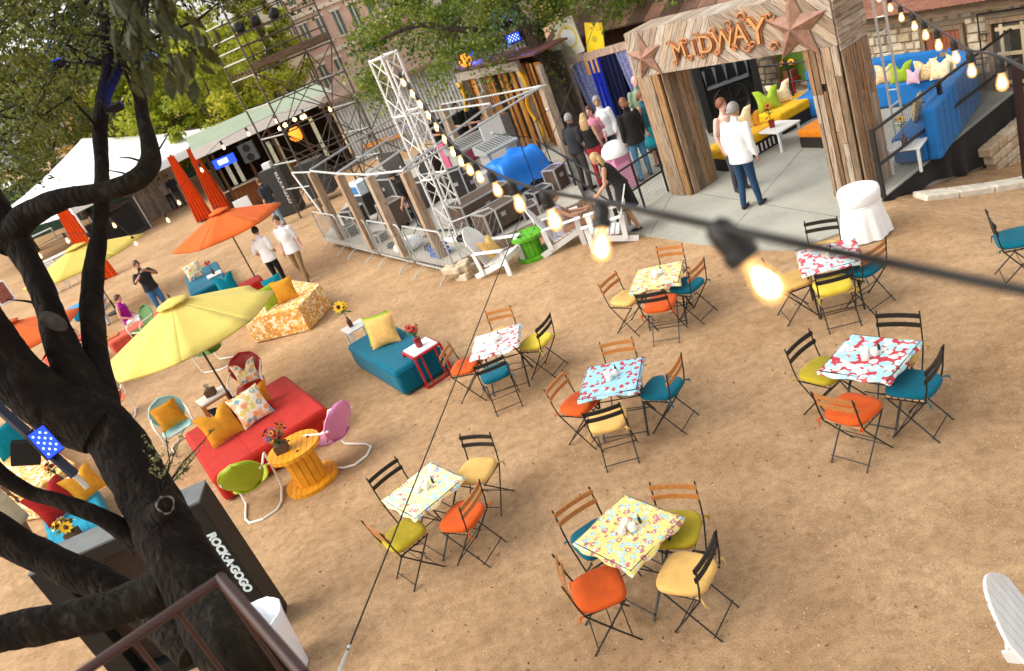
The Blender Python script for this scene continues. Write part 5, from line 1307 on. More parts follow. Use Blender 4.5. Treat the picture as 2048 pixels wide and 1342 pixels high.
# mixing desks
def desk(label, px, py, yaw, L):
    p = V2(G(px, py, PZ)); t = thing('mixing_desk', label, 'mixing desk', on(p, PZ), yaw)
    V = [(-L / 2, -.35, .78), (L / 2, -.35, .78), (L / 2, .35, .78), (-L / 2, .35, .78), (-L / 2, -.35, .84), (L / 2, -.35, .84), (L / 2, .35, 1.02), (-L / 2, .35, 1.02)]
    MB().add(V, [(0, 3, 2, 1), (4, 5, 6, 7), (0, 1, 5, 4), (1, 2, 6, 5), (2, 3, 7, 6), (3, 0, 4, 7)]).build('console', M('console_grey', (.30, .31, .30), .5, .3, 30), t)
    for k in range(int(L / .09)): MB().box((-L / 2 + .06 + k * .09, .0, .945), (.018, .5, .006), mat=Matrix.Rotation(R(14.4), 3, 'X')).build('fader_strip', DK, t)
    for a_ in (-1, 1): MB().box((a_ * (L / 2 - .1), 0, .39), (.06, .55, .78)).build('trestle', ALU, t)
desk('grey mixing desk in the middle of the sound booth', 960, 345, byaw + 1.5, 1.3); desk('second grey mixing desk beside the white panel', 1015, 352, byaw + 1.5, 1.0)
p = V2(G(1010, 325, PZ)); t = thing('white_panel', 'white folding panel behind the mixing desk', 'panel', on(p, PZ), byaw + 1.6); MB().box((0, 0, .65), (.75, .03, 1.3)).build('panel', WHITE, t); MB().box((.5, .05, .6), (.35, .12, 1.2)).build('grey_side', M('grey_felt', (.16, .13, .13), .9), t)
p = V2(G(930, 325, PZ)); t = thing('pink_stall', 'pink covered stall table in the back of booth', 'stall', on(p, PZ), byaw + 1.5); MB().box((0, 0, .42), (1.2, .6, .84)).build('cloth', M('pink_cloth', (.55, .10, .20), .8), t, bevel=.03); MB().box((.1, 0, .90), (.5, .4, .12)).build('white_goods', WHITE, t, bevel=.03)
p = V2(G(882, 510, PZ)); t = thing('plastic_crate', 'blue plastic crate inside the near booth corner', 'crate', on(p, PZ), byaw); CRB = M('crate_blue', (.01, .10, .42), .4)
for z in (.05, .14, .23):
    for a_ in (-1, 1): MB().box((0, a_ * .15, z), (.42, .02, .04)).build('side_slat', CRB, t); MB().box((a_ * .2, 0, z), (.02, .28, .04)).build('end_slat', CRB, t)
MB().box((0, 0, .015), (.4, .28, .02)).build('floor', CRB, t)
o = MB().sph((0, 0, .16), (.36, .3, .17), 16, 8).build('sack', fabric('white_sack', (.74, .76, .78)), smooth=2); p = V2(G(822, 500, PZ)); o.location = on(p, PZ); tag(o, 'white bundled sack behind the steel barriers', 'sack')
# ---- small booth clutter
def mic_stand(label, px_, py_, yaw):
    p = V2(G(px_, py_, PZ)); t = thing('microphone_stand', label, 'stand', on(p, PZ), yaw, 'stands in the sound booth')
    for q in range(3): MB().tube([(0, 0, .28), (math.cos(q * 2.09) * .3, math.sin(q * 2.09) * .3, .01)], .011, 5).build('tripod_leg', DK, t)
    MB().tube([(0, 0, .2), (0, 0, 1.35)], .012, 6).build('pole', DK, t); MB().tube([(-.25, 0, 1.25), (.55, 0, 1.55)], .009, 6).build('boom', DK, t); MB().sph((.57, 0, 1.56), (.03, .03, .045), 8, 6).build('microphone', ALU, t)
for k, (x, y) in enumerate(((765, 440), (845, 470), (1075, 380), (890, 380), (1110, 345))): mic_stand(('leftmost', 'second', 'fourth', 'third', 'rightmost')[k] + ' tripod boom stand inside the sound booth', x, y, k * 1.3)
for k, (x, y, w, d, h, m) in enumerate(((705, 470, .35, .3, .28, CASE), (760, 482, .4, .3, .22, CASEB), (835, 430, .5, .45, .35, CASE), (930, 405, .45, .4, .9, CASE), (955, 392, .6, .4, .7, CASEB), (1085, 402, .5, .4, .3, CASE), (1120, 375, .4, .35, .5, CASEB), (870, 345, .8, .5, .7, CASE), (985, 405, .4, .3, .75, M('pale_case', (.42, .40, .36), .6)), (1062, 430, .5, .35, .25, CASEB))):
    road_case(('small black box by the far left booth post', 'flat brown box behind the second barrier', 'low black case below the white and blue cooler', 'upright black rack right of the truss tower', 'tall brown rack behind the long brown case', 'low black case right of the blue tarpaulin', 'brown rack near the black railing', 'black trunk at the back of the booth', 'pale upright case beside the tall brown rack', 'flat brown case on the right booth edge')[k], V2(G(x, y, PZ)), byaw + .3 * k, w, d, h, m, wheels=False)
for k, (x, y) in enumerate(((790, 492), (865, 495), (930, 478), (1030, 440))):
    p = V2(G(x, y, PZ)); t = thing('cable_coil', ('leftmost', 'second', 'third', 'rightmost')[k] + ' coil of black cable on the booth platform', 'cable', on(p, PZ), 0, 'cable coils on the booth platform'); MB().tube([(math.cos(q * .5) * (.17 + .02 * math.sin(q)), math.sin(q * .5) * (.17 + .02 * math.cos(q * 1.3)), .015 + q * .0016) for q in range(50)], .012, 5).build('coil', RUBB, t)
# ---- truss tower
p = V2(G(918, 470, PZ)); tw = thing('truss_tower', 'white aluminium box truss tower hung with bulbs', 'truss tower', on(p, PZ), byaw + .2); TS, THh = .21, 4.1
WTR = M('white_truss', (.72, .71, .68), .4, .08, 8)
for a_ in (-1, 1):
    for b_ in (-1, 1): MB().tube([(a_ * TS, b_ * TS, 0), (a_ * TS, b_ * TS, THh)], .026, 8).build('chord', WTR, tw)
nz = 10
for f_ in range(4):
    ca, sa_ = math.cos(f_ * math.pi / 2), math.sin(f_ * math.pi / 2); rot = lambda x, y: (x * ca - y * sa_, x * sa_ + y * ca)
    for k in range(nz):
        z0 = THh * k / nz; z1 = THh * (k + 1) / nz; s = 1 if k % 2 else -1; A = rot(-TS * s, TS); B = rot(TS * s, TS)
        MB().tube([(A[0], A[1], z0), (B[0], B[1], z1)], .012, 6).build('lacing', WTR, tw)
    for z in (.03, THh * .35, THh * .7, THh - .03):
        A = rot(-TS, TS); B = rot(TS, TS); MB().tube([(A[0], A[1], z), (B[0], B[1], z)], .022, 6).build('cross_bar', WTR, tw)
MB().box((0, 0, .012), (.7, .7, .024)).build('base_plate', WTR, tw)
TOWER_TOP = on(p, PZ + THh)
# ---- scaffold with deck
SCF = M('dark_scaffold', (.075, .058, .046), .5, .2, 6); SLV = M('scaffold_steel', (.42, .42, .40), .45)
sA = D(500, 130, 24.6); sB = D(655, 65, 25.2); sC = D(457, 152, 25.8); sA.z = sB.z = sC.z = 0; sDd = sB + (sC - sA)
DKH = 4.95
sc_ = thing('scaffold_tower', 'dark scaffold tower with timber deck in front of the bar', 'scaffold', sA, 0)
LS = lambda p, z=0: Vector((p.x - sA.x, p.y - sA.y, z))
lg = [sA, sB, sDd, sC]
for p in lg: MB().tube([LS(p, 0), LS(p, 7.4)], .032, 8).build('standard', SCF, sc_)
for i in range(4):
    a_, b_ = lg[i], lg[(i + 1) % 4]
    for z in (1.1, 2.0, 2.9, 3.9, DKH - .1, 5.35, 5.7, 6.05, 6.5, 7.0): MB().tube([LS(a_, z), LS(b_, z)], .022, 6).build('ledger', SCF if i % 2 == 0 else SLV, sc_)
for (i, j) in ((0, 1), (3, 2), (0, 2), (1, 2)):
    for z0, z1 in ((.3, 2.9), (2.9, DKH - .1)):
        MB().tube([LS(lg[i], z0), LS(lg[j], z1)], .018, 6).build('brace', SCF, sc_); MB().tube([LS(lg[j], z0), LS(lg[i], z1)], .018, 6).build('brace', SCF, sc_)
n = 7
for k in range(n):
    f = (k + .5) / n; a_ = sA.lerp(sC, f); b_ = sB.lerp(sDd, f); plank('deck_board', LS(a_, DKH + .02 + random.uniform(0, .01)), LS(b_, DKH + .02), (sC - sA).length / n - .01, .09, (0, 0, 1), weathered('deck_board_wood', [(.13, .08, .05), (.18, .12, .08)]), sc_)
plank('toe_board', LS(sA, DKH + .12), LS(sB, DKH + .12), .2, .03, (0, -1, 0), weathered('deck_board_wood', [(.13, .08, .05)]), sc_)
for f in (.25, .5, .8):      # follow-spot stands on the deck
    p = sA.lerp(sB, f).lerp(sC, .3); t = thing('stage_light', ('left', 'middle', 'right')[int(f * 3)] + ' black stage light standing on the scaffold deck', 'stage light', on(p, DKH + .07), .5 * f)
    MB().tube([(0, 0, 0), (0, 0, 1.1)], .02, 6).build('stand', DK, t); MB().lathe([(.11, 0), (.16, .12), (.15, .38), (.10, .46)], 12, (0, -.2, 1.12), Matrix.Rotation(R(75), 3, 'X')).build('lamp_head', DK, t, smooth=True)
    for q in range(3): MB().tube([(0, 0, .4), (math.cos(q * 2.09) * .3, math.sin(q * 2.09) * .3, 0)], .014, 5).build('tripod_leg', DK, t)
# right-hand dark brace fan in front of the corrugated wall
bf = thing('braced_screen', 'dark star-braced steel frame before the corrugated wall', 'frame', on(V2(Vector((-1.9, 29.0, 0))), 0), 0)
hub = Vector((0, 0, 1.55))
for q in range(8):
    a_ = q * math.pi / 4; MB().tube([hub, hub + Vector((math.cos(a_) * 1.5, 0, math.sin(a_) * 1.5))], .022, 6).build('strut', SCF, bf)
for x in (-1.06, 1.06): MB().tube([(x, .0, 0), (x, .0, 3.1)], .03, 6).build('upright', SCF, bf)

# ================================================================== BAR BUILDING
bA = V2(G(400, 448)); bA = Vector((-8.55, 33.7, 0)); bB = Vector((-3.3, 35.0, 0)); bu_ = (bB - bA).normalized(); bw = (bB - bA).length; BH = 3.0
bar = thing('bar_building', 'long open-fronted bar with white roof fascia and orange lantern', 'building', bA, math.atan2(bu_.y, bu_.x))
DKW = weathered('bar_dark_wood', [(.07, .035, .018), (.12, .06, .03), (.05, .028, .016)])
MB().box((bw / 2, 3.2, BH / 2), (bw, .15, BH)).build('back_wall', DARKWOOD, bar); MB().box((bw / 2, 1.6, .05), (bw, 3.2, .1)).build('floor', DARKWOOD, bar)
for x in (.08, bw - .08): MB().box((x, 1.6, BH / 2), (.15, 3.0, BH)).build('side_wall', DARKWOOD, bar)
MB().add([(-.3, -.6, BH), (bw + .3, -.6, BH), (bw + .3, 3.6, BH + .35), (-.3, 3.6, BH + .35), (-.3, -.6, BH + .06), (bw + .3, -.6, BH + .06), (bw + .3, 3.6, BH + .41), (-.3, 3.6, BH + .41)], [(0, 3, 2, 1), (4, 5, 6, 7), (0, 1, 5, 4), (1, 2, 6, 5), (2, 3, 7, 6), (3, 0, 4, 7)]).build('roof', M('green_grey_roof', (.24, .29, .20), .7, .1, 2), bar)
MB().box((bw / 2, -.62, BH - .08), (bw + .62, .03, .36)).build('fascia', WHITE, bar)
for k in range(5): MB().box((.3 + k * (bw - .6) / 4, -.35, BH / 2 - .08), (.11, .11, BH - .16)).build('post', DKW, bar)
k = 0; x = .1
while x < bw * .62: plank('counter_board', (x, .2, .05), (x, .2, 1.05), .13, .03, (0, -1, 0), weathered('counter_wood', [(.28, .11, .04), (.22, .08, .03), (.32, .14, .06)]), bar); x += .14
MB().box((bw * .31, .3, 1.08), (bw * .62, .5, .05)).build('counter_top', M('pale_counter', (.5, .42, .32), .5), bar)
for z in (1.5, 1.9, 2.3): MB().box((bw * .4, 2.95, z), (bw * .6, .3, .04)).build('shelf', DKW, bar)
LANT = emit('lantern_orange', (1.0, .30, .025), .75); HOT = emit('warm_bulb', (1.0, .66, .30), 4.0)
def lantern(px, py, base, label, r=.36):
    p = base; t = thing('paper_lantern', label, 'lantern', p, 0); MB().lathe([(r * .45, -r * .9), (r * .95, -r * .4), (r, 0), (r * .95, r * .4), (r * .5, r * .9)], 14).build('shade', LANT, t); MB().tube([(0, 0, r * .9), (0, 0, r * .9 + .25)], .012, 5).build('cord', BLK, t)
lp = bA + bu_ * 3.7 + Vector((0, -.2, 2.05)); lantern(0, 0, lp, 'glowing orange lantern hanging under the bar roof', .30)
for k, (x, y, z) in enumerate(((3.25, -.3, 2.5), (3.5, -.35, 2.55), (3.95, -.35, 2.6), (4.25, -.3, 2.55))):
    p = bA + bu_ * x + Vector((0, y, z)); t = thing('hanging_bulb', ('first', 'second', 'third', 'fourth')[k] + ' warm bulb in the row above the bar lantern', 'bulb', p, 0, 'bulbs over the bar lantern'); MB().sph((0, 0, 0), .09, 10, 6).build('glass', HOT, t, smooth=2); MB().tube([(0, 0, .08), (0, 0, .3)], .012, 5).build('cord', BLK, t)
BLUEG = emit('blue_bar_sign', (.01, .06, .8), .7); WHG = emit('white_sign_glow', (.75, .85, 1), .8)
t = thing('bar_sign', 'lit blue sign under the left bar fascia', 'sign', bA + bu_ * .75 + Vector((0, -.5, 2.25))); MB().box((0, 0, 0), (.9, .08, .36)).build('case', BLUEG, t); MB().box((-.05, -.05, .02), (.4, .02, .18)).build('white_mark', WHG, t)
MENU = M('pale_menu_board', (.62, .66, .50), .6, .2, 14)
for k, (x, y, z, h) in enumerate(((.55, .3, 1.6, .9), (.9, .3, 1.6, .9), (2.55, -.3, 1.5, 1.5), (2.85, -.3, 1.5, 1.5), (4.5, -.2, 1.6, 1.7))):
    t = thing('menu_board', ('leftmost', 'second', 'third', 'fourth', 'rightmost')[k] + ' tall pale menu board hanging in the bar', 'sign', bA + bu_ * x + Vector((0, y, z - h / 2)), .0); MB().box((0, 0, h / 2), (.16, .04, h)).build('board', MENU, t); MB().tube([(0, 0, h), (0, 0, BH - z + h / 2 - .1)], .01, 4).build('cord', BLK, t)
t = thing('bar_loudspeaker', 'grey loudspeaker hung below the bar fascia', 'loudspeaker', bA + bu_ * 1.75 + Vector((0, -.45, 1.85)), 0); MB().box((0, 0, .35), (.62, .3, .75)).build('cabinet', M('grey_cabinet', (.08, .085, .085), .6), t)
for z in (.15, .52): MB().lathe([(.15, 0), (.13, .02), (.04, .01)], 12, (0, -.16, z), Matrix.Rotation(R(90), 3, 'X')).build('driver', DK, t)
MB().tube([(0, 0, .72), (0, 0, 1.0)], .02, 5).build('bracket', BLK, t)
# tall black cabinets with white lettering by the bar
for k, (px, py, lb) in enumerate(((588, 424, 'tall black cabinet with white lettering by bar person'), (655, 400, 'black cabinet right of the lettered one at the bar'))):
    p = V2(G(px, py)); t = thing('black_cabinet', lb, 'cabinet', on(p, 0), -.2); MB().box((0, 0, .9), (.85 if k == 0 else 1.0, .7, 1.75 if k == 0 else 1.3)).build('body', M('dull_black', (.028, .028, .026), .6), t, bevel=.02)
    if k == 0:
        o = text_mb('ROCK·A·GOGO', .17, .003, .002, WHITE, 'lettering', t); o.matrix_basis = Matrix.Translation((.2, -.356, 1.0)) @ Matrix.Rotation(R(90), 4, 'X') @ Matrix.Rotation(R(-90), 4, 'Z')
        MB().box((-.1, 0, 1.88), (.3, .3, .2)).build('white_box', WHITE, t)
p = V2(G(505, 446)); t = thing('sandwich_board', 'white sandwich board in front of the bar counter', 'sign', on(p, 0), .3)
for s in (-1, 1): MB().box((0, s * .18, .5), (.6, .03, 1.05), mat=Matrix.Rotation(s * R(17), 3, 'X')).build('panel', WHITE, t)
# ---- corrugated wall with brown roof
cA = Vector((-3.1, 34.1, 0)); cB = Vector((4.6, 30.8, 0)); cu = (cB - cA).normalized(); cl = (cB - cA).length
cw = thing('corrugated_shed', 'grey corrugated metal shed between bar and slat booth', 'shed', cA, math.atan2(cu.y, cu.x)); CORR = M('grey_corrugated', (.42, .43, .42), .45, .2, 3, metal=.2)
nP = 11
for k in range(nP):
    x0 = cl * k / nP; w = cl / nP; P = [[(x0 + w * i / 20 * .995, .03 * math.sin(i * math.pi / 2), z) for i in range(21)] for z in (0, 2.7)]; MB().grid(P).build('wall_sheet', CORR, cw, solid=.004)
MB().add([(-.3, -.5, 2.65), (cl + .5, -.5, 2.65), (cl + .5, 3.5, 3.7), (-.3, 3.5, 3.7), (-.3, -.5, 2.78), (cl + .5, -.5, 2.78), (cl + .5, 3.5, 3.83), (-.3, 3.5, 3.83)], [(0, 3, 2, 1), (4, 5, 6, 7), (0, 1, 5, 4), (1, 2, 6, 5), (2, 3, 7, 6), (3, 0, 4, 7)]).build('roof', M('rusty_brown_roof', (.14, .085, .06), .8, .3, 2), cw)
MB().box((cl / 2, 3.3, 1.3), (cl, .1, 2.6)).build('back_wall', DARKWOOD, cw); MB().box((1.5, -.12, .62), (1.8, .08, .16)).build('timber_bumper', WOODT, cw)
# ---- slat booth with squiggle ornaments
sA_ = Vector((1.70, 26.3, 0)); sB_ = Vector((3.55, 22.4, 0)); su_ = (sB_ - sA_).normalized(); sl = (sB_ - sA_).length
sb = thing('slat_booth', 'timber booth with amber-lit vertical slats and squiggle ornaments', 'booth', on(sA_, 0), math.atan2(su_.y, su_.x))
SLW = weathered('amber_lit_slat', [(.62, .25, .05), (.30, .10, .03), (.66, .32, .08), (.40, .15, .04)]); MB().box((sl / 2, .75, 1.25), (sl, .08, 2.5)).build('back_wall', DARKWOOD, sb)  # amber light and the dark between are put into the slat colours
for k in range(24):
    x = sl * (k + .5) / 24; yy = random.uniform(.0, .35); plank('slat', (x, yy, .05), (x + random.uniform(-.03, .03), yy, 2.45), sl / 24 * random.uniform(.45, .8), .03, (0, -1, 0), SLW, sb)
plank('header_beam', (-.1, -.05, 2.5), (sl * .78, -.05, 2.5), .26, .12, (0, -1, 0), PALEBARN, sb)
for x in (-.05, sl * .76, sl): plank('post', (x, -.06, 0), (x, -.06, 2.4), .16, .12, (0, -1, 0), PALEBARN, sb)
MB().box((sl / 2, .4, 2.72), (sl + .3, 1.2, .06)).build('roof', M('red_brown_roof', (.16, .06, .045), .8, .3, 3), sb)
SQ = M('yellow_ornament', (.72, .36, .01), .45, .12, 8)
for x0, lb in ((-.08, 'left'), (sl * .8, 'right')):
    pts = []; rs = []
    for i in range(40):
        f = i / 39; pts.append((x0 + .17 * math.sin(f * 9.5) * (1 - .3 * f), -.2, 2.35 - 2.1 * f)); rs.append(.075 * (1 - f * .55) * (1 if f > .05 else .7))
    mb = MB(); mb.tube(pts, rs, 8); o = mb.build('squiggle_ornament', SQ, sb, smooth=2); o['label'] = lb + ' yellow snake-like ornament'
lantern(0, 0, sA_ + su_ * .55 + Vector((0, 0, 2.93)), 'orange glowing lantern on the slat booth roof', .2)
# ---- red-brown drapes between slat booth and blue tent
def drape(root, name, p0, p1, z0, z1, mat, nf=7, amp=.05, pinch=1.0, y0=0, slant=0):
    P = []; n = nf * 8
    for j in range(9):
        f = j / 8; row = []
        for i in range(n + 1):
            s = i / n; p = p0.lerp(p1, .5 + (s - .5) * (1 - (1 - pinch) * f)); d = (p1 - p0).normalized(); nr = Vector((d.y, -d.x, 0)); q = p + nr * (amp * math.sin(s * nf * 6.283) * (.6 + .4 * f) + y0) + d * slant * f
            row.append((q.x - root.location.x, q.y - root.location.y, z1 + (z0 - z1) * f - root.location.z))
        P.append(row)
    return MB().grid(P).build(name, mat, root, smooth=2)
dA = Vector((4.0, 24.0, 0)); dB = Vector((4.9, 24.1, 0)); t = thing('drape_panel', 'dark red drapes between slat booth and blue tent', 'drape', on(dA, 0)); drape(t, 'curtain', dA, dB + Vector((.3, -.2, 0)), 0, 2.4, fabric('dark_red_drape', (.14, .018, .014)), 6, .06)
for q in (dA, dB): MB().box((q.x - dA.x, q.y - dA.y, 1.22), (.08, .08, 2.44)).build('post', PALEBARN, t)
# ---- blue curtained fortune tent
eA = V2(G(1180, 262)); eB = V2(G(1300, 238)); eu = (eB - eA).normalized(); en = Vector((-eu.y, eu.x, 0)); TT = 1.95
tn = thing('curtained_tent', 'blue curtained side-show tent behind the crowd', 'tent', on(eA, F0)); BLU = fabric('royal_blue_satin', (.012, .03, .42)); NAV = fabric('midnight_satin', (.006, .008, .04)); SPK = printed('sequin_cloth', (.16, .17, .36), [(.75, .75, .85), (.45, .47, .7), (.2, .2, .45)], 40, .34)
MB().prism([(q.x - eA.x, q.y - eA.y) for q in (eA + en * .5, eB + en * .5, eB + en * .6, eA + en * .6)], 0, TT).build('backcloth', NAV, tn)
w_ = (eB - eA); drape(tn, 'sequin_curtain', eA, eA + w_ * .5, F0, TT, SPK, 5, .05, .55, slant=.1); drape(tn, 'blue_curtain', eA + w_ * .34, eA + w_ * .56, F0, TT, BLU, 3, .06, .8, .05); drape(tn, 'navy_curtain', eA + w_ * .5, eA + w_ * .8, F0, TT, NAV, 4, .05, .9, .02); drape(tn, 'sequin_curtain', eA + w_ * .78, eB, F0, TT, SPK, 3, .05, .6, slant=.15)
PNK = weathered('pinkish_post', [(.55, .38, .30), (.6, .45, .36)])
for q in (eA, eB): plank('post', (q.x - eA.x, q.y - eA.y, 0), (q.x - eA.x, q.y - eA.y, TT + .15), .12, .12, en, PNK, tn)
MB().bar((0, 0, TT + .08), (eB.x - eA.x, eB.y - eA.y, TT + .08), .1, .2).build('lintel', PNK, tn)
# painted side-show banners above it
def banner(px, py, w, h, rot, cols, label, base=.8):
    p = eA + w_ * ((px - 1160) / 130.0); zc = HZ(p, px, py); t = thing('painted_banner', label, 'banner', (p.x, p.y - .05, zc), math.atan2(eu.y, eu.x)); n = 6
    m = NT('banner_' + str(px)); vo = m.n('VectorMath', operation='LENGTH'); m.l(m.co(), vo.inputs[0]); ml = m.n('Math', operation='MULTIPLY'); ml.inputs[1].default_value = 2.3; m.l(vo.outputs['Value'], ml.inputs[0]); m.l(m.ramp(ml.outputs[0], cols, 'CONSTANT'), m.b.inputs['Base Color']); m.b.inputs['Roughness'].default_value = .8
    o = MB().box((0, 0, 0), (w, .03, h)).build('painted_board', m.m, t); o.rotation_euler = (0, rot, 0)
    MB().tube([(0, .06, -h / 2), (0, .06, -max(.2, zc - TT - F0))], .03, 6).build('pole', PNK, t) if zc - h / 2 > TT else None
banner(1178, 58, .72, 1.0, R(-4), [(0, (.80, .80, .78)), (.55, (.78, .60, .15)), (.72, (.80, .76, .6))], 'white and yellow painted banner, middle of the three')
banner(1230, 62, .55, .85, R(14), [(0, (.60, .42, .02)), (.2, (.85, .62, .01)), (.6, (.82, .55, .02))], 'bright yellow painted banner nearest the arch')
banner(1158, 92, .62, .9, R(-30), [(0, (.72, .50, .08)), (.22, (.55, .75, .72)), (.5, (.78, .70, .35))], 'tilted turquoise and yellow painted banner')
banner(1208, 118, .42, .52, R(0), [(0, (.75, .45, .12)), (.35, (.68, .30, .04)), (.6, (.72, .38, .08))], 'round-looking amber painted board over the tent')
# gumball-style white dome stand with pink panels in the crowd
p = V2(G(1252, 372)); t = thing('candy_stand', 'pink panelled stand with white dome top amid the crowd', 'stand', on(p, F0), .3); PKP = M('pink_panel', (.66, .27, .42), .5, .06)
MB().box((.0, 0, .35), (.42, .42, .70)).build('pedestal', PKP, t, bevel=.01); MB().lathe([(.30, .70), (.31, .76), (.30, .80), (.27, .89), (.18, .98), (.05, 1.02), (.0, 1.025)], 20).build('dome', WHITE, t, smooth=True); MB().box((-.1, -.35, .28), (.35, .04, .56), mat=Matrix.Rotation(R(-12), 3, 'X')).build('leaning_panel', PKP, t)
# ================================================================== TENTS, DRAPES, FENCE, FAR LEFT
tc_ = Vector((-17.2, 47.0, 0)); tt = thing('marquee', 'large white pitched marquee at upper left', 'tent', tc_, R(-40)); WTENT = fabric('white_marquee_pvc', (.84, .84, .83), var=.02); hx, hy = 6.5, 6.0
def marq(t, hx, hy, ze, zp):
    V = [(-hx, -hy, ze), (hx, -hy, ze), (hx, hy, ze), (-hx, hy, ze), (0, 0, zp)]
    for i in range(4):
        a_, b_ = Vector(V[i]), Vector(V[(i + 1) % 4]); P = []
        for r_ in range(7):
            f = r_ / 6; row = []
            for j in range(9):
                q = Vector(V[4]).lerp(a_.lerp(b_, j / 8), f); q.z -= .35 * math.sin(math.pi * f); row.append(q)
            P.append(row)
        P.append([Vector(q) - Vector((0, 0, .35)) for q in P[-1]])
        MB().grid(P).build('roof_panel', WTENT, t, smooth=2)
    for a_ in (-1, 1):
        for b_ in (-1, 1): MB().tube([(a_ * hx, b_ * hy, 0), (a_ * hx, b_ * hy, ze)], .05, 8).build('pole', WHITE, t)
marq(tt, hx, hy, 2.55, 4.9)
p = G(30, 372, 2.4); t2 = thing('marquee', 'smaller white marquee at the left edge', 'tent', V2(p) + Vector((-3, 3, 0)), R(-35)); marq(t2, 4.2, 4.2, 2.4, 3.6)
ORD = fabric('orange_drape_cloth', (.62, .075, .008), var=.1)
for (b, tpx, w, lb) in (((412, 440), (357, 305), .95, 'left orange drape of the pair by the bar'), ((452, 430), (394, 290), .95, 'right orange drape of the pair by the bar'), ((212, 558), (135, 382), 1.25, 'orange drape behind the small yellow parasol')):
    p = V2(G(*b)); h = min(3.6, HZ(p, *tpx)); t = thing('orange_drape', lb, 'drape', on(p, 0), 0, 'tall orange drapes'); d = Vector((.92, -.38, 0)) * w / 2
    P = []; n = 40
    for j in range(12):
        f = j / 11; row = []
        for i in range(n + 1):
            s = i / n - .5; wd = (.35 + .65 * f) ; q = d * 2 * s * wd + Vector((.38, .92, 0)) * (.09 * math.sin(s * 31) * (.4 + .6 * f)); row.append((q.x, q.y, h - (h - .01) * f))
        P.append(row)
    MB().grid(P).build('cloth', ORD, t, smooth=2); MB().tube([(0, .1, 0), (0, .1, h + .05)], .035, 6).build('pole', BLK, t); MB().lathe([(.3, 0), (.3, .03)], 12, (0, .1, 0)).build('base', BLK, t)
# grey board fence and stage boxes beneath the marquee
p0 = V2(G(285, 448)); t = thing('board_fence', 'weathered grey board fence under the white marquee', 'fence', on(p0, 0), math.atan2(.3, 1))
for k in range(14): plank('board', (k * .2, 0, .03), (k * .2, 0, 2.3 + random.uniform(-.05, .05)), .18, .03, (0, -1, 0), weathered('grey_board', [(.34, .31, .27), (.42, .38, .33), (.28, .25, .22)]), t)
for z in (.5, 1.9): plank('rail', (-.1, .05, z), (2.75, .05, z), .1, .05, (0, 1, 0), weathered('grey_board', [(.3, .3, .3)]), t)
for px, py, w, h, lb in ((258, 475, 2.2, 1.7, 'large black stage box left of the grey fence'), (215, 488, 1.2, 1.2, 'small black stage box behind the slim trunk')):
    p = V2(G(px, py)); t = thing('stage_box', lb, 'stage box', on(p, 0), .45); MB().box((0, 0, h / 2), (w, 1.0, h)).build('body', CASE, t, bevel=.02); MB().box((0, -.51, h / 2), (w * .8, .03, h * .75)).build('front_grille', DK, t)
    for a_ in (-1, 1): MB().box((a_ * w / 2, -.5, h / 2), (.05, .05, h)).build('edge_trim', ALU, t)
# dark green screen wall beyond
sc0 = Vector((-40, 62, 0)); t = thing('screen_wall', 'dark green windbreak screen beyond the marquees', 'screen', sc0, R(-12))
for k in range(10): MB().box((k * 3.2 + 1.6, 0, 1.9), (3.16, .06, 3.8)).build('panel', fabric('dark_green_screen', (.018, .04, .026)), t); MB().box((k * 3.2, .08, 2), (.1, .1, 4)).build('post', BLK, t)
# ================================================================== FAR BUILDINGS
def tower(label, px0, px1, dist, H, mat, trim, cols, rows, name='apartment_building', zb=0, wincol=None, yawoff=0):
    a_ = D(px0, 60, 1); b_ = D(px1, 60, 1); va = V2(a_) / V2(a_).length * dist; vb = V2(b_) / V2(b_).length * dist
    u = (vb - va); L = u.length; t = thing(name, label, 'building', va, math.atan2(u.y, u.x) + yawoff); MB().box((L / 2, 5, H / 2), (L, 10, H)).build('walls', mat, t)
    gl = M('far_window_glass', (.10, .14, .13), .1, .3, 2)
    for r_ in range(rows):
        for c_ in range(cols):
            x = L * (c_ + .5) / cols; z = H * (r_ + .55) / rows; w = L / cols * .42; h = H / rows * .55
            wd = MB().box((x, -.03, z), (w, .08, h)).build('window', gl, t)
            MB().box((x, -.09, z - h / 2 - .08), (w + .3, .16, .14)).build('sill', trim, wd); MB().box((x, -.05, z + h / 2 + .1), (w + .3, .12, .2)).build('lintel', trim, wd); MB().box((x, -.075, z), (.09, .04, h)).build('mullion', trim, wd)
        MB().box((L / 2, -.06, H * (r_ + .02) / rows), (L, .14, .28)).build('string_course', trim, t)
    MB().box((L / 2, 5, H + .15), (L + .8, 10.8, .35)).build('cornice', trim, t)
    return t
PINKB = M('pink_brick', (.60, .41, .34), .9, .15, 1.5, bump=.4, bscale=20); CRM = M('cream_stone', (.66, .60, .50), .8, .1, 1); WHB = M('pale_render', (.64, .62, .56), .8, .1, 1)
tower('pink brick apartment building with cream trim beyond the scaffold', 590, 780, 72, 17, PINKB, CRM, 5, 5)
tower('cream apartment wing with pale windows left of pink building', 480, 598, 75, 14, WHB, CRM, 4, 4)
tower('pale apartment wing behind the tree canopy', 790, 1080, 78, 13, WHB, M('pinkish_trim', (.55, .36, .30), .8), 6, 4)
tower('low ochre house at far left beyond the screen', -60, 200, 95, 9, M('ochre_render', (.55, .33, .10), .8, .2, 1), CRM, 6, 2)
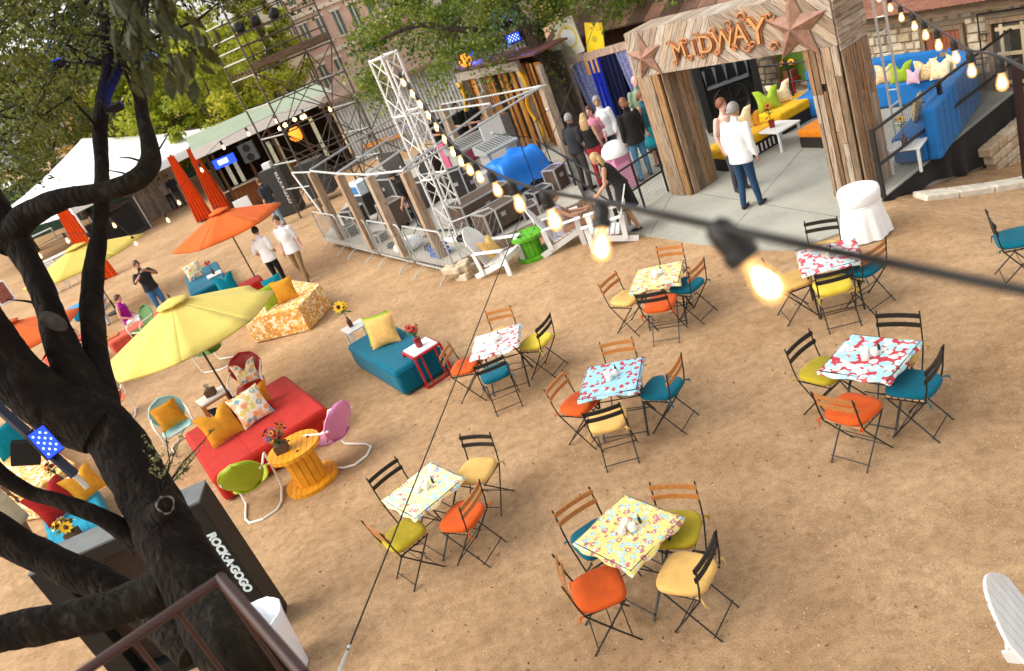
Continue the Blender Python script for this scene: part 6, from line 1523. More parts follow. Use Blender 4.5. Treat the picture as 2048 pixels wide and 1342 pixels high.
# brown barn roof behind the arch, upper right of the crowd
t = thing('barn', 'barn with rusty brown sheet roof behind the arch', 'barn', Vector((4.9, 26.4, 0)), math.atan2(AU.y, AU.x))
MB().box((4.2, 2.5, 1.2), (8.4, 4.4, 2.4)).build('walls', DKW, t)
for k in range(14):
    x = -.3 + k * .64; MB().add([(x, -.3, 2.35), (x + .61, -.3, 2.35), (x + .61, 3.2, 4.3), (x, 3.2, 4.3), (x, -.3, 2.4), (x + .61, -.3, 2.4), (x + .61, 3.2, 4.35), (x, 3.2, 4.35)], [(0, 3, 2, 1), (4, 5, 6, 7), (0, 1, 5, 4), (1, 2, 6, 5), (2, 3, 7, 6), (3, 0, 4, 7)]).build('roof_sheet', M('brown_roof_sheet', (.17, .085, .055), .7, .35, 2, rnd=.35), t)
# ================================================================== PEOPLE
JOBS = []
def ell(mb, pts, rx, ry, xdir, n=14):
    """closed loft with elliptical sections"""
    xdir = Vector(xdir); V = []; F = []; N = len(pts); pts = [Vector(p) for p in pts]
    for i, p in enumerate(pts):
        t = (pts[min(i + 1, N - 1)] - pts[max(i - 1, 0)]).normalized(); x = (xdir - t * xdir.dot(t)).normalized(); y = t.cross(x)
        for k in range(n):
            a = 2 * math.pi * k / n; V.append(p + x * math.cos(a) * rx[i] + y * math.sin(a) * ry[i])
    for i in range(N - 1):
        for k in range(n): F.append((i * n + k, i * n + (k + 1) % n, (i + 1) * n + (k + 1) % n, (i + 1) * n + k))
    F.append(tuple(range(n))[::-1]); F.append(tuple((N - 1) * n + k for k in range(n))); mb.add(V, F)
def limb(mb, pts, rs):
    mb.tube(pts, rs, 10)
    for p, r in zip(pts, rs): mb.sph(p, r * .99, 10, 6)
SKIN = {}
def skin(k): return M('skin_' + k, dict(fair=(.62, .36, .25), tan=(.46, .24, .15), pink=(.64, .34, .27), brown=(.30, .15, .09))[k], .55, .08, 12)
HAIR = dict(grey=(.26, .25, .24), black=(.012, .010, .009), brown=(.07, .035, .018), blond=(.42, .27, .12), auburn=(.16, .06, .025), white=(.6, .58, .55), bald=None)
def person(label, p, yaw, H=1.75, z=0.0, sk='fair', hair='brown', longhair=0.0, top=(.7, .7, .7), sleeve='short', hem=.86, bottom=(.05, .08, .16), legs='trousers', shoe=(.02, .015, .012), pose=None, lean=0.0, side=0.0, turn=0.0, nod=0.0, dress=None, extra=None, female=False):
    s = H / 1.75
    t = thing('person', label, 'person', (p[0], p[1], z), yaw, 'people at the gathering')
    J = dict(pelvis=(0, 0, .95), waist=(0, 0, 1.10), chest=(0, .012, 1.29), shc=(0, 0, 1.42), neck=(0, .0, 1.475), necktop=(0, .02, 1.56), head=(0, .032, 1.655),
             shL=(-.185, 0, 1.415), shR=(.185, 0, 1.415), elL=(-.225, -.03, 1.13), elR=(.225, -.03, 1.13), wrL=(-.225, .06, .90), wrR=(.225, .06, .90),
             hiL=(-.09, 0, .93), hiR=(.09, 0, .93), knL=(-.10, .025, .50), knR=(.10, .025, .50), anL=(-.105, -.02, .085), anR=(.105, -.02, .085))
    J = {k: Vector(v) for k, v in J.items()}
    if female:
        for k in ('shL', 'shR'): J[k].x *= .88
    for k, v in (pose or {}).items(): J[k] = Vector(v)
    Rm = Matrix.Rotation(-lean, 3, 'X') @ Matrix.Rotation(side, 3, 'Y'); pv = J['pelvis'].copy()
    free = set(pose or {})
    for k in ('waist', 'chest', 'shc', 'neck', 'necktop', 'head', 'shL', 'shR', 'elL', 'elR', 'wrL', 'wrR'): J[k] = pv + Rm @ (J[k] - pv)
    for k in J: J[k] = J[k] * s
    w = .90 if female else 1.0; xd = (J['shR'] - J['shL']).normalized()
    mb = MB(); B = []           # B: region segments (a, b, r, region)
    tp = [J['pelvis'] - Vector((0, 0, .07 * s)), J['pelvis'], J['waist'], J['chest'], J['shc'], J['neck'], J['necktop']]
    ell(mb, tp, [.135 * s, .165 * s * (1.02 if female else .97), .13 * s * w, .165 * s * w, .15 * s * w, .062 * s, .05 * s], [.10 * s, .115 * s, .095 * s, .12 * s, .085 * s, .06 * s, .052 * s], xd)
    for a_, b_ in zip(tp[:-2], tp[1:-1]): B.append((a_, b_, .13 * s, 'torso'))
    B[0] = (tp[0], tp[1], .14 * s, 'hip')
    B.append((J['neck'], J['necktop'], .055 * s, 'skin'))
    hq = (Matrix.Rotation(turn, 3, 'Z') @ Matrix.Rotation(-nod - lean * .4, 3, 'X')); hc = J['head']
    mb.sph(hc + hq @ Vector((0, -.006, .012)) * s, (.074 * s, .092 * s, .108 * s), 14, 10, hq); mb.sph(hc + hq @ Vector((0, .028, -.055)) * s, (.054 * s, .058 * s, .066 * s), 10, 8, hq)
    mb.sph(hc + hq @ Vector((0, .092, -.012)) * s, (.014 * s, .022 * s, .026 * s), 8, 6, hq)
    for q in (-1, 1): mb.sph(hc + hq @ Vector((q * .074, -.005, -.01)) * s, (.012 * s, .022 * s, .032 * s), 8, 6, hq)
    B.append((hc + Vector((0, 0, -.06)) * s, hc + Vector((0, 0, .07)) * s, .09 * s, 'skin'))
    lt = 1.18 if legs == 'trousers' else 1.0
    for q in ('L', 'R'):
        sh, elb, wr, hi, kn, an = (J[k + q] for k in ('sh', 'el', 'wr', 'hi', 'kn', 'an'))
        limb(mb, [sh, sh.lerp(elb, .5), elb], [.056 * s * w, .050 * s * w, .041 * s * w]); B.append((sh, elb, .05 * s, 'arm'))
        limb(mb, [elb, elb.lerp(wr, .35), wr], [.041 * s * w, .042 * s * w, .028 * s * w]); B.append((elb, wr, .038 * s, 'forearm'))
        hd = (wr - elb).normalized(); pc_ = wr + hd * .05 * s; mb.sph(pc_, (.022 * s, .042 * s, .05 * s), 10, 6, hd.to_track_quat('Z', 'Y').to_matrix()); B.append((wr, wr + hd * .09 * s, .035 * s, 'hand'))
        limb(mb, [hi, hi.lerp(kn, .4), kn], [.092 * s, .082 * s * lt ** .5, .058 * s * lt]); B.append((hi, kn, .08 * s, 'thigh'))
        limb(mb, [kn, kn.lerp(an, .3), an], [.056 * s * lt, .054 * s * lt, .036 * s * lt * (1.15 if legs == 'trousers' else 1)]); B.append((kn, an, .05 * s, 'calf'))
        fd = Vector((.05 if q == 'R' else -.05, 1, 0)).normalized()
        if 'toe' + q in J: fd = (J['toe' + q] - an); fd.z = 0; fd.normalize()
        f0 = an + Vector((0, 0, -.045 * s)) - fd * .03 * s; f1 = an + fd * .16 * s + Vector((0, 0, -.058 * s))
        limb(mb, [f0, (f0 + f1) / 2, f1], [.038 * s, .037 * s, .026 * s]); B.append((f0, f1, .035 * s, 'foot'))
    body = mb.build('body', None, t); md = body.modifiers.new('r', 'REMESH'); md.mode = 'VOXEL'; md.voxel_size = .017 * s; md = body.modifiers.new('s', 'SMOOTH'); md.factor = .5; md.iterations = 4
    skm = skin(sk); bm_ = fabric('trousers_%02d%02d%02d' % tuple(int(c * 99) for c in bottom), bottom); shm = M('shoe_%02d' % int(shoe[0] * 99), shoe, .5); tm = fabric('top_%02d%02d%02d' % tuple(int(c * 99) for c in (dress or top)), dress or top)
    reg = dict(skin=0, hand=0, arm=0, forearm=0, torso=3, hip=1, thigh=1, calf=1, foot=2)
    if legs == 'bare': reg.update(thigh=0, calf=0, hip=3)
    if legs == 'shorts': reg.update(calf=0)
    if sleeve in ('short', 'long'): reg['arm'] = 3
    if sleeve == 'long': reg['forearm'] = 3
    # fingers: five separate tapered chains per hand
    fg = MB()
    for q, sx in (('L', -1), ('R', 1)):
        wr, elb = J['wr' + q], J['el' + q]; hd = (wr - elb).normalized(); m_ = hd.to_track_quat('Z', 'Y').to_matrix(); b0 = wr + hd * .085 * s
        for k, ln in enumerate((.052, .066, .072, .064)):
            o_ = m_ @ Vector((0, (k - 1.5) * .019, 0)) * s; c1 = m_ @ Vector((-.012 * -sx, 0, ln * .55)) * s; c2 = m_ @ Vector((-.032 * -sx, 0, ln)) * s
            fg.tube([b0 + o_ - hd * .02 * s, b0 + o_ + c1, b0 + o_ + c2], [.0085 * s, .0078 * s, .006 * s], 6)
        o_ = m_ @ Vector((0, .03, 0)) * s; fg.tube([wr + hd * .03 * s + o_ * .5, wr + hd * .06 * s + o_ * 1.25, wr + hd * .095 * s + o_ * 1.35], [.011 * s, .0095 * s, .007 * s], 6)
    JOBS.append((body, B, reg, [skm, bm_, shm, tm], (fg.v, fg.f)))
    # clothing shell
    sw = .90 if female else 1.0
    if dress is None or True:
        g = MB(); z0 = hem * s; base = J['pelvis'] + (Rm @ Vector((0, 0, hem - .95))) * s if lean else Vector((J['pelvis'].x, J['pelvis'].y, z0 + (J['pelvis'].z - .95 * s)))
        tp2 = [base, base.lerp(J['waist'], .45), J['waist'], J['chest'], J['shc'] + Vector((0, 0, -.01 * s)), J['neck'] + Vector((0, 0, -.018 * s))]
        ell(g, tp2, [.205 * s * sw, .195 * s * sw, .175 * s * sw, .187 * s * sw, .165 * s * sw, .078 * s], [.155 * s, .145 * s, .130 * s, .142 * s, .11 * s, .075 * s], xd, 16)
        for q in ('L', 'R'):
            sh, elb, wr = (J[k + q] for k in ('sh', 'el', 'wr'))
            if sleeve == 'none': continue
            if sleeve == 'short': limb(g, [sh - xd * 0, sh.lerp(elb, .8)], [.064 * s * sw, .063 * s * sw])
            else: limb(g, [sh, sh.lerp(elb, .5), elb, elb.lerp(wr, .5), wr.lerp(elb, .08)], [.064 * s * sw, .063 * s * sw, .057 * s * sw, .051 * s * sw, .043 * s * sw])
        so_ = g.build('shirt', None, t); md = so_.modifiers.new('r', 'REMESH'); md.mode = 'VOXEL'; md.voxel_size = .018 * s; md = so_.modifiers.new('s', 'SMOOTH'); md.factor = .5; md.iterations = 5
        JOBS.append((so_, None, None, [tm if dress is None else fabric('top_%02d%02d%02d' % tuple(int(c * 99) for c in dress), dress)], None))
    if hair != 'bald':
        hm = M('hair_' + hair, HAIR[hair], .55, .3, 60, bump=.4, bscale=150); g = MB(); V = []; F = []; n, m = 16, 10
        for i in range(m + 1):
            th = math.pi * .62 * i / m
            for k in range(n):
                a = 2 * math.pi * k / n; fr_ = max(0, math.sin(a)); lim = 1 - .42 * fr_ ** 1.5
                tt_ = th * lim; r_ = 1.0 + .03 * mnoise.noise((k * 1.7, i * 1.3, len(label)))
                V.append(hc + hq @ Vector((.083 * math.sin(tt_) * math.cos(a) * r_, .103 * math.sin(tt_) * math.sin(a) * r_ - .008, .118 * math.cos(tt_) * r_ + .010)) * s)
        for i in range(m):
            for k in range(n): F.append((i * n + k, (i + 1) * n + k, (i + 1) * n + (k + 1) % n, i * n + (k + 1) % n))
        g.add(V, F)
        if longhair:
            bk_ = hc + hq @ Vector((0, -.06, .03)) * s; down = Vector((0, -.02, -1)) if not lean else (Vector((0, -.02, -1)) + Rm @ Vector((0, .0, -.6))).normalized()
            ell(g, [bk_, bk_ + Vector((0, -.03, -.08)) * s, bk_ + (down * .5 * longhair + Vector((0, -.04, 0))) * s, bk_ + (down * longhair + Vector((0, -.03, 0))) * s], [.075 * s, .10 * s, .105 * s, .05 * s], [.045 * s, .05 * s, .045 * s, .02 * s], xd, 12)
        g.build('hair', hm, t, smooth=2, solid=.006 if not longhair else 0)
    ey = M('eye_dark', (.02, .015, .012), .2)
    for q in (-1, 1): MB().sph(hc + hq @ Vector((q * .032, .080, .008)) * s, .010 * s, 6, 4).build('eye', ey, t)
    MB().sph(hc + hq @ Vector((0, .078, -.062)) * s, (.022 * s, .010 * s, .006 * s), 8, 4, hq).build('mouth', M('lip', (.36, .12, .10), .5), t)
    if dress is not None and legs == 'bare' and (pose or {}).get('skirt', True) is not None and 'knL' in J and J['knL'].z < .6 * s and (pose or {}).get('pelvis', (0, 0, .95))[2] > .8:
        P = []; n = 28; pz = J['pelvis']
        for i in range(6):
            f = i / 5; P.append([(pz.x + math.cos(2 * math.pi * k / n) * (.165 + .07 * f + .012 * f * math.sin(k * 2.3)) * s, pz.y + math.sin(2 * math.pi * k / n) * (.13 + .08 * f + .012 * f * math.sin(k * 1.9)) * s, pz.z + (.06 - .52 * f) * s) for k in range(n + 1)])
        MB().grid(P).build('skirt', fabric('top_%02d%02d%02d' % tuple(int(c * 99) for c in dress), dress) if extra is None else extra, t, smooth=2, solid=.006)
    return t
SIT = dict(pelvis=(0, 0, .52), waist=(0, -.03, .67), chest=(0, -.05, .86), shc=(0, -.06, .99), neck=(0, -.06, 1.045), necktop=(0, -.04, 1.13), head=(0, -.025, 1.225), shL=(-.17, -.06, .985), shR=(.17, -.06, .985), elL=(-.22, -.06, .72), elR=(.22, -.06, .72), wrL=(-.16, .17, .64), wrR=(.16, .17, .64), hiL=(-.09, .02, .50), hiR=(.09, .02, .50), knL=(-.11, .43, .50), knR=(.11, .43, .50), anL=(-.11, .50, .09), anR=(.11, .46, .09))
def P2(d, **k): r = dict(d); r.update(k); return r
gp = lambda x, y, z=0: V2(G(x, y, z))
toc = lambda p, off=0: yaw_of(-V2(p)) + off
WS = (.80, .80, .80)
person('grey-haired man in long white shirt and jeans under arch', gp(1507, 417), yaw_of(Vector((.75, .55, 0))), 1.84, F0, 'tan', 'grey', 0, WS, 'long', .80, (.016, .045, .095), pose=dict(anL=(-.11, -.08, .085), anR=(.12, .06, .085), wrR=(.27, .05, .90), elR=(.25, -.03, 1.13)), turn=-.5, side=.10)
person('person with auburn hair half hidden behind man in white', gp(1486, 384), yaw_of(Vector((.2, -.9, 0))), 1.74, F0, 'pink', 'auburn', 0, (.66, .42, .34), 'short', .86, (.05, .05, .06), female=True, turn=.4)
person('blonde woman in black dress leaning over the railing', gp(1272, 462), yaw_of(Vector((-.85, .35, 0))), 1.68, F0, 'tan', 'blond', .30, (.02, .02, .02), 'none', .90, dress=(.015, .014, .013), legs='bare', female=True, lean=.42, pose=dict(wrL=(-.15, .42, 1.12), elL=(-.20, .18, 1.18), wrR=(.16, .40, 1.08), elR=(.22, .15, 1.15), anL=(-.09, -.10, .085), anR=(.10, .10, .085)))
person('seated brunette in lavender dress on white chair', gp(1137, 492), yaw_of(Vector((.9, -.1, 0))), 1.68, -.12, 'tan', 'brown', .28, sleeve='none', hem=.86, dress=(.55, .52, .60), legs='bare', female=True, pose=P2(SIT, wrR=(.10, .50, .80), elR=(.20, .22, .80), wrL=(-.08, .50, .80), elL=(-.18, .22, .78)), lean=.12)
person('man in black shirt with white print and cap in crowd', gp(1180, 382), yaw_of(Vector((.8, .6, 0))), 1.76, F0, 'tan', 'grey', 0, (.025, .025, .03), 'short', .90, (.06, .05, .05), pose=dict(wrL=(-.15, .25, 1.12), wrR=(.15, .25, 1.12)), lean=.1)
person('long-haired blonde woman in black top and red trousers', gp(1212, 374), yaw_of(Vector((.55, .83, 0))), 1.68, F0, 'tan', 'blond', .42, (.02, .018, .02), 'none', .98, (.36, .03, .04), female=True)
person('man in white shirt in middle of the crowd', gp(1240, 345), yaw_of(Vector((-.5, -.85, 0))), 1.80, F0, 'tan', 'grey', 0, WS, 'long', .86, (.05, .06, .1), turn=.3)
person('person in black jacket and blue jeans in crowd', gp(1296, 360), yaw_of(Vector((-.1, 1, 0))), 1.80, F0, 'fair', 'auburn', .12, (.012, .012, .014), 'long', .80, (.06, .17, .28), pose=dict(anL=(-.14, -.05, .085), anR=(.15, .12, .085)), lean=.06)
person('bald man in green shirt at the back of crowd', gp(1312, 306), toc(gp(1312, 306), .3), 1.82, F0, 'pink', 'bald', 0, (.20, .27, .18), 'short', .86, (.08, .08, .09))
person('person in black and turquoise striped dress beside arch', gp(1322, 333), toc(gp(1322, 333), .9), 1.70, F0, 'tan', 'auburn', .12, sleeve='none', hem=.86, dress=(.02, .09, .12), legs='bare', female=True, pose=dict(wrL=(-.08, .26, 1.10), elL=(-.21, .06, 1.12)), extra=fabric('turquoise_stripe', (.02, .30, .36)))
person('dark-haired man in white shirt and black trousers seen from behind', gp(572, 578), yaw_of(Vector((.35, .93, 0))), 1.74, 0, 'tan', 'black', 0, WS, 'short', .84, (.012, .012, .012), pose=dict(wrL=(-.12, .06, .95), elL=(-.27, -.08, 1.15), wrR=(.12, .2, 1.0)), turn=.2)
person('man in white shirt and khaki trousers walking past bench', gp(618, 562), yaw_of(Vector((-.35, -.95, 0))), 1.82, 0, 'pink', 'brown', 0, WS, 'short', .80, (.26, .17, .085), pose=dict(anL=(-.10, .22, .085), anR=(.10, -.20, .10), knL=(-.1, .13, .50), knR=(.1, .0, .49), wrL=(-.28, .0, .88)))
person('photographer in black printed shirt and jeans at left', gp(340, 637), toc(gp(340, 637), .2), 1.80, 0, 'tan', 'brown', 0, (.03, .028, .028), 'short', .90, (.07, .20, .38), pose=dict(wrL=(-.10, .28, 1.42), elL=(-.30, .12, 1.25), wrR=(.10, .28, 1.42), elR=(.30, .12, 1.25)), lean=-.06)
p = gp(277, 672); cm = thing('camera_body', 'small black camera held by the photographer', 'camera', gp(340, 637) + Vector((0, 0, 1.44)) - V2(gp(340, 637)).normalized() * .40, 0); MB().box((0, 0, .04), (.13, .07, .09)).build('body', DK, cm); MB().lathe([(.035, 0), (.035, .07)], 10, (0, -.035, .04), Matrix.Rotation(R(90), 3, 'X')).build('lens', DK, cm)
person('seated woman in purple top and white trousers', gp(276, 668), toc(gp(276, 668), .9), 1.68, -.06, 'pink', 'brown', 0, (.34, .008, .26), 'none', .86, (.74, .72, .74), female=True, pose=SIT, lean=.15)
person('dark-haired seated woman in purple dress left of slim trunk', gp(158, 700), toc(gp(158, 700), .6), 1.68, -.06, 'tan', 'black', .25, sleeve='none', hem=.86, dress=(.12, .01, .13), legs='bare', female=True, pose=SIT)
person('person in white top seated beyond the purple-topped woman', gp(222, 640), toc(gp(222, 640), -.4), 1.70, -.04, 'tan', 'brown', .15, (.72, .72, .74), 'short', .86, (.5, .5, .55), female=True, pose=SIT)
person('woman in pink blouse between blonde and man in white', gp(1222, 352), toc(gp(1222, 352), -.5), 1.66, F0, 'pink', 'brown', .2, (.55, .20, .26), 'short', .92, (.10, .05, .12), female=True)
person('person in dark shirt and light jeans at the bar', gp(566, 452), yaw_of(Vector((-.7, .5, 0))), 1.78, 0, 'fair', 'brown', 0, (.035, .042, .06), 'short', .88, (.26, .38, .50))
person('woman in cream skirt behind the oak at bottom left', gp(66, 1092), yaw_of(Vector((.8, -.3, 0))), 1.66, 0, 'brown', 'brown', .2, (.02, .02, .03), 'short', .95, dress=(.55, .46, .30), legs='bare', female=True)
person('man in black shirt leaning over booth gear', gp(862, 470, PZ), yaw_of(Vector((-.6, .5, 0))), 1.78, PZ, 'tan', 'black', 0, (.02, .02, .02), 'short', .86, (.03, .03, .035), lean=.45, pose=dict(wrL=(-.12, .38, 1.0), wrR=(.14, .36, .98)))
for px, py, lb in ((905, 335, 'leftmost dark-clad crew member at back of booth'), (950, 318, 'middle dark-clad crew member at back of booth'), (978, 312, 'rightmost dark-clad crew member at back of booth')):
    person(lb, gp(px, py, PZ), toc(gp(px, py, PZ), .5), 1.76, PZ, 'tan', 'black', 0, (.015, .015, .018), 'short', .86, (.02, .02, .025), pose=dict(wrL=(-.12, .26, 1.1), wrR=(.12, .26, 1.1)))
person('person in black shirt at the right edge by door', V2(Vector((9.95, 12.15, 0))) + Vector((.15, .4, 0)), toc((9.95, 12.15, 0), .8), 1.76, F0, 'tan', 'black', 0, (.012, .011, .012), 'short', .86, (.35, .35, .38))
person('person in grey standing far off beneath the marquee', gp(352, 418), toc(gp(352, 418), .3), 1.75, 0, 'tan', 'black', 0, (.3, .3, .3), 'short', .86, (.05, .05, .05))
person('person in black far off beneath the marquee', gp(368, 412), toc(gp(368, 412), .1), 1.75, 0, 'tan', 'black', 0, (.03, .03, .03), 'short', .86, (.05, .05, .05))
# one evaluation for all bodies, then colour by body region
dg = bpy.context.evaluated_depsgraph_get(); dg.update(); done = []
for o, B, reg, mats, fg in JOBS: done.append(bpy.data.meshes.new_from_object(o.evaluated_get(dg)))
for (o, B, reg, mats, fg), me in zip(JOBS, done):
    o.modifiers.clear(); me.materials.clear()
    if fg:
        n0 = len(me.vertices); v = np.empty(n0 * 3); me.vertices.foreach_get('co', v); V = [tuple(x) for x in v.reshape(-1, 3)]; F = [tuple(p.vertices) for p in me.polygons]; nb_ = len(F)
        F += [tuple(i + n0 for i in f) for f in fg[1]]; m2 = bpy.data.meshes.new('body'); m2.from_pydata(V + list(fg[0]), [], F); m2.update(); me = m2
    for m_ in mats: me.materials.append(m_)
    if B:
        nf = len(me.polygons); c = np.empty(nf * 3); me.polygons.foreach_get('center', c); c = c.reshape(-1, 3); best = np.full(nf, 1e9); idx = np.zeros(nf, dtype=np.int32)
        for a_, b_, r_, rg_ in B:
            A = np.array(a_); d = np.array(b_) - A; tt_ = np.clip(((c - A) @ d) / max(1e-9, d @ d), 0, 1); ds = np.linalg.norm(c - (A + tt_[:, None] * d), axis=1) / r_
            m_ = ds < best; best[m_] = ds[m_]; idx[m_] = reg[rg_]
        idx[nb_:] = 0; me.polygons.foreach_set('material_index', idx)
    me.polygons.foreach_set('use_smooth', np.ones(len(me.polygons), dtype=bool)); o.data = me
# ================================================================== TREES
def leaf_mat(name, c1, c2, c3, trans=.35, sc=1.2):
    t = NT(name); n = t.noise(t.co(), sc, 4, .7); n2 = t.noise(t.co(), sc * 14, 2)
    a = t.n('Math', operation='ADD'); t.l(n.outputs['Fac'], a.inputs[0]); t.l(n2.outputs['Fac'], a.inputs[1]); h = t.n('Math', operation='MULTIPLY'); h.inputs[1].default_value = .5; t.l(a.outputs[0], h.inputs[0])
    c = t.ramp(h.outputs[0], [(.38, c1), (.5, c2), (.62, c3)]); t.l(c, t.b.inputs['Base Color']); t.b.inputs['Roughness'].default_value = .45; t.b.inputs['Specular IOR Level'].default_value = .35
    tr_ = t.n('BsdfTranslucent'); t.l(c, tr_.inputs[0]); mx_ = t.n('MixShader'); mx_.inputs[0].default_value = trans; t.l(t.b.outputs[0], mx_.inputs[1]); t.l(tr_.outputs[0], mx_.inputs[2]); t.l(mx_.outputs[0], t.o.inputs[0]); return t.m
def leaf_mesh(name, C, Rad, n, size, seed, flat=.6, droop=.0):
    """n leaf faces round every cluster centre"""
    g = np.random.default_rng(seed); C = np.repeat(np.asarray(C, float), n, 0); Rr = np.repeat(np.asarray(Rad, float), n); K = len(C)
    d = g.normal(size=(K, 3)); d /= np.linalg.norm(d, axis=1)[:, None]; r = Rr * g.random(K) ** .5; P = C + d * r[:, None] * np.array([1, 1, flat])
    ax = g.normal(size=(K, 3)); ax[:, 2] -= droop; ax /= np.linalg.norm(ax, axis=1)[:, None]; up = g.normal(size=(K, 3)) * .7 + np.array([0, 0, 1.0]); sd_ = np.cross(ax, up); sd_ /= np.linalg.norm(sd_, axis=1)[:, None] + 1e-9
    s = size * g.uniform(.6, 1.35, K)[:, None]; nr = np.cross(sd_, ax)
    V = np.stack([P - ax * s * .5, P + sd_ * s * .26 + nr * s * .06, P + ax * s * .5, P - sd_ * s * .26 + nr * s * .06], 1).reshape(-1, 3); F = np.arange(K * 4).reshape(-1, 4)
    me = bpy.data.meshes.new(name); me.vertices.add(K * 4); me.vertices.foreach_set('co', V.ravel()); me.loops.add(K * 4); me.loops.foreach_set('vertex_index', F.ravel().astype(np.int32)); me.polygons.add(K); me.polygons.foreach_set('loop_start', (np.arange(K) * 4).astype(np.int32)); me.polygons.foreach_set('loop_total', np.full(K, 4, dtype=np.int32)); me.update(calc_edges=True); return me
def bark_mat(name, c1, c2, c3):
    t = NT(name); co = t.co((1, 1, .35)); n = t.noise(co, 9, 8, .72); m = t.noise(t.co(), 2.2, 4); w = t.n('TexVoronoi'); w.feature = 'DISTANCE_TO_EDGE'; w.inputs['Scale'].default_value = 16; t.l(co, w.inputs['Vector'])
    c = t.ramp(n.outputs['Fac'], [(.3, c1), (.55, c2), (.75, c3)]); li = t.ramp(m.outputs['Fac'], [(.55, (0, 0, 0)), (.75, (.5, .5, .5))]); c = t.mix(li, c, (.05, .045, .024))
    t.l(c, t.b.inputs['Base Color']); t.b.inputs['Roughness'].default_value = .9; t.b.inputs['Specular IOR Level'].default_value = .2
    h = t.n('Math', operation='MULTIPLY_ADD'); h.inputs[1].default_value = 1.2; t.l(n.outputs['Fac'], h.inputs[0]); t.l(w.outputs['Distance'], h.inputs[2]); t.bump(h.outputs[0], 1.0, .09); return t.m
OAKB = bark_mat('live_oak_bark', (.005, .0038, .003), (.018, .0125, .009), (.085, .064, .047))
def smooth_path(pts, k=6):
    P = [Vector(p[0]) for p in pts]; Rr = [p[1] for p in pts]; out = []; ro = []
    for i in range(len(P) - 1):
        p0 = P[max(i - 1, 0)]; p1 = P[i]; p2 = P[i + 1]; p3 = P[min(i + 2, len(P) - 1)]
        for j in range(k):
            t = j / k; out.append(.5 * ((2 * p1) + (p2 - p0) * t + (2 * p0 - 5 * p1 + 4 * p2 - p3) * t * t + (3 * p1 - p0 - 3 * p2 + p3) * t ** 3)); ro.append(Rr[i] + (Rr[i + 1] - Rr[i]) * t)
    out.append(P[-1]); ro.append(Rr[-1]); return out, ro
def limb_obj(name, pts, mat, par, n=16, rough=.10, k=6):
    o, r = smooth_path(pts, k); mb = MB(); mb.tube(o, r, n); V = []
    base = Vector(par.location)
    for i, v in enumerate(mb.v):
        c = o[min(i // n, len(o) - 1)]; d = Vector(v) - c; rr = d.length; vv = Vector((v[0], v[1], v[2] * .45)); f = 1 + rough * (mnoise.noise(vv * 5.0) + .5 * mnoise.noise(vv * 13.0) - .55 * abs(mnoise.noise(vv * 24.0))); V.append(c + d * f - base)
    mb.v = [tuple(v) for v in V]; return mb.build(name, mat, par, smooth=2)
def px(*a): return [(D(x, y, w), r) for x, y, w, r in a]
ob = Vector((-2.62, 4.72, -.05))
oak = thing('oak_tree', 'gnarled dark live oak filling the left foreground', 'tree', ob)
limb_obj('trunk', [(ob, .34), (Vector((-2.64, 4.74, .5)), .27)] + px((478, 1310, 5.05, .225), (408, 1200, 5.3, .21), (340, 1075, 5.45, .205), (262, 935, 5.6, .185), (178, 815, 5.7, .19), (145, 770, 5.72, .14)), OAKB, oak, 56, .13, 22)
LB = px((180, 810, 5.7, .16), (128, 700, 5.75, .115), (96, 610, 5.8, .09), (62, 535, 5.85, .092), (15, 460, 5.9, .11), (-40, 370, 5.9, .11), (-80, 240, 5.9, .09)); limb_obj('limb', LB, OAKB, oak, 36, .12, 16)
LA = px((200, 860, 5.65, .20), (115, 815, 5.6, .20), (25, 745, 5.5, .19), (-50, 650, 5.4, .18), (-120, 520, 5.3, .2)); limb_obj('limb', LA, OAKB, oak, 44, .12, 20)
LE = px((5, 495, 5.9, .12), (45, 440, 5.85, .10), (115, 402, 5.8, .08), (205, 384, 5.8, .068), (268, 362, 5.8, .078), (299, 328, 5.85, .076), (298, 285, 5.9, .06), (286, 235, 6, .052), (276, 160, 6.1, .048), (273, 90, 6.2, .046), (278, 20, 6.3, .045), (290, -60, 6.4, .04)); limb_obj('limb', LE, OAKB, oak, 28, .12, 12)
LV = px((245, 915, 5.62, .14), (212, 810, 5.78, .10), (192, 700, 5.88, .086), (184, 620, 5.92, .086), (188, 540, 5.97, .074), (201, 440, 6, .055), (204, 340, 6.1, .054), (200, 260, 6.2, .056), (206, 200, 6.3, .056), (216, 130, 6.4, .046), (209, 40, 6.5, .04), (200, -50, 6.6, .035)); limb_obj('limb', LV, OAKB, oak, 28, .12, 12)
LV2 = px((206, 205, 6.3, .04), (236, 140, 6.35, .038), (262, 70, 6.4, .034), (268, 0, 6.5, .03), (275, -60, 6.6, .03)); limb_obj('limb', LV2, OAKB, oak, 10)
limb_obj('limb', px((380, 1140, 5.45, .16), (285, 1195, 5.3, .135), (195, 1226, 5.2, .125), (100, 1247, 5.1, .12), (0, 1268, 5.0, .12), (-90, 1285, 4.9, .13)), OAKB, oak, 40, .12, 18)
limb_obj('limb', px((280, 1085, 5.5, .09), (205, 1035, 5.35, .06), (120, 1003, 5.25, .052), (60, 985, 5.2, .05), (0, 948, 5.1, .055), (-60, 900, 5, .07)), OAKB, oak, 28, .14, 14)
limb_obj('limb', px((390, 1300, 5.75, .14), (290, 1225, 5.9, .13), (200, 1168, 5.9, .125), (110, 1128, 5.85, .12), (30, 1085, 5.8, .12), (-60, 1035, 5.7, .13)), OAKB, oak, 40, .12, 18)
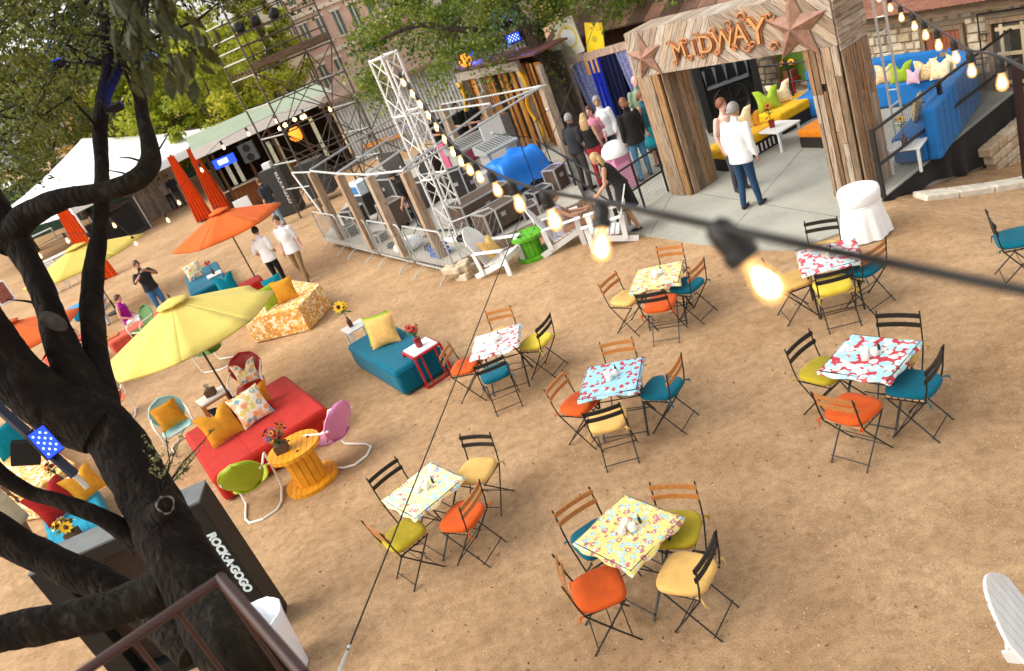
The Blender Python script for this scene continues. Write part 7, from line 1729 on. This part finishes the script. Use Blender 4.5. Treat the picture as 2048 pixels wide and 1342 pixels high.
# cut stub with pale ring and a healed scar
stp = px((300, 1045, 5.45, .11), (322, 1024, 5.3, .085), (331, 1010, 5.2, .066)); limb_obj('cut_stub', stp, OAKB, oak, 14)
dn = (stp[2][0] - stp[1][0]).normalized(); qm = dn.to_track_quat('Z', 'Y').to_matrix()
rgm = MB()
rgm.tube([stp[2][0] - ob + qm @ Vector((math.cos(a_) * (.056 + .006 * math.sin(3 * a_ + 1)), math.sin(a_) * (.056 + .006 * math.sin(2 * a_)), .003 * math.sin(5 * a_))) for a_ in [6.2832 * k / 24 for k in range(24)]], [.006 + .003 * math.sin(k * 1.7) for k in range(24)], 6, closed=True)
rgm.build('cut_ring', M('pale_callus', (.14, .125, .105), .9, .6, 24), oak, smooth=2)
MB().lathe([(.058, -.02), (.056, .002), (.03, -.004), (.0, .001)], 18, stp[2][0] - ob, qm).build('cut_face', M('dark_cut_wood', (.028, .022, .018), .95, .5, 40, bump=.6, bscale=60), oak)
sc0_ = D(108, 643, 5.60); MB().sph(sc0_ - ob, (.055, .10, .035), 14, 8, (CAM - sc0_).to_track_quat('Z', 'Y').to_matrix() @ Matrix.Rotation(R(24), 3, 'Z')).build('healed_scar', M('grey_scar_wood', (.06, .053, .046), .9, .4, 20), oak, smooth=2)
rk_ = random.Random(4)
for path in (LE, LV, LB):          # short dead twigs and knots along the limbs
    for q in range(6):
        i = rk_.randrange(1, len(path) - 1); p, rr0 = path[i]; d = Vector((rk_.uniform(-1, 1), rk_.uniform(-.6, .6), rk_.uniform(-.2, 1))).normalized(); L = rk_.uniform(.12, .45)
        MB().tube([p - ob, p + d * L * .5 + Vector((0, 0, .03)) - ob, p + d * L + Vector((rk_.uniform(-.06, .06), 0, rk_.uniform(-.02, .1))) - ob], [rr0 * .16, rr0 * .09, .003], 7).build('twig', OAKB, oak, smooth=2)
        kn = p + Vector((rk_.uniform(-.5, .5), -1, rk_.uniform(-.5, .5))).normalized() * rr0 * .8; MB().sph(kn - ob, (rr0 * .45, rr0 * .35, rr0 * .5), 10, 7).build('knot', OAKB, oak, smooth=2)
# crown: leaf clumps on twigs; dense at the left, thinning to the right, plus unseen clumps added overhead for shade
clus = []; crad = []
r_ = random.Random(11)
src = [p for p, _ in LB[3:]] + [p for p, _ in LE[5:]] + [p for p, _ in LV[6:]] + [p for p, _ in LV2]
def add_clump(x, y, w, rad): clus.append(D(x, y, w)); crad.append(rad)
for i in range(150):
    x = r_.triangular(-160, 400, -20); y = r_.triangular(-160, 420 - .75 * max(0, x - 40), 60); w = r_.uniform(5.2, 8.6)
    if x > 215 and y > 130 and r_.random() < .85: continue
    if y > 240 and x > 90: continue
    add_clump(x, y, w, r_.uniform(.16, .34))
for i in range(60): add_clump(r_.uniform(200, 640), r_.uniform(-150, 30 - abs(r_.gauss(0, 20))), r_.uniform(5.5, 8.5), r_.uniform(.14, .26))
over = []; orad = []  # out-of-view clumps, added to darken the near ground
for i in range(150):
    a_ = r_.uniform(0, 6.28); q = math.sqrt(r_.random()) * 4.2; over.append(Vector((-3.0 + q * math.cos(a_), 3.8 + q * math.sin(a_), 8.2 + r_.uniform(-.8, 2.4) - .07 * q * q + .9))); orad.append(r_.uniform(.35, .65))
for i in range(170):
    a_ = r_.uniform(0, 6.28); q = math.sqrt(r_.random()) * 5.0; over.append(Vector((-1.2 + q * math.cos(a_), 1.8 + q * math.sin(a_), 9.6 + r_.uniform(-.6, 2.0) - .05 * q * q + .6))); orad.append(r_.uniform(.4, .75))
OAKL = leaf_mat('live_oak_leaf', (.014, .026, .006), (.055, .078, .014), (.24, .24, .04), .5, 1.6)
twg = MB()
for i, c in enumerate(clus):
    s_ = min(src, key=lambda p: (p - c).length); m_ = (s_ + c) / 2 + Vector((r_.uniform(-.15, .15), r_.uniform(-.15, .15), r_.uniform(-.05, .25)))
    if i % 3 == 0: twg.tube([s_ - ob, m_ - ob, c - ob], [.016, .010, .005], 5)
o = twg.build('twigs', OAKB, oak); o['kind'] = 'stuff'
me = leaf_mesh('crown', [c - ob for c in clus], crad, 64, .055, 3, .75, .15); o = bpy.data.objects.new('crown', me); COL.objects.link(o); fin(o, OAKL, oak)
me = leaf_mesh('shade_crown', [c - ob for c in over], orad, 130, .10, 4, .6); o = bpy.data.objects.new('shade_crown', me); COL.objects.link(o); fin(o, OAKL, oak)
tl = D(-40, 360, 5.9); limb_obj('limb', [(tl, .1), (Vector((-3.0, 4.8, 7.6)), .09), (Vector((-2.6, 3.2, 9.0)), .07)], OAKB, oak, 10)
# spray of big near leaves hanging into view
sp_root = D(300, -60, 2.3); sp_ = thing('leaf_spray', 'out-of-focus drooping leaf spray at top left', 'branch', sp_root); mb = MB(); SPL = leaf_mat('near_leaf', (.018, .027, .006), (.04, .048, .012), (.075, .07, .018), .35, 6); k_ = 0
tips = [(258, 30), (300, 60), (340, 50), (288, 110), (330, 105), (372, 95), (395, 120), (345, 140), (268, 78), (312, 20), (365, 60), (250, 70), (380, 150), (300, 140), (228, 10), (410, 60), (335, 10), (280, 150)]
for x, y in tips:
    e = D(x + r_.uniform(-5, 5), y, r_.uniform(2.2, 2.45)); mb.tube([Vector((0, 0, 0)), (e - sp_root) * .5 + Vector((0, 0, .02)), e - sp_root], [.006, .004, .002], 5)
    for q in range(3):
        ax = Vector((r_.uniform(-.7, .7), r_.uniform(-.5, .5), -1)).normalized(); sd_ = ax.cross(Vector((r_.uniform(-1, 1), -1, r_.uniform(-.3, .3)))).normalized(); s = r_.uniform(.05, .085); c = e - sp_root + Vector((r_.uniform(-.03, .03), r_.uniform(-.03, .03), r_.uniform(-.02, .04))); nr = ax.cross(sd_)
        V = [c, c + ax * s * .3 + sd_ * s * .2 + nr * .006, c + ax * s * .65 + sd_ * s * .19 + nr * .006, c + ax * s, c + ax * s * .65 - sd_ * s * .19 + nr * .006, c + ax * s * .3 - sd_ * s * .2 + nr * .006]
        MB().add(V, [(0, 1, 2, 3), (0, 3, 4, 5)]).build('leaf', SPL, sp_)
mb.build('twig', OAKB, sp_)
# seedling-like sprout on the stub
rt = D(322, 988, 5.25); sp2 = thing('oak_sprout', 'thin leafy sprout growing from the cut stub', 'sprout', rt); mb = MB(); lv_ = []
for x, y in ((300, 880), (330, 862), (368, 858), (345, 905), (400, 900), (430, 855), (285, 862), (385, 930), (318, 915), (410, 880)):
    e = D(x, y, r_.uniform(5.0, 5.5)); m_ = (e - rt) * .55 + Vector((r_.uniform(-.04, .04), 0, r_.uniform(-.03, .03))); mb.tube([Vector((0, 0, 0)), m_, e - rt], [.006, .004, .002], 5)
    for q in range(9): f = r_.uniform(.35, 1); lv_.append((e - rt) * f if f > .55 else m_ * (f / .55))
mb.build('stems', OAKB, sp2); me = leaf_mesh('foliage', lv_, [.035] * len(lv_), 2, .035, 9); o = bpy.data.objects.new('foliage', me); COL.objects.link(o); fin(o, leaf_mat('sprout_leaf', (.10, .13, .04), (.20, .22, .08), (.34, .32, .15), .4, 9), sp2)
# ---- middle-distance trees
MIDB = bark_mat('elm_bark', (.05, .035, .026), (.12, .088, .066), (.20, .155, .12)); MIDL = leaf_mat('elm_leaf', (.045, .085, .012), (.13, .19, .022), (.33, .36, .04), .5, .5)
def tree(label, base, trunk, limbs, C, Rad, n, size, mat, bark, seed, name='shade_tree', flat=.7):
    t = thing(name, label, 'tree', base, 0); limb_obj('trunk', trunk, bark, t, 14)
    for l in limbs: limb_obj('limb', l, bark, t, 8, .08)
    me = leaf_mesh('crown', [Vector(c) - Vector(base) for c in C], Rad, n, size, seed, flat); o = bpy.data.objects.new('crown', me); COL.objects.link(o); fin(o, mat, t); return t
b1 = V2(G(1160, 274)); r2_ = random.Random(5)
C1 = []; R1 = []
def region(pts, cnt, w0, w1, rr, out, rad, rnd):
    """clump centres inside a photo polygon at the depths the tree spans"""
    xs_ = [p[0] for p in pts]; ys_ = [p[1] for p in pts]; k = 0
    while k < cnt:
        x = rnd.uniform(min(xs_), max(xs_)); y = rnd.uniform(min(ys_), max(ys_)); ins = False; j = len(pts) - 1
        for i in range(len(pts)):
            if (pts[i][1] > y) != (pts[j][1] > y) and x < (pts[j][0] - pts[i][0]) * (y - pts[i][1]) / (pts[j][1] - pts[i][1] + 1e-9) + pts[i][0]: ins = not ins
            j = i
        if not ins: continue
        out.append(D(x, y, rnd.uniform(w0, w1))); rad.append(rnd.uniform(*rr)); k += 1
region([(715, -160), (1300, -260), (1420, 10), (1330, 30), (1250, 40), (1180, 30), (1120, 60), (1090, 70), (1010, 130), (960, 90), (900, 150), (830, 150), (790, 180), (740, 160), (715, 90)], 165, 20.5, 25.5, (.35, .75), C1, R1, r2_)
CH = []; RH = []
for k in range(34): CH.append(D(r2_.choice((735, 745, 760, 860, 985, 1090, 1010)) + r2_.gauss(0, 18), r2_.uniform(80, 200), r2_.uniform(21, 24))); RH.append(r2_.uniform(.45, .8))
midtree = tree('large leafy tree whose leaning trunk rises behind the crowd', b1, [(b1, .30)] + px((1122, 190, 22.7, .26), (1088, 120, 22.6, .24), (1060, 70, 22.5, .22), (1020, 10, 22.4, .19), (980, -60, 22.3, .15)), [px((1060, 75, 22.9, .13), (1110, 20, 22.8, .10), (1170, -40, 22.6, .07)), px((1040, 40, 22.8, .12), (940, 60, 22, .09), (840, 50, 21.5, .07), (760, 80, 21.2, .04)), px((1090, 120, 23.1, .10), (1160, 80, 23.4, .07), (1230, 20, 23.6, .04)), px((980, -40, 22.4, .1), (880, -20, 22, .08), (780, 10, 21.6, .05))], C1, R1, 200, .13, MIDL, MIDB, 21)
me = leaf_mesh('hanging_sprays', [c - b1 for c in CH], RH, 50, .13, 25, 1.3); o = bpy.data.objects.new('hanging_sprays', me); COL.objects.link(o); fin(o, MIDL, midtree)
b2_ = Vector((1.42, 27.05, 0)); C2 = []; R2 = []; region([(820, -200), (1080, -220), (1010, 60), (930, 120), (840, 100)], 60, 25.5, 29, (.4, .8), C2, R2, r2_)
tree('second leafy tree rising beside the slat booth', b2_, [(b2_, .22)] + px((945, 200, 27.6, .19), (930, 130, 27.4, .17), (905, 60, 27.2, .13), (880, -30, 27, .1)), [px((930, 130, 27.4, .09), (970, 60, 27.2, .06), (1000, -20, 27, .04))], C2, R2, 190, .14, MIDL, MIDB, 22)
YG = leaf_mat('yellow_green_leaf', (.15, .21, .015), (.36, .40, .03), (.62, .54, .05), .5, .22); DG = leaf_mat('dull_green_leaf', (.09, .12, .03), (.22, .25, .06), (.45, .42, .13), .5, .25)
def far_tree(label, cx, cy, w, rx, ry, cnt, mat, seed, size=.30, n=170):
    rnd = random.Random(seed); c = D(cx, cy, w); base = V2(c); C = []; Rd = []
    for k in range(cnt):
        a_ = rnd.uniform(0, 6.28); b_ = math.acos(rnd.uniform(-1, 1)); q = rnd.random() ** .4; v = Vector((math.sin(b_) * math.cos(a_) * rx, math.sin(b_) * math.sin(a_) * rx, math.cos(b_) * ry)) * q; p = c + v
        if p.z > .6: C.append(p); Rd.append(rnd.uniform(.10, .22) * rx)
    tr_ = [(base, .32), (base + Vector((.1, 0, c.z * .5)), .25), (c, .12)]; lm = [[(base + Vector((0, 0, c.z * .5)), .12), (C[k], .03)] for k in range(0, min(len(C), 12), 3)]
    tree(label, base, tr_, lm, C, Rd, n, size, mat, MIDB, seed)
far_tree('yellow-green tree behind the white marquee', 415, 190, 46, 5.4, 4.6, 80, YG, 31)
far_tree('yellow-green tree between the oak limbs', 330, 215, 50, 4.6, 3.8, 60, YG, 32)
far_tree('tall yellow-green tree left of the scaffold', 385, 80, 58, 6.5, 5.0, 80, YG, 33)
far_tree('small bright tree against the pink apartment building', 520, 60, 60, 2.2, 3.0, 25, YG, 34)
far_tree('yellow-green tree rising left of the pink building', 505, 110, 62, 4.4, 4.6, 60, YG, 44)
far_tree('yellow-green tree behind the left oak leaves', 235, 170, 56, 5.0, 4.6, 60, YG, 45)
far_tree('grey-green tree behind the oak crown', 170, 120, 54, 7.5, 6.0, 80, DG, 35)
far_tree('grey-green tree at far upper left', 20, 190, 52, 7.0, 6.0, 80, DG, 36)
far_tree('dull green tree above the far marquee', -80, 280, 46, 6.5, 5, 60, DG, 37)
far_tree('low yellow-green tree beside the bar roof', 500, 215, 44, 2.4, 1.8, 30, YG, 38, .22)
far_tree('dark tree behind the barn roof', 1330, -40, 36, 4.2, 3.4, 50, MIDL, 40, .2)
far_tree('leafy tree before the pale apartment wing', 960, 0, 46, 4.6, 3.6, 55, MIDL, 42, .22)
# ================================================================== LIT BLUE LED PANELS IN THE TREES
def led(label, pos, face, w, h, tagm='x', power=0.0, d=.08, roll=0.0):
    t = thing('led_panel', label, 'light', pos, 0, 'lit blue floodlight panels in the trees'); q = Vector(face).to_track_quat('-Y', 'Z').to_matrix(); pv = thing
    rot = q @ Matrix.Rotation(roll, 3, 'Y')
    MB().box((0, 0, 0), (w, d, h), mat=rot).build('housing', DK, t); f = MB().box(rot @ Vector((0, -d / 2 - .004, 0)), (w * .94, .006, h * .92), mat=rot).build('blue_lens', emit('blue_led', (.01, .05, 1.0), .8), t)
    nx_, nz_ = 7, 4
    for i in range(nx_):
        for j in range(nz_):
            if (i + j) % 2 == 0: MB().sph(rot @ Vector(((i - 3) * w * .115, -d / 2 - .009, (j - 1.5) * h * .2)), (w * .035, w * .02, w * .035), 6, 4).build('led', emit('white_led', (.6, .8, 1), 1.6), f)
    MB().tube([rot @ Vector((-w / 2 - .01, 0, 0)), rot @ Vector((-w / 2 - .02, d, 0)), rot @ Vector((0, d * 2, 0)), rot @ Vector((w / 2 + .02, d, 0)), rot @ Vector((w / 2 + .01, 0, 0))], .008, 5).build('bracket', DK, t)
    if power:
        ld = bpy.data.lights.new('led_glow', 'SPOT'); ld.energy = power; ld.color = (.05, .12, 1.0); ld.spot_size = R(110); ld.shadow_soft_size = .1; lo = bpy.data.objects.new('led_glow', ld); COL.objects.link(lo); lo.parent = t; lo.location = Vector(face).normalized() * (d / 2 + .05); lo.rotation_euler = (-Vector(face)).to_track_quat('Z', 'Y').to_euler()
    return t
pp = D(90, 886, 5.02); tcam = (CAM - pp).normalized(); led('lit blue LED panel strapped to the oak at left', pp, (tcam + Vector((.25, 0, .1))), .20, .115, d=.06, roll=R(88))
pp = D(52, 905, 5.06); t = thing('led_panel', 'unlit black LED panel beside the lit one on oak', 'light', pp, .3); MB().box((0, 0, 0), (.16, .07, .15), mat=Matrix.Rotation(R(30), 3, 'Y')).build('housing', DK, t); MB().tube([(0, .03, 0), (.06, .2, .02)], .012, 5).build('bracket', DK, t)
bm0 = D(-20, 800, 5.05); bm1 = D(150, 950, 5.1); t = thing('steel_strap', 'dark navy steel bar clamped along the oak trunk', 'bar', bm0); MB().bar((0, 0, 0), bm1 - bm0, .05, .05).build('bar', M('navy_steel', (.012, .016, .035), .4), t); MB().tube([bm1 - bm0, D(175, 975, 5.15) - bm0], .018, 8).build('conduit', PIPE, t)
for x, y, w, fc, lb, pw in ((936, 112, 25.2, (0, -1, -.25), 'lit blue LED panel on trunk beside slat booth', 60), (1101, 139, 22.9, (-.2, -1, -.2), 'lit blue LED panel on the leaning trunk', 60), (1028, 76, 22.4, (-.4, -1, .3), 'upper blue LED panel high on the leaning trunk', 60)):
    led(lb, D(x, y, w), fc, .40, .24, power=pw, d=.12)
for x, y, w, fc, lb in ((300, 118, 6.3, (.3, .6, .5), 'small blue floodlight among the oak leaves by right limb'), (118, 128, 6.4, (-.3, .5, .6), 'small blue floodlight among the oak leaves at left'), (232, 215, 6.1, (.2, .8, .3), 'small blue floodlight at the slim trunk fork')):
    led(lb, D(x, y, w), fc, .10, .06, power=9, d=.04)
# ================================================================== STRING LIGHTS
CORE = emit('filament_glow', (1.0, .72, .36), 7.0)
gs = NT('bulb_glass'); gs.t.nodes.remove(gs.b); te = gs.n('BsdfTransparent'); ee = gs.n('Emission'); ee.inputs[0].default_value = (1.0, .50, .14, 1); ee.inputs[1].default_value = 1.0; gl_ = gs.n('BsdfGlossy'); gl_.inputs['Roughness'].default_value = .05; m1 = gs.n('MixShader'); m1.inputs[0].default_value = .42; gs.l(te.outputs[0], m1.inputs[1]); gs.l(ee.outputs[0], m1.inputs[2]); m2 = gs.n('MixShader'); m2.inputs[0].default_value = .06; gs.l(m1.outputs[0], m2.inputs[1]); gs.l(gl_.outputs[0], m2.inputs[2]); gs.l(m2.outputs[0], gs.o.inputs[0]); GLB = gs.m
RUB = M('black_rubber', (.012, .011, .010), .5, .2, 30)
def bulb(t, sock, tip, sc=1.0, hi=True):
    """socket at sock, bulb hanging towards tip; parts of the string t"""
    ax = (tip - sock).normalized(); q = ax.to_track_quat('Z', 'Y').to_matrix(); b = sock - Vector(t.location)
    sg = sc; sc = sc * (1.25 if hi and sc < .75 else 1.0)
    s = MB().lathe([(.010 * sc, -.030 * sc), (.018 * sc, -.022 * sc), (.021 * sc, -.005 * sc), (.020 * sc, .016 * sc), (.024 * sc, .020 * sc), (.024 * sc, .036 * sc), (.019 * sc, .038 * sc)], 14 if hi else 8, b, q).build('socket', RUB, t, smooth=True)
    b = b + ax * (.036 * (sc - sg)); sc = sg
    g = MB().lathe([(.013 * sc, .036 * sc), (.014 * sc, .05 * sc), (.022 * sc, .072 * sc), (.0265 * sc, .093 * sc), (.024 * sc, .112 * sc), (.014 * sc, .124 * sc), (.003 * sc, .127 * sc)], 18 if hi else 8, b, q).build('bulb_glass', GLB, s, smooth=2)
    MB().lathe([(.004 * sc, .058 * sc), (.013 * sc, .075 * sc), (.0175 * sc, .093 * sc), (.013 * sc, .108 * sc), (.003 * sc, .115 * sc)], 14 if hi else 8, b, q).build('filament', CORE, s, smooth=2)
nad = lambda p: p + Vector((0, 0, -.1))
S1 = [(1455, 478, 1505, 535, .93), (1203, 425, 1203, 500, 1.72), (1092, 396, 1112, 425, 2.35), (1025, 372, 1035, 395, 2.95), (983, 350, 990, 372, 3.6), (950, 330, 956, 345, 4.4), (930, 315, 935, 327, 5.3), (914, 300, 918, 310, 6.2), (898, 283, 904, 294, 7.4), (882, 259, 885, 266, 8.9), (866, 236, 869, 243, 10.4), (850, 213, 853, 220, 11.9), (834, 192, 837, 198, 13.3), (818, 171, 821, 177, 14.7), (800, 149, 803, 155, 16.0)]
st_ = D(1455, 478, .93); s1 = thing('string_lights', 'foreground festoon of glowing bulbs running to truss tower', 'string lights', st_)
cb_ = [D(2140, 600, .74), D(1800, 530, .83)]
for i, (sx, sy_, bx_, by_, w) in enumerate(S1):
    s = D(sx, sy_, w); b = D(bx_, by_, w); sc_f = .70 if i == 0 else .84 if i < 6 else .9 + min(1.1, (w - 4) * .09)
    if i >= 2: b = s + Vector((0, 0, -1))
    bulb(s1, s, b, sc_f, i < 8); up_ = (s - b).normalized(); cb_.append(s + up_ * .028 * sc_f)
cb_.append(TOWER_TOP)
o_, rr_2 = smooth_path([(p, .0055) for p in cb_], 5); MB().tube([p - st_ for p in o_], [.0060 if (p - CAM).length < 1.6 else .0055 if (p - CAM).length < 6 else .011 for p in o_], 8).build('cable', RUB, s1, smooth=2)
S2 = [(2000, 128, 3.1), (1940, 112, 3.9), (1908, 88, 4.4), (1874, 66, 5.1), (1848, 48, 5.9), (1826, 32, 6.7), (1800, 16, 7.6), (1778, -2, 8.6), (1755, -20, 9.6)]
st2 = D(2000, 128, 3.1); s2 = thing('string_lights', 'festoon of glowing bulbs crossing in front of blue sofa', 'string lights', st2); cb2 = [D(2120, 175, 2.4)]
for i, (sx, sy_, w) in enumerate(S2):
    s = D(sx, sy_, w); bulb(s2, s, s + Vector((0, 0, -1)), .85 + max(0, (w - 4) * .05)); cb2.append(s + Vector((0, 0, .03)))
cb2.append(D(1700, -60, 11.5)); o_, _q = smooth_path([(p, .006) for p in cb2], 5); MB().tube([p - st2 for p in o_], .0065, 6).build('cable', RUB, s2, smooth=2)
S4 = [(655, 208, 27), (605, 222, 28), (548, 232, 29), (492, 258, 29), (442, 285, 29), (398, 330, 28), (352, 395, 27), (330, 430, 26), (265, 476, 25), (222, 440, 25), (175, 470, 24), (128, 470, 24), (72, 500, 23)]
st4 = D(655, 208, 27); s4 = thing('string_lights', 'far festoon of warm bulbs from bar towards the oak', 'string lights', st4); cb4 = []
for i, (sx, sy_, w) in enumerate(S4):
    s = D(sx, sy_, w); bulb(s4, s, s + Vector((0, 0, -1)), 2.2, False); cb4.append(s + Vector((0, 0, .06)))
MB().tube([p - st4 for p in cb4], .008, 5).build('cable', RUB, s4)
# thin guy wire with turnbuckle
w0 = D(670, 1365, 5.0); w1 = D(1204, 8, 20.0); gw = thing('guy_wire', 'thin black wire slanting across the picture with turnbuckle', 'wire', w0)
nn2 = 60; MB().tube([(w1 - w0) * (i / nn2) - Vector((0, 0, .05 * math.sin(math.pi * i / nn2))) for i in range(nn2 + 1)], .0065, 6).build('wire', BLK, gw)
d_ = (w1 - w0).normalized(); tbp = D(690, 1300, 5.0) - w0; tbp = d_ * tbp.dot(d_)
MB().tube([tbp - d_ * .10, tbp - d_ * .03, tbp, tbp + d_ * .03, tbp + d_ * .10], [.008, .014, .010, .014, .008], 8).build('turnbuckle', ALU, gw)
for q in (-1, 1): MB().sph(tbp + d_ * .13 * q, .016, 8, 6).build('wire_clip', ALU, gw)

# ================================================================== FALLEN LEAVES ON THE SAND
g_ = np.random.default_rng(77); pts_ = []
for k in range(900):
    y = 4 + 16 * g_.random() ** 1.2; x = g_.uniform(-.6 * y, .5 * y); pts_.append((x, y, gz(x, y) + .006))
me = leaf_mesh('fallen_leaves', pts_, [.004] * len(pts_), 1, .035, 78, .2); o = bpy.data.objects.new('fallen_leaves', me); COL.objects.link(o); fin(o, leaf_mat('dry_leaf', (.10, .05, .02), (.20, .12, .05), (.34, .24, .12), .2, 3)); tag(o, 'small dry fallen leaves strewn over the sandy ground', 'leaves', kind='stuff')
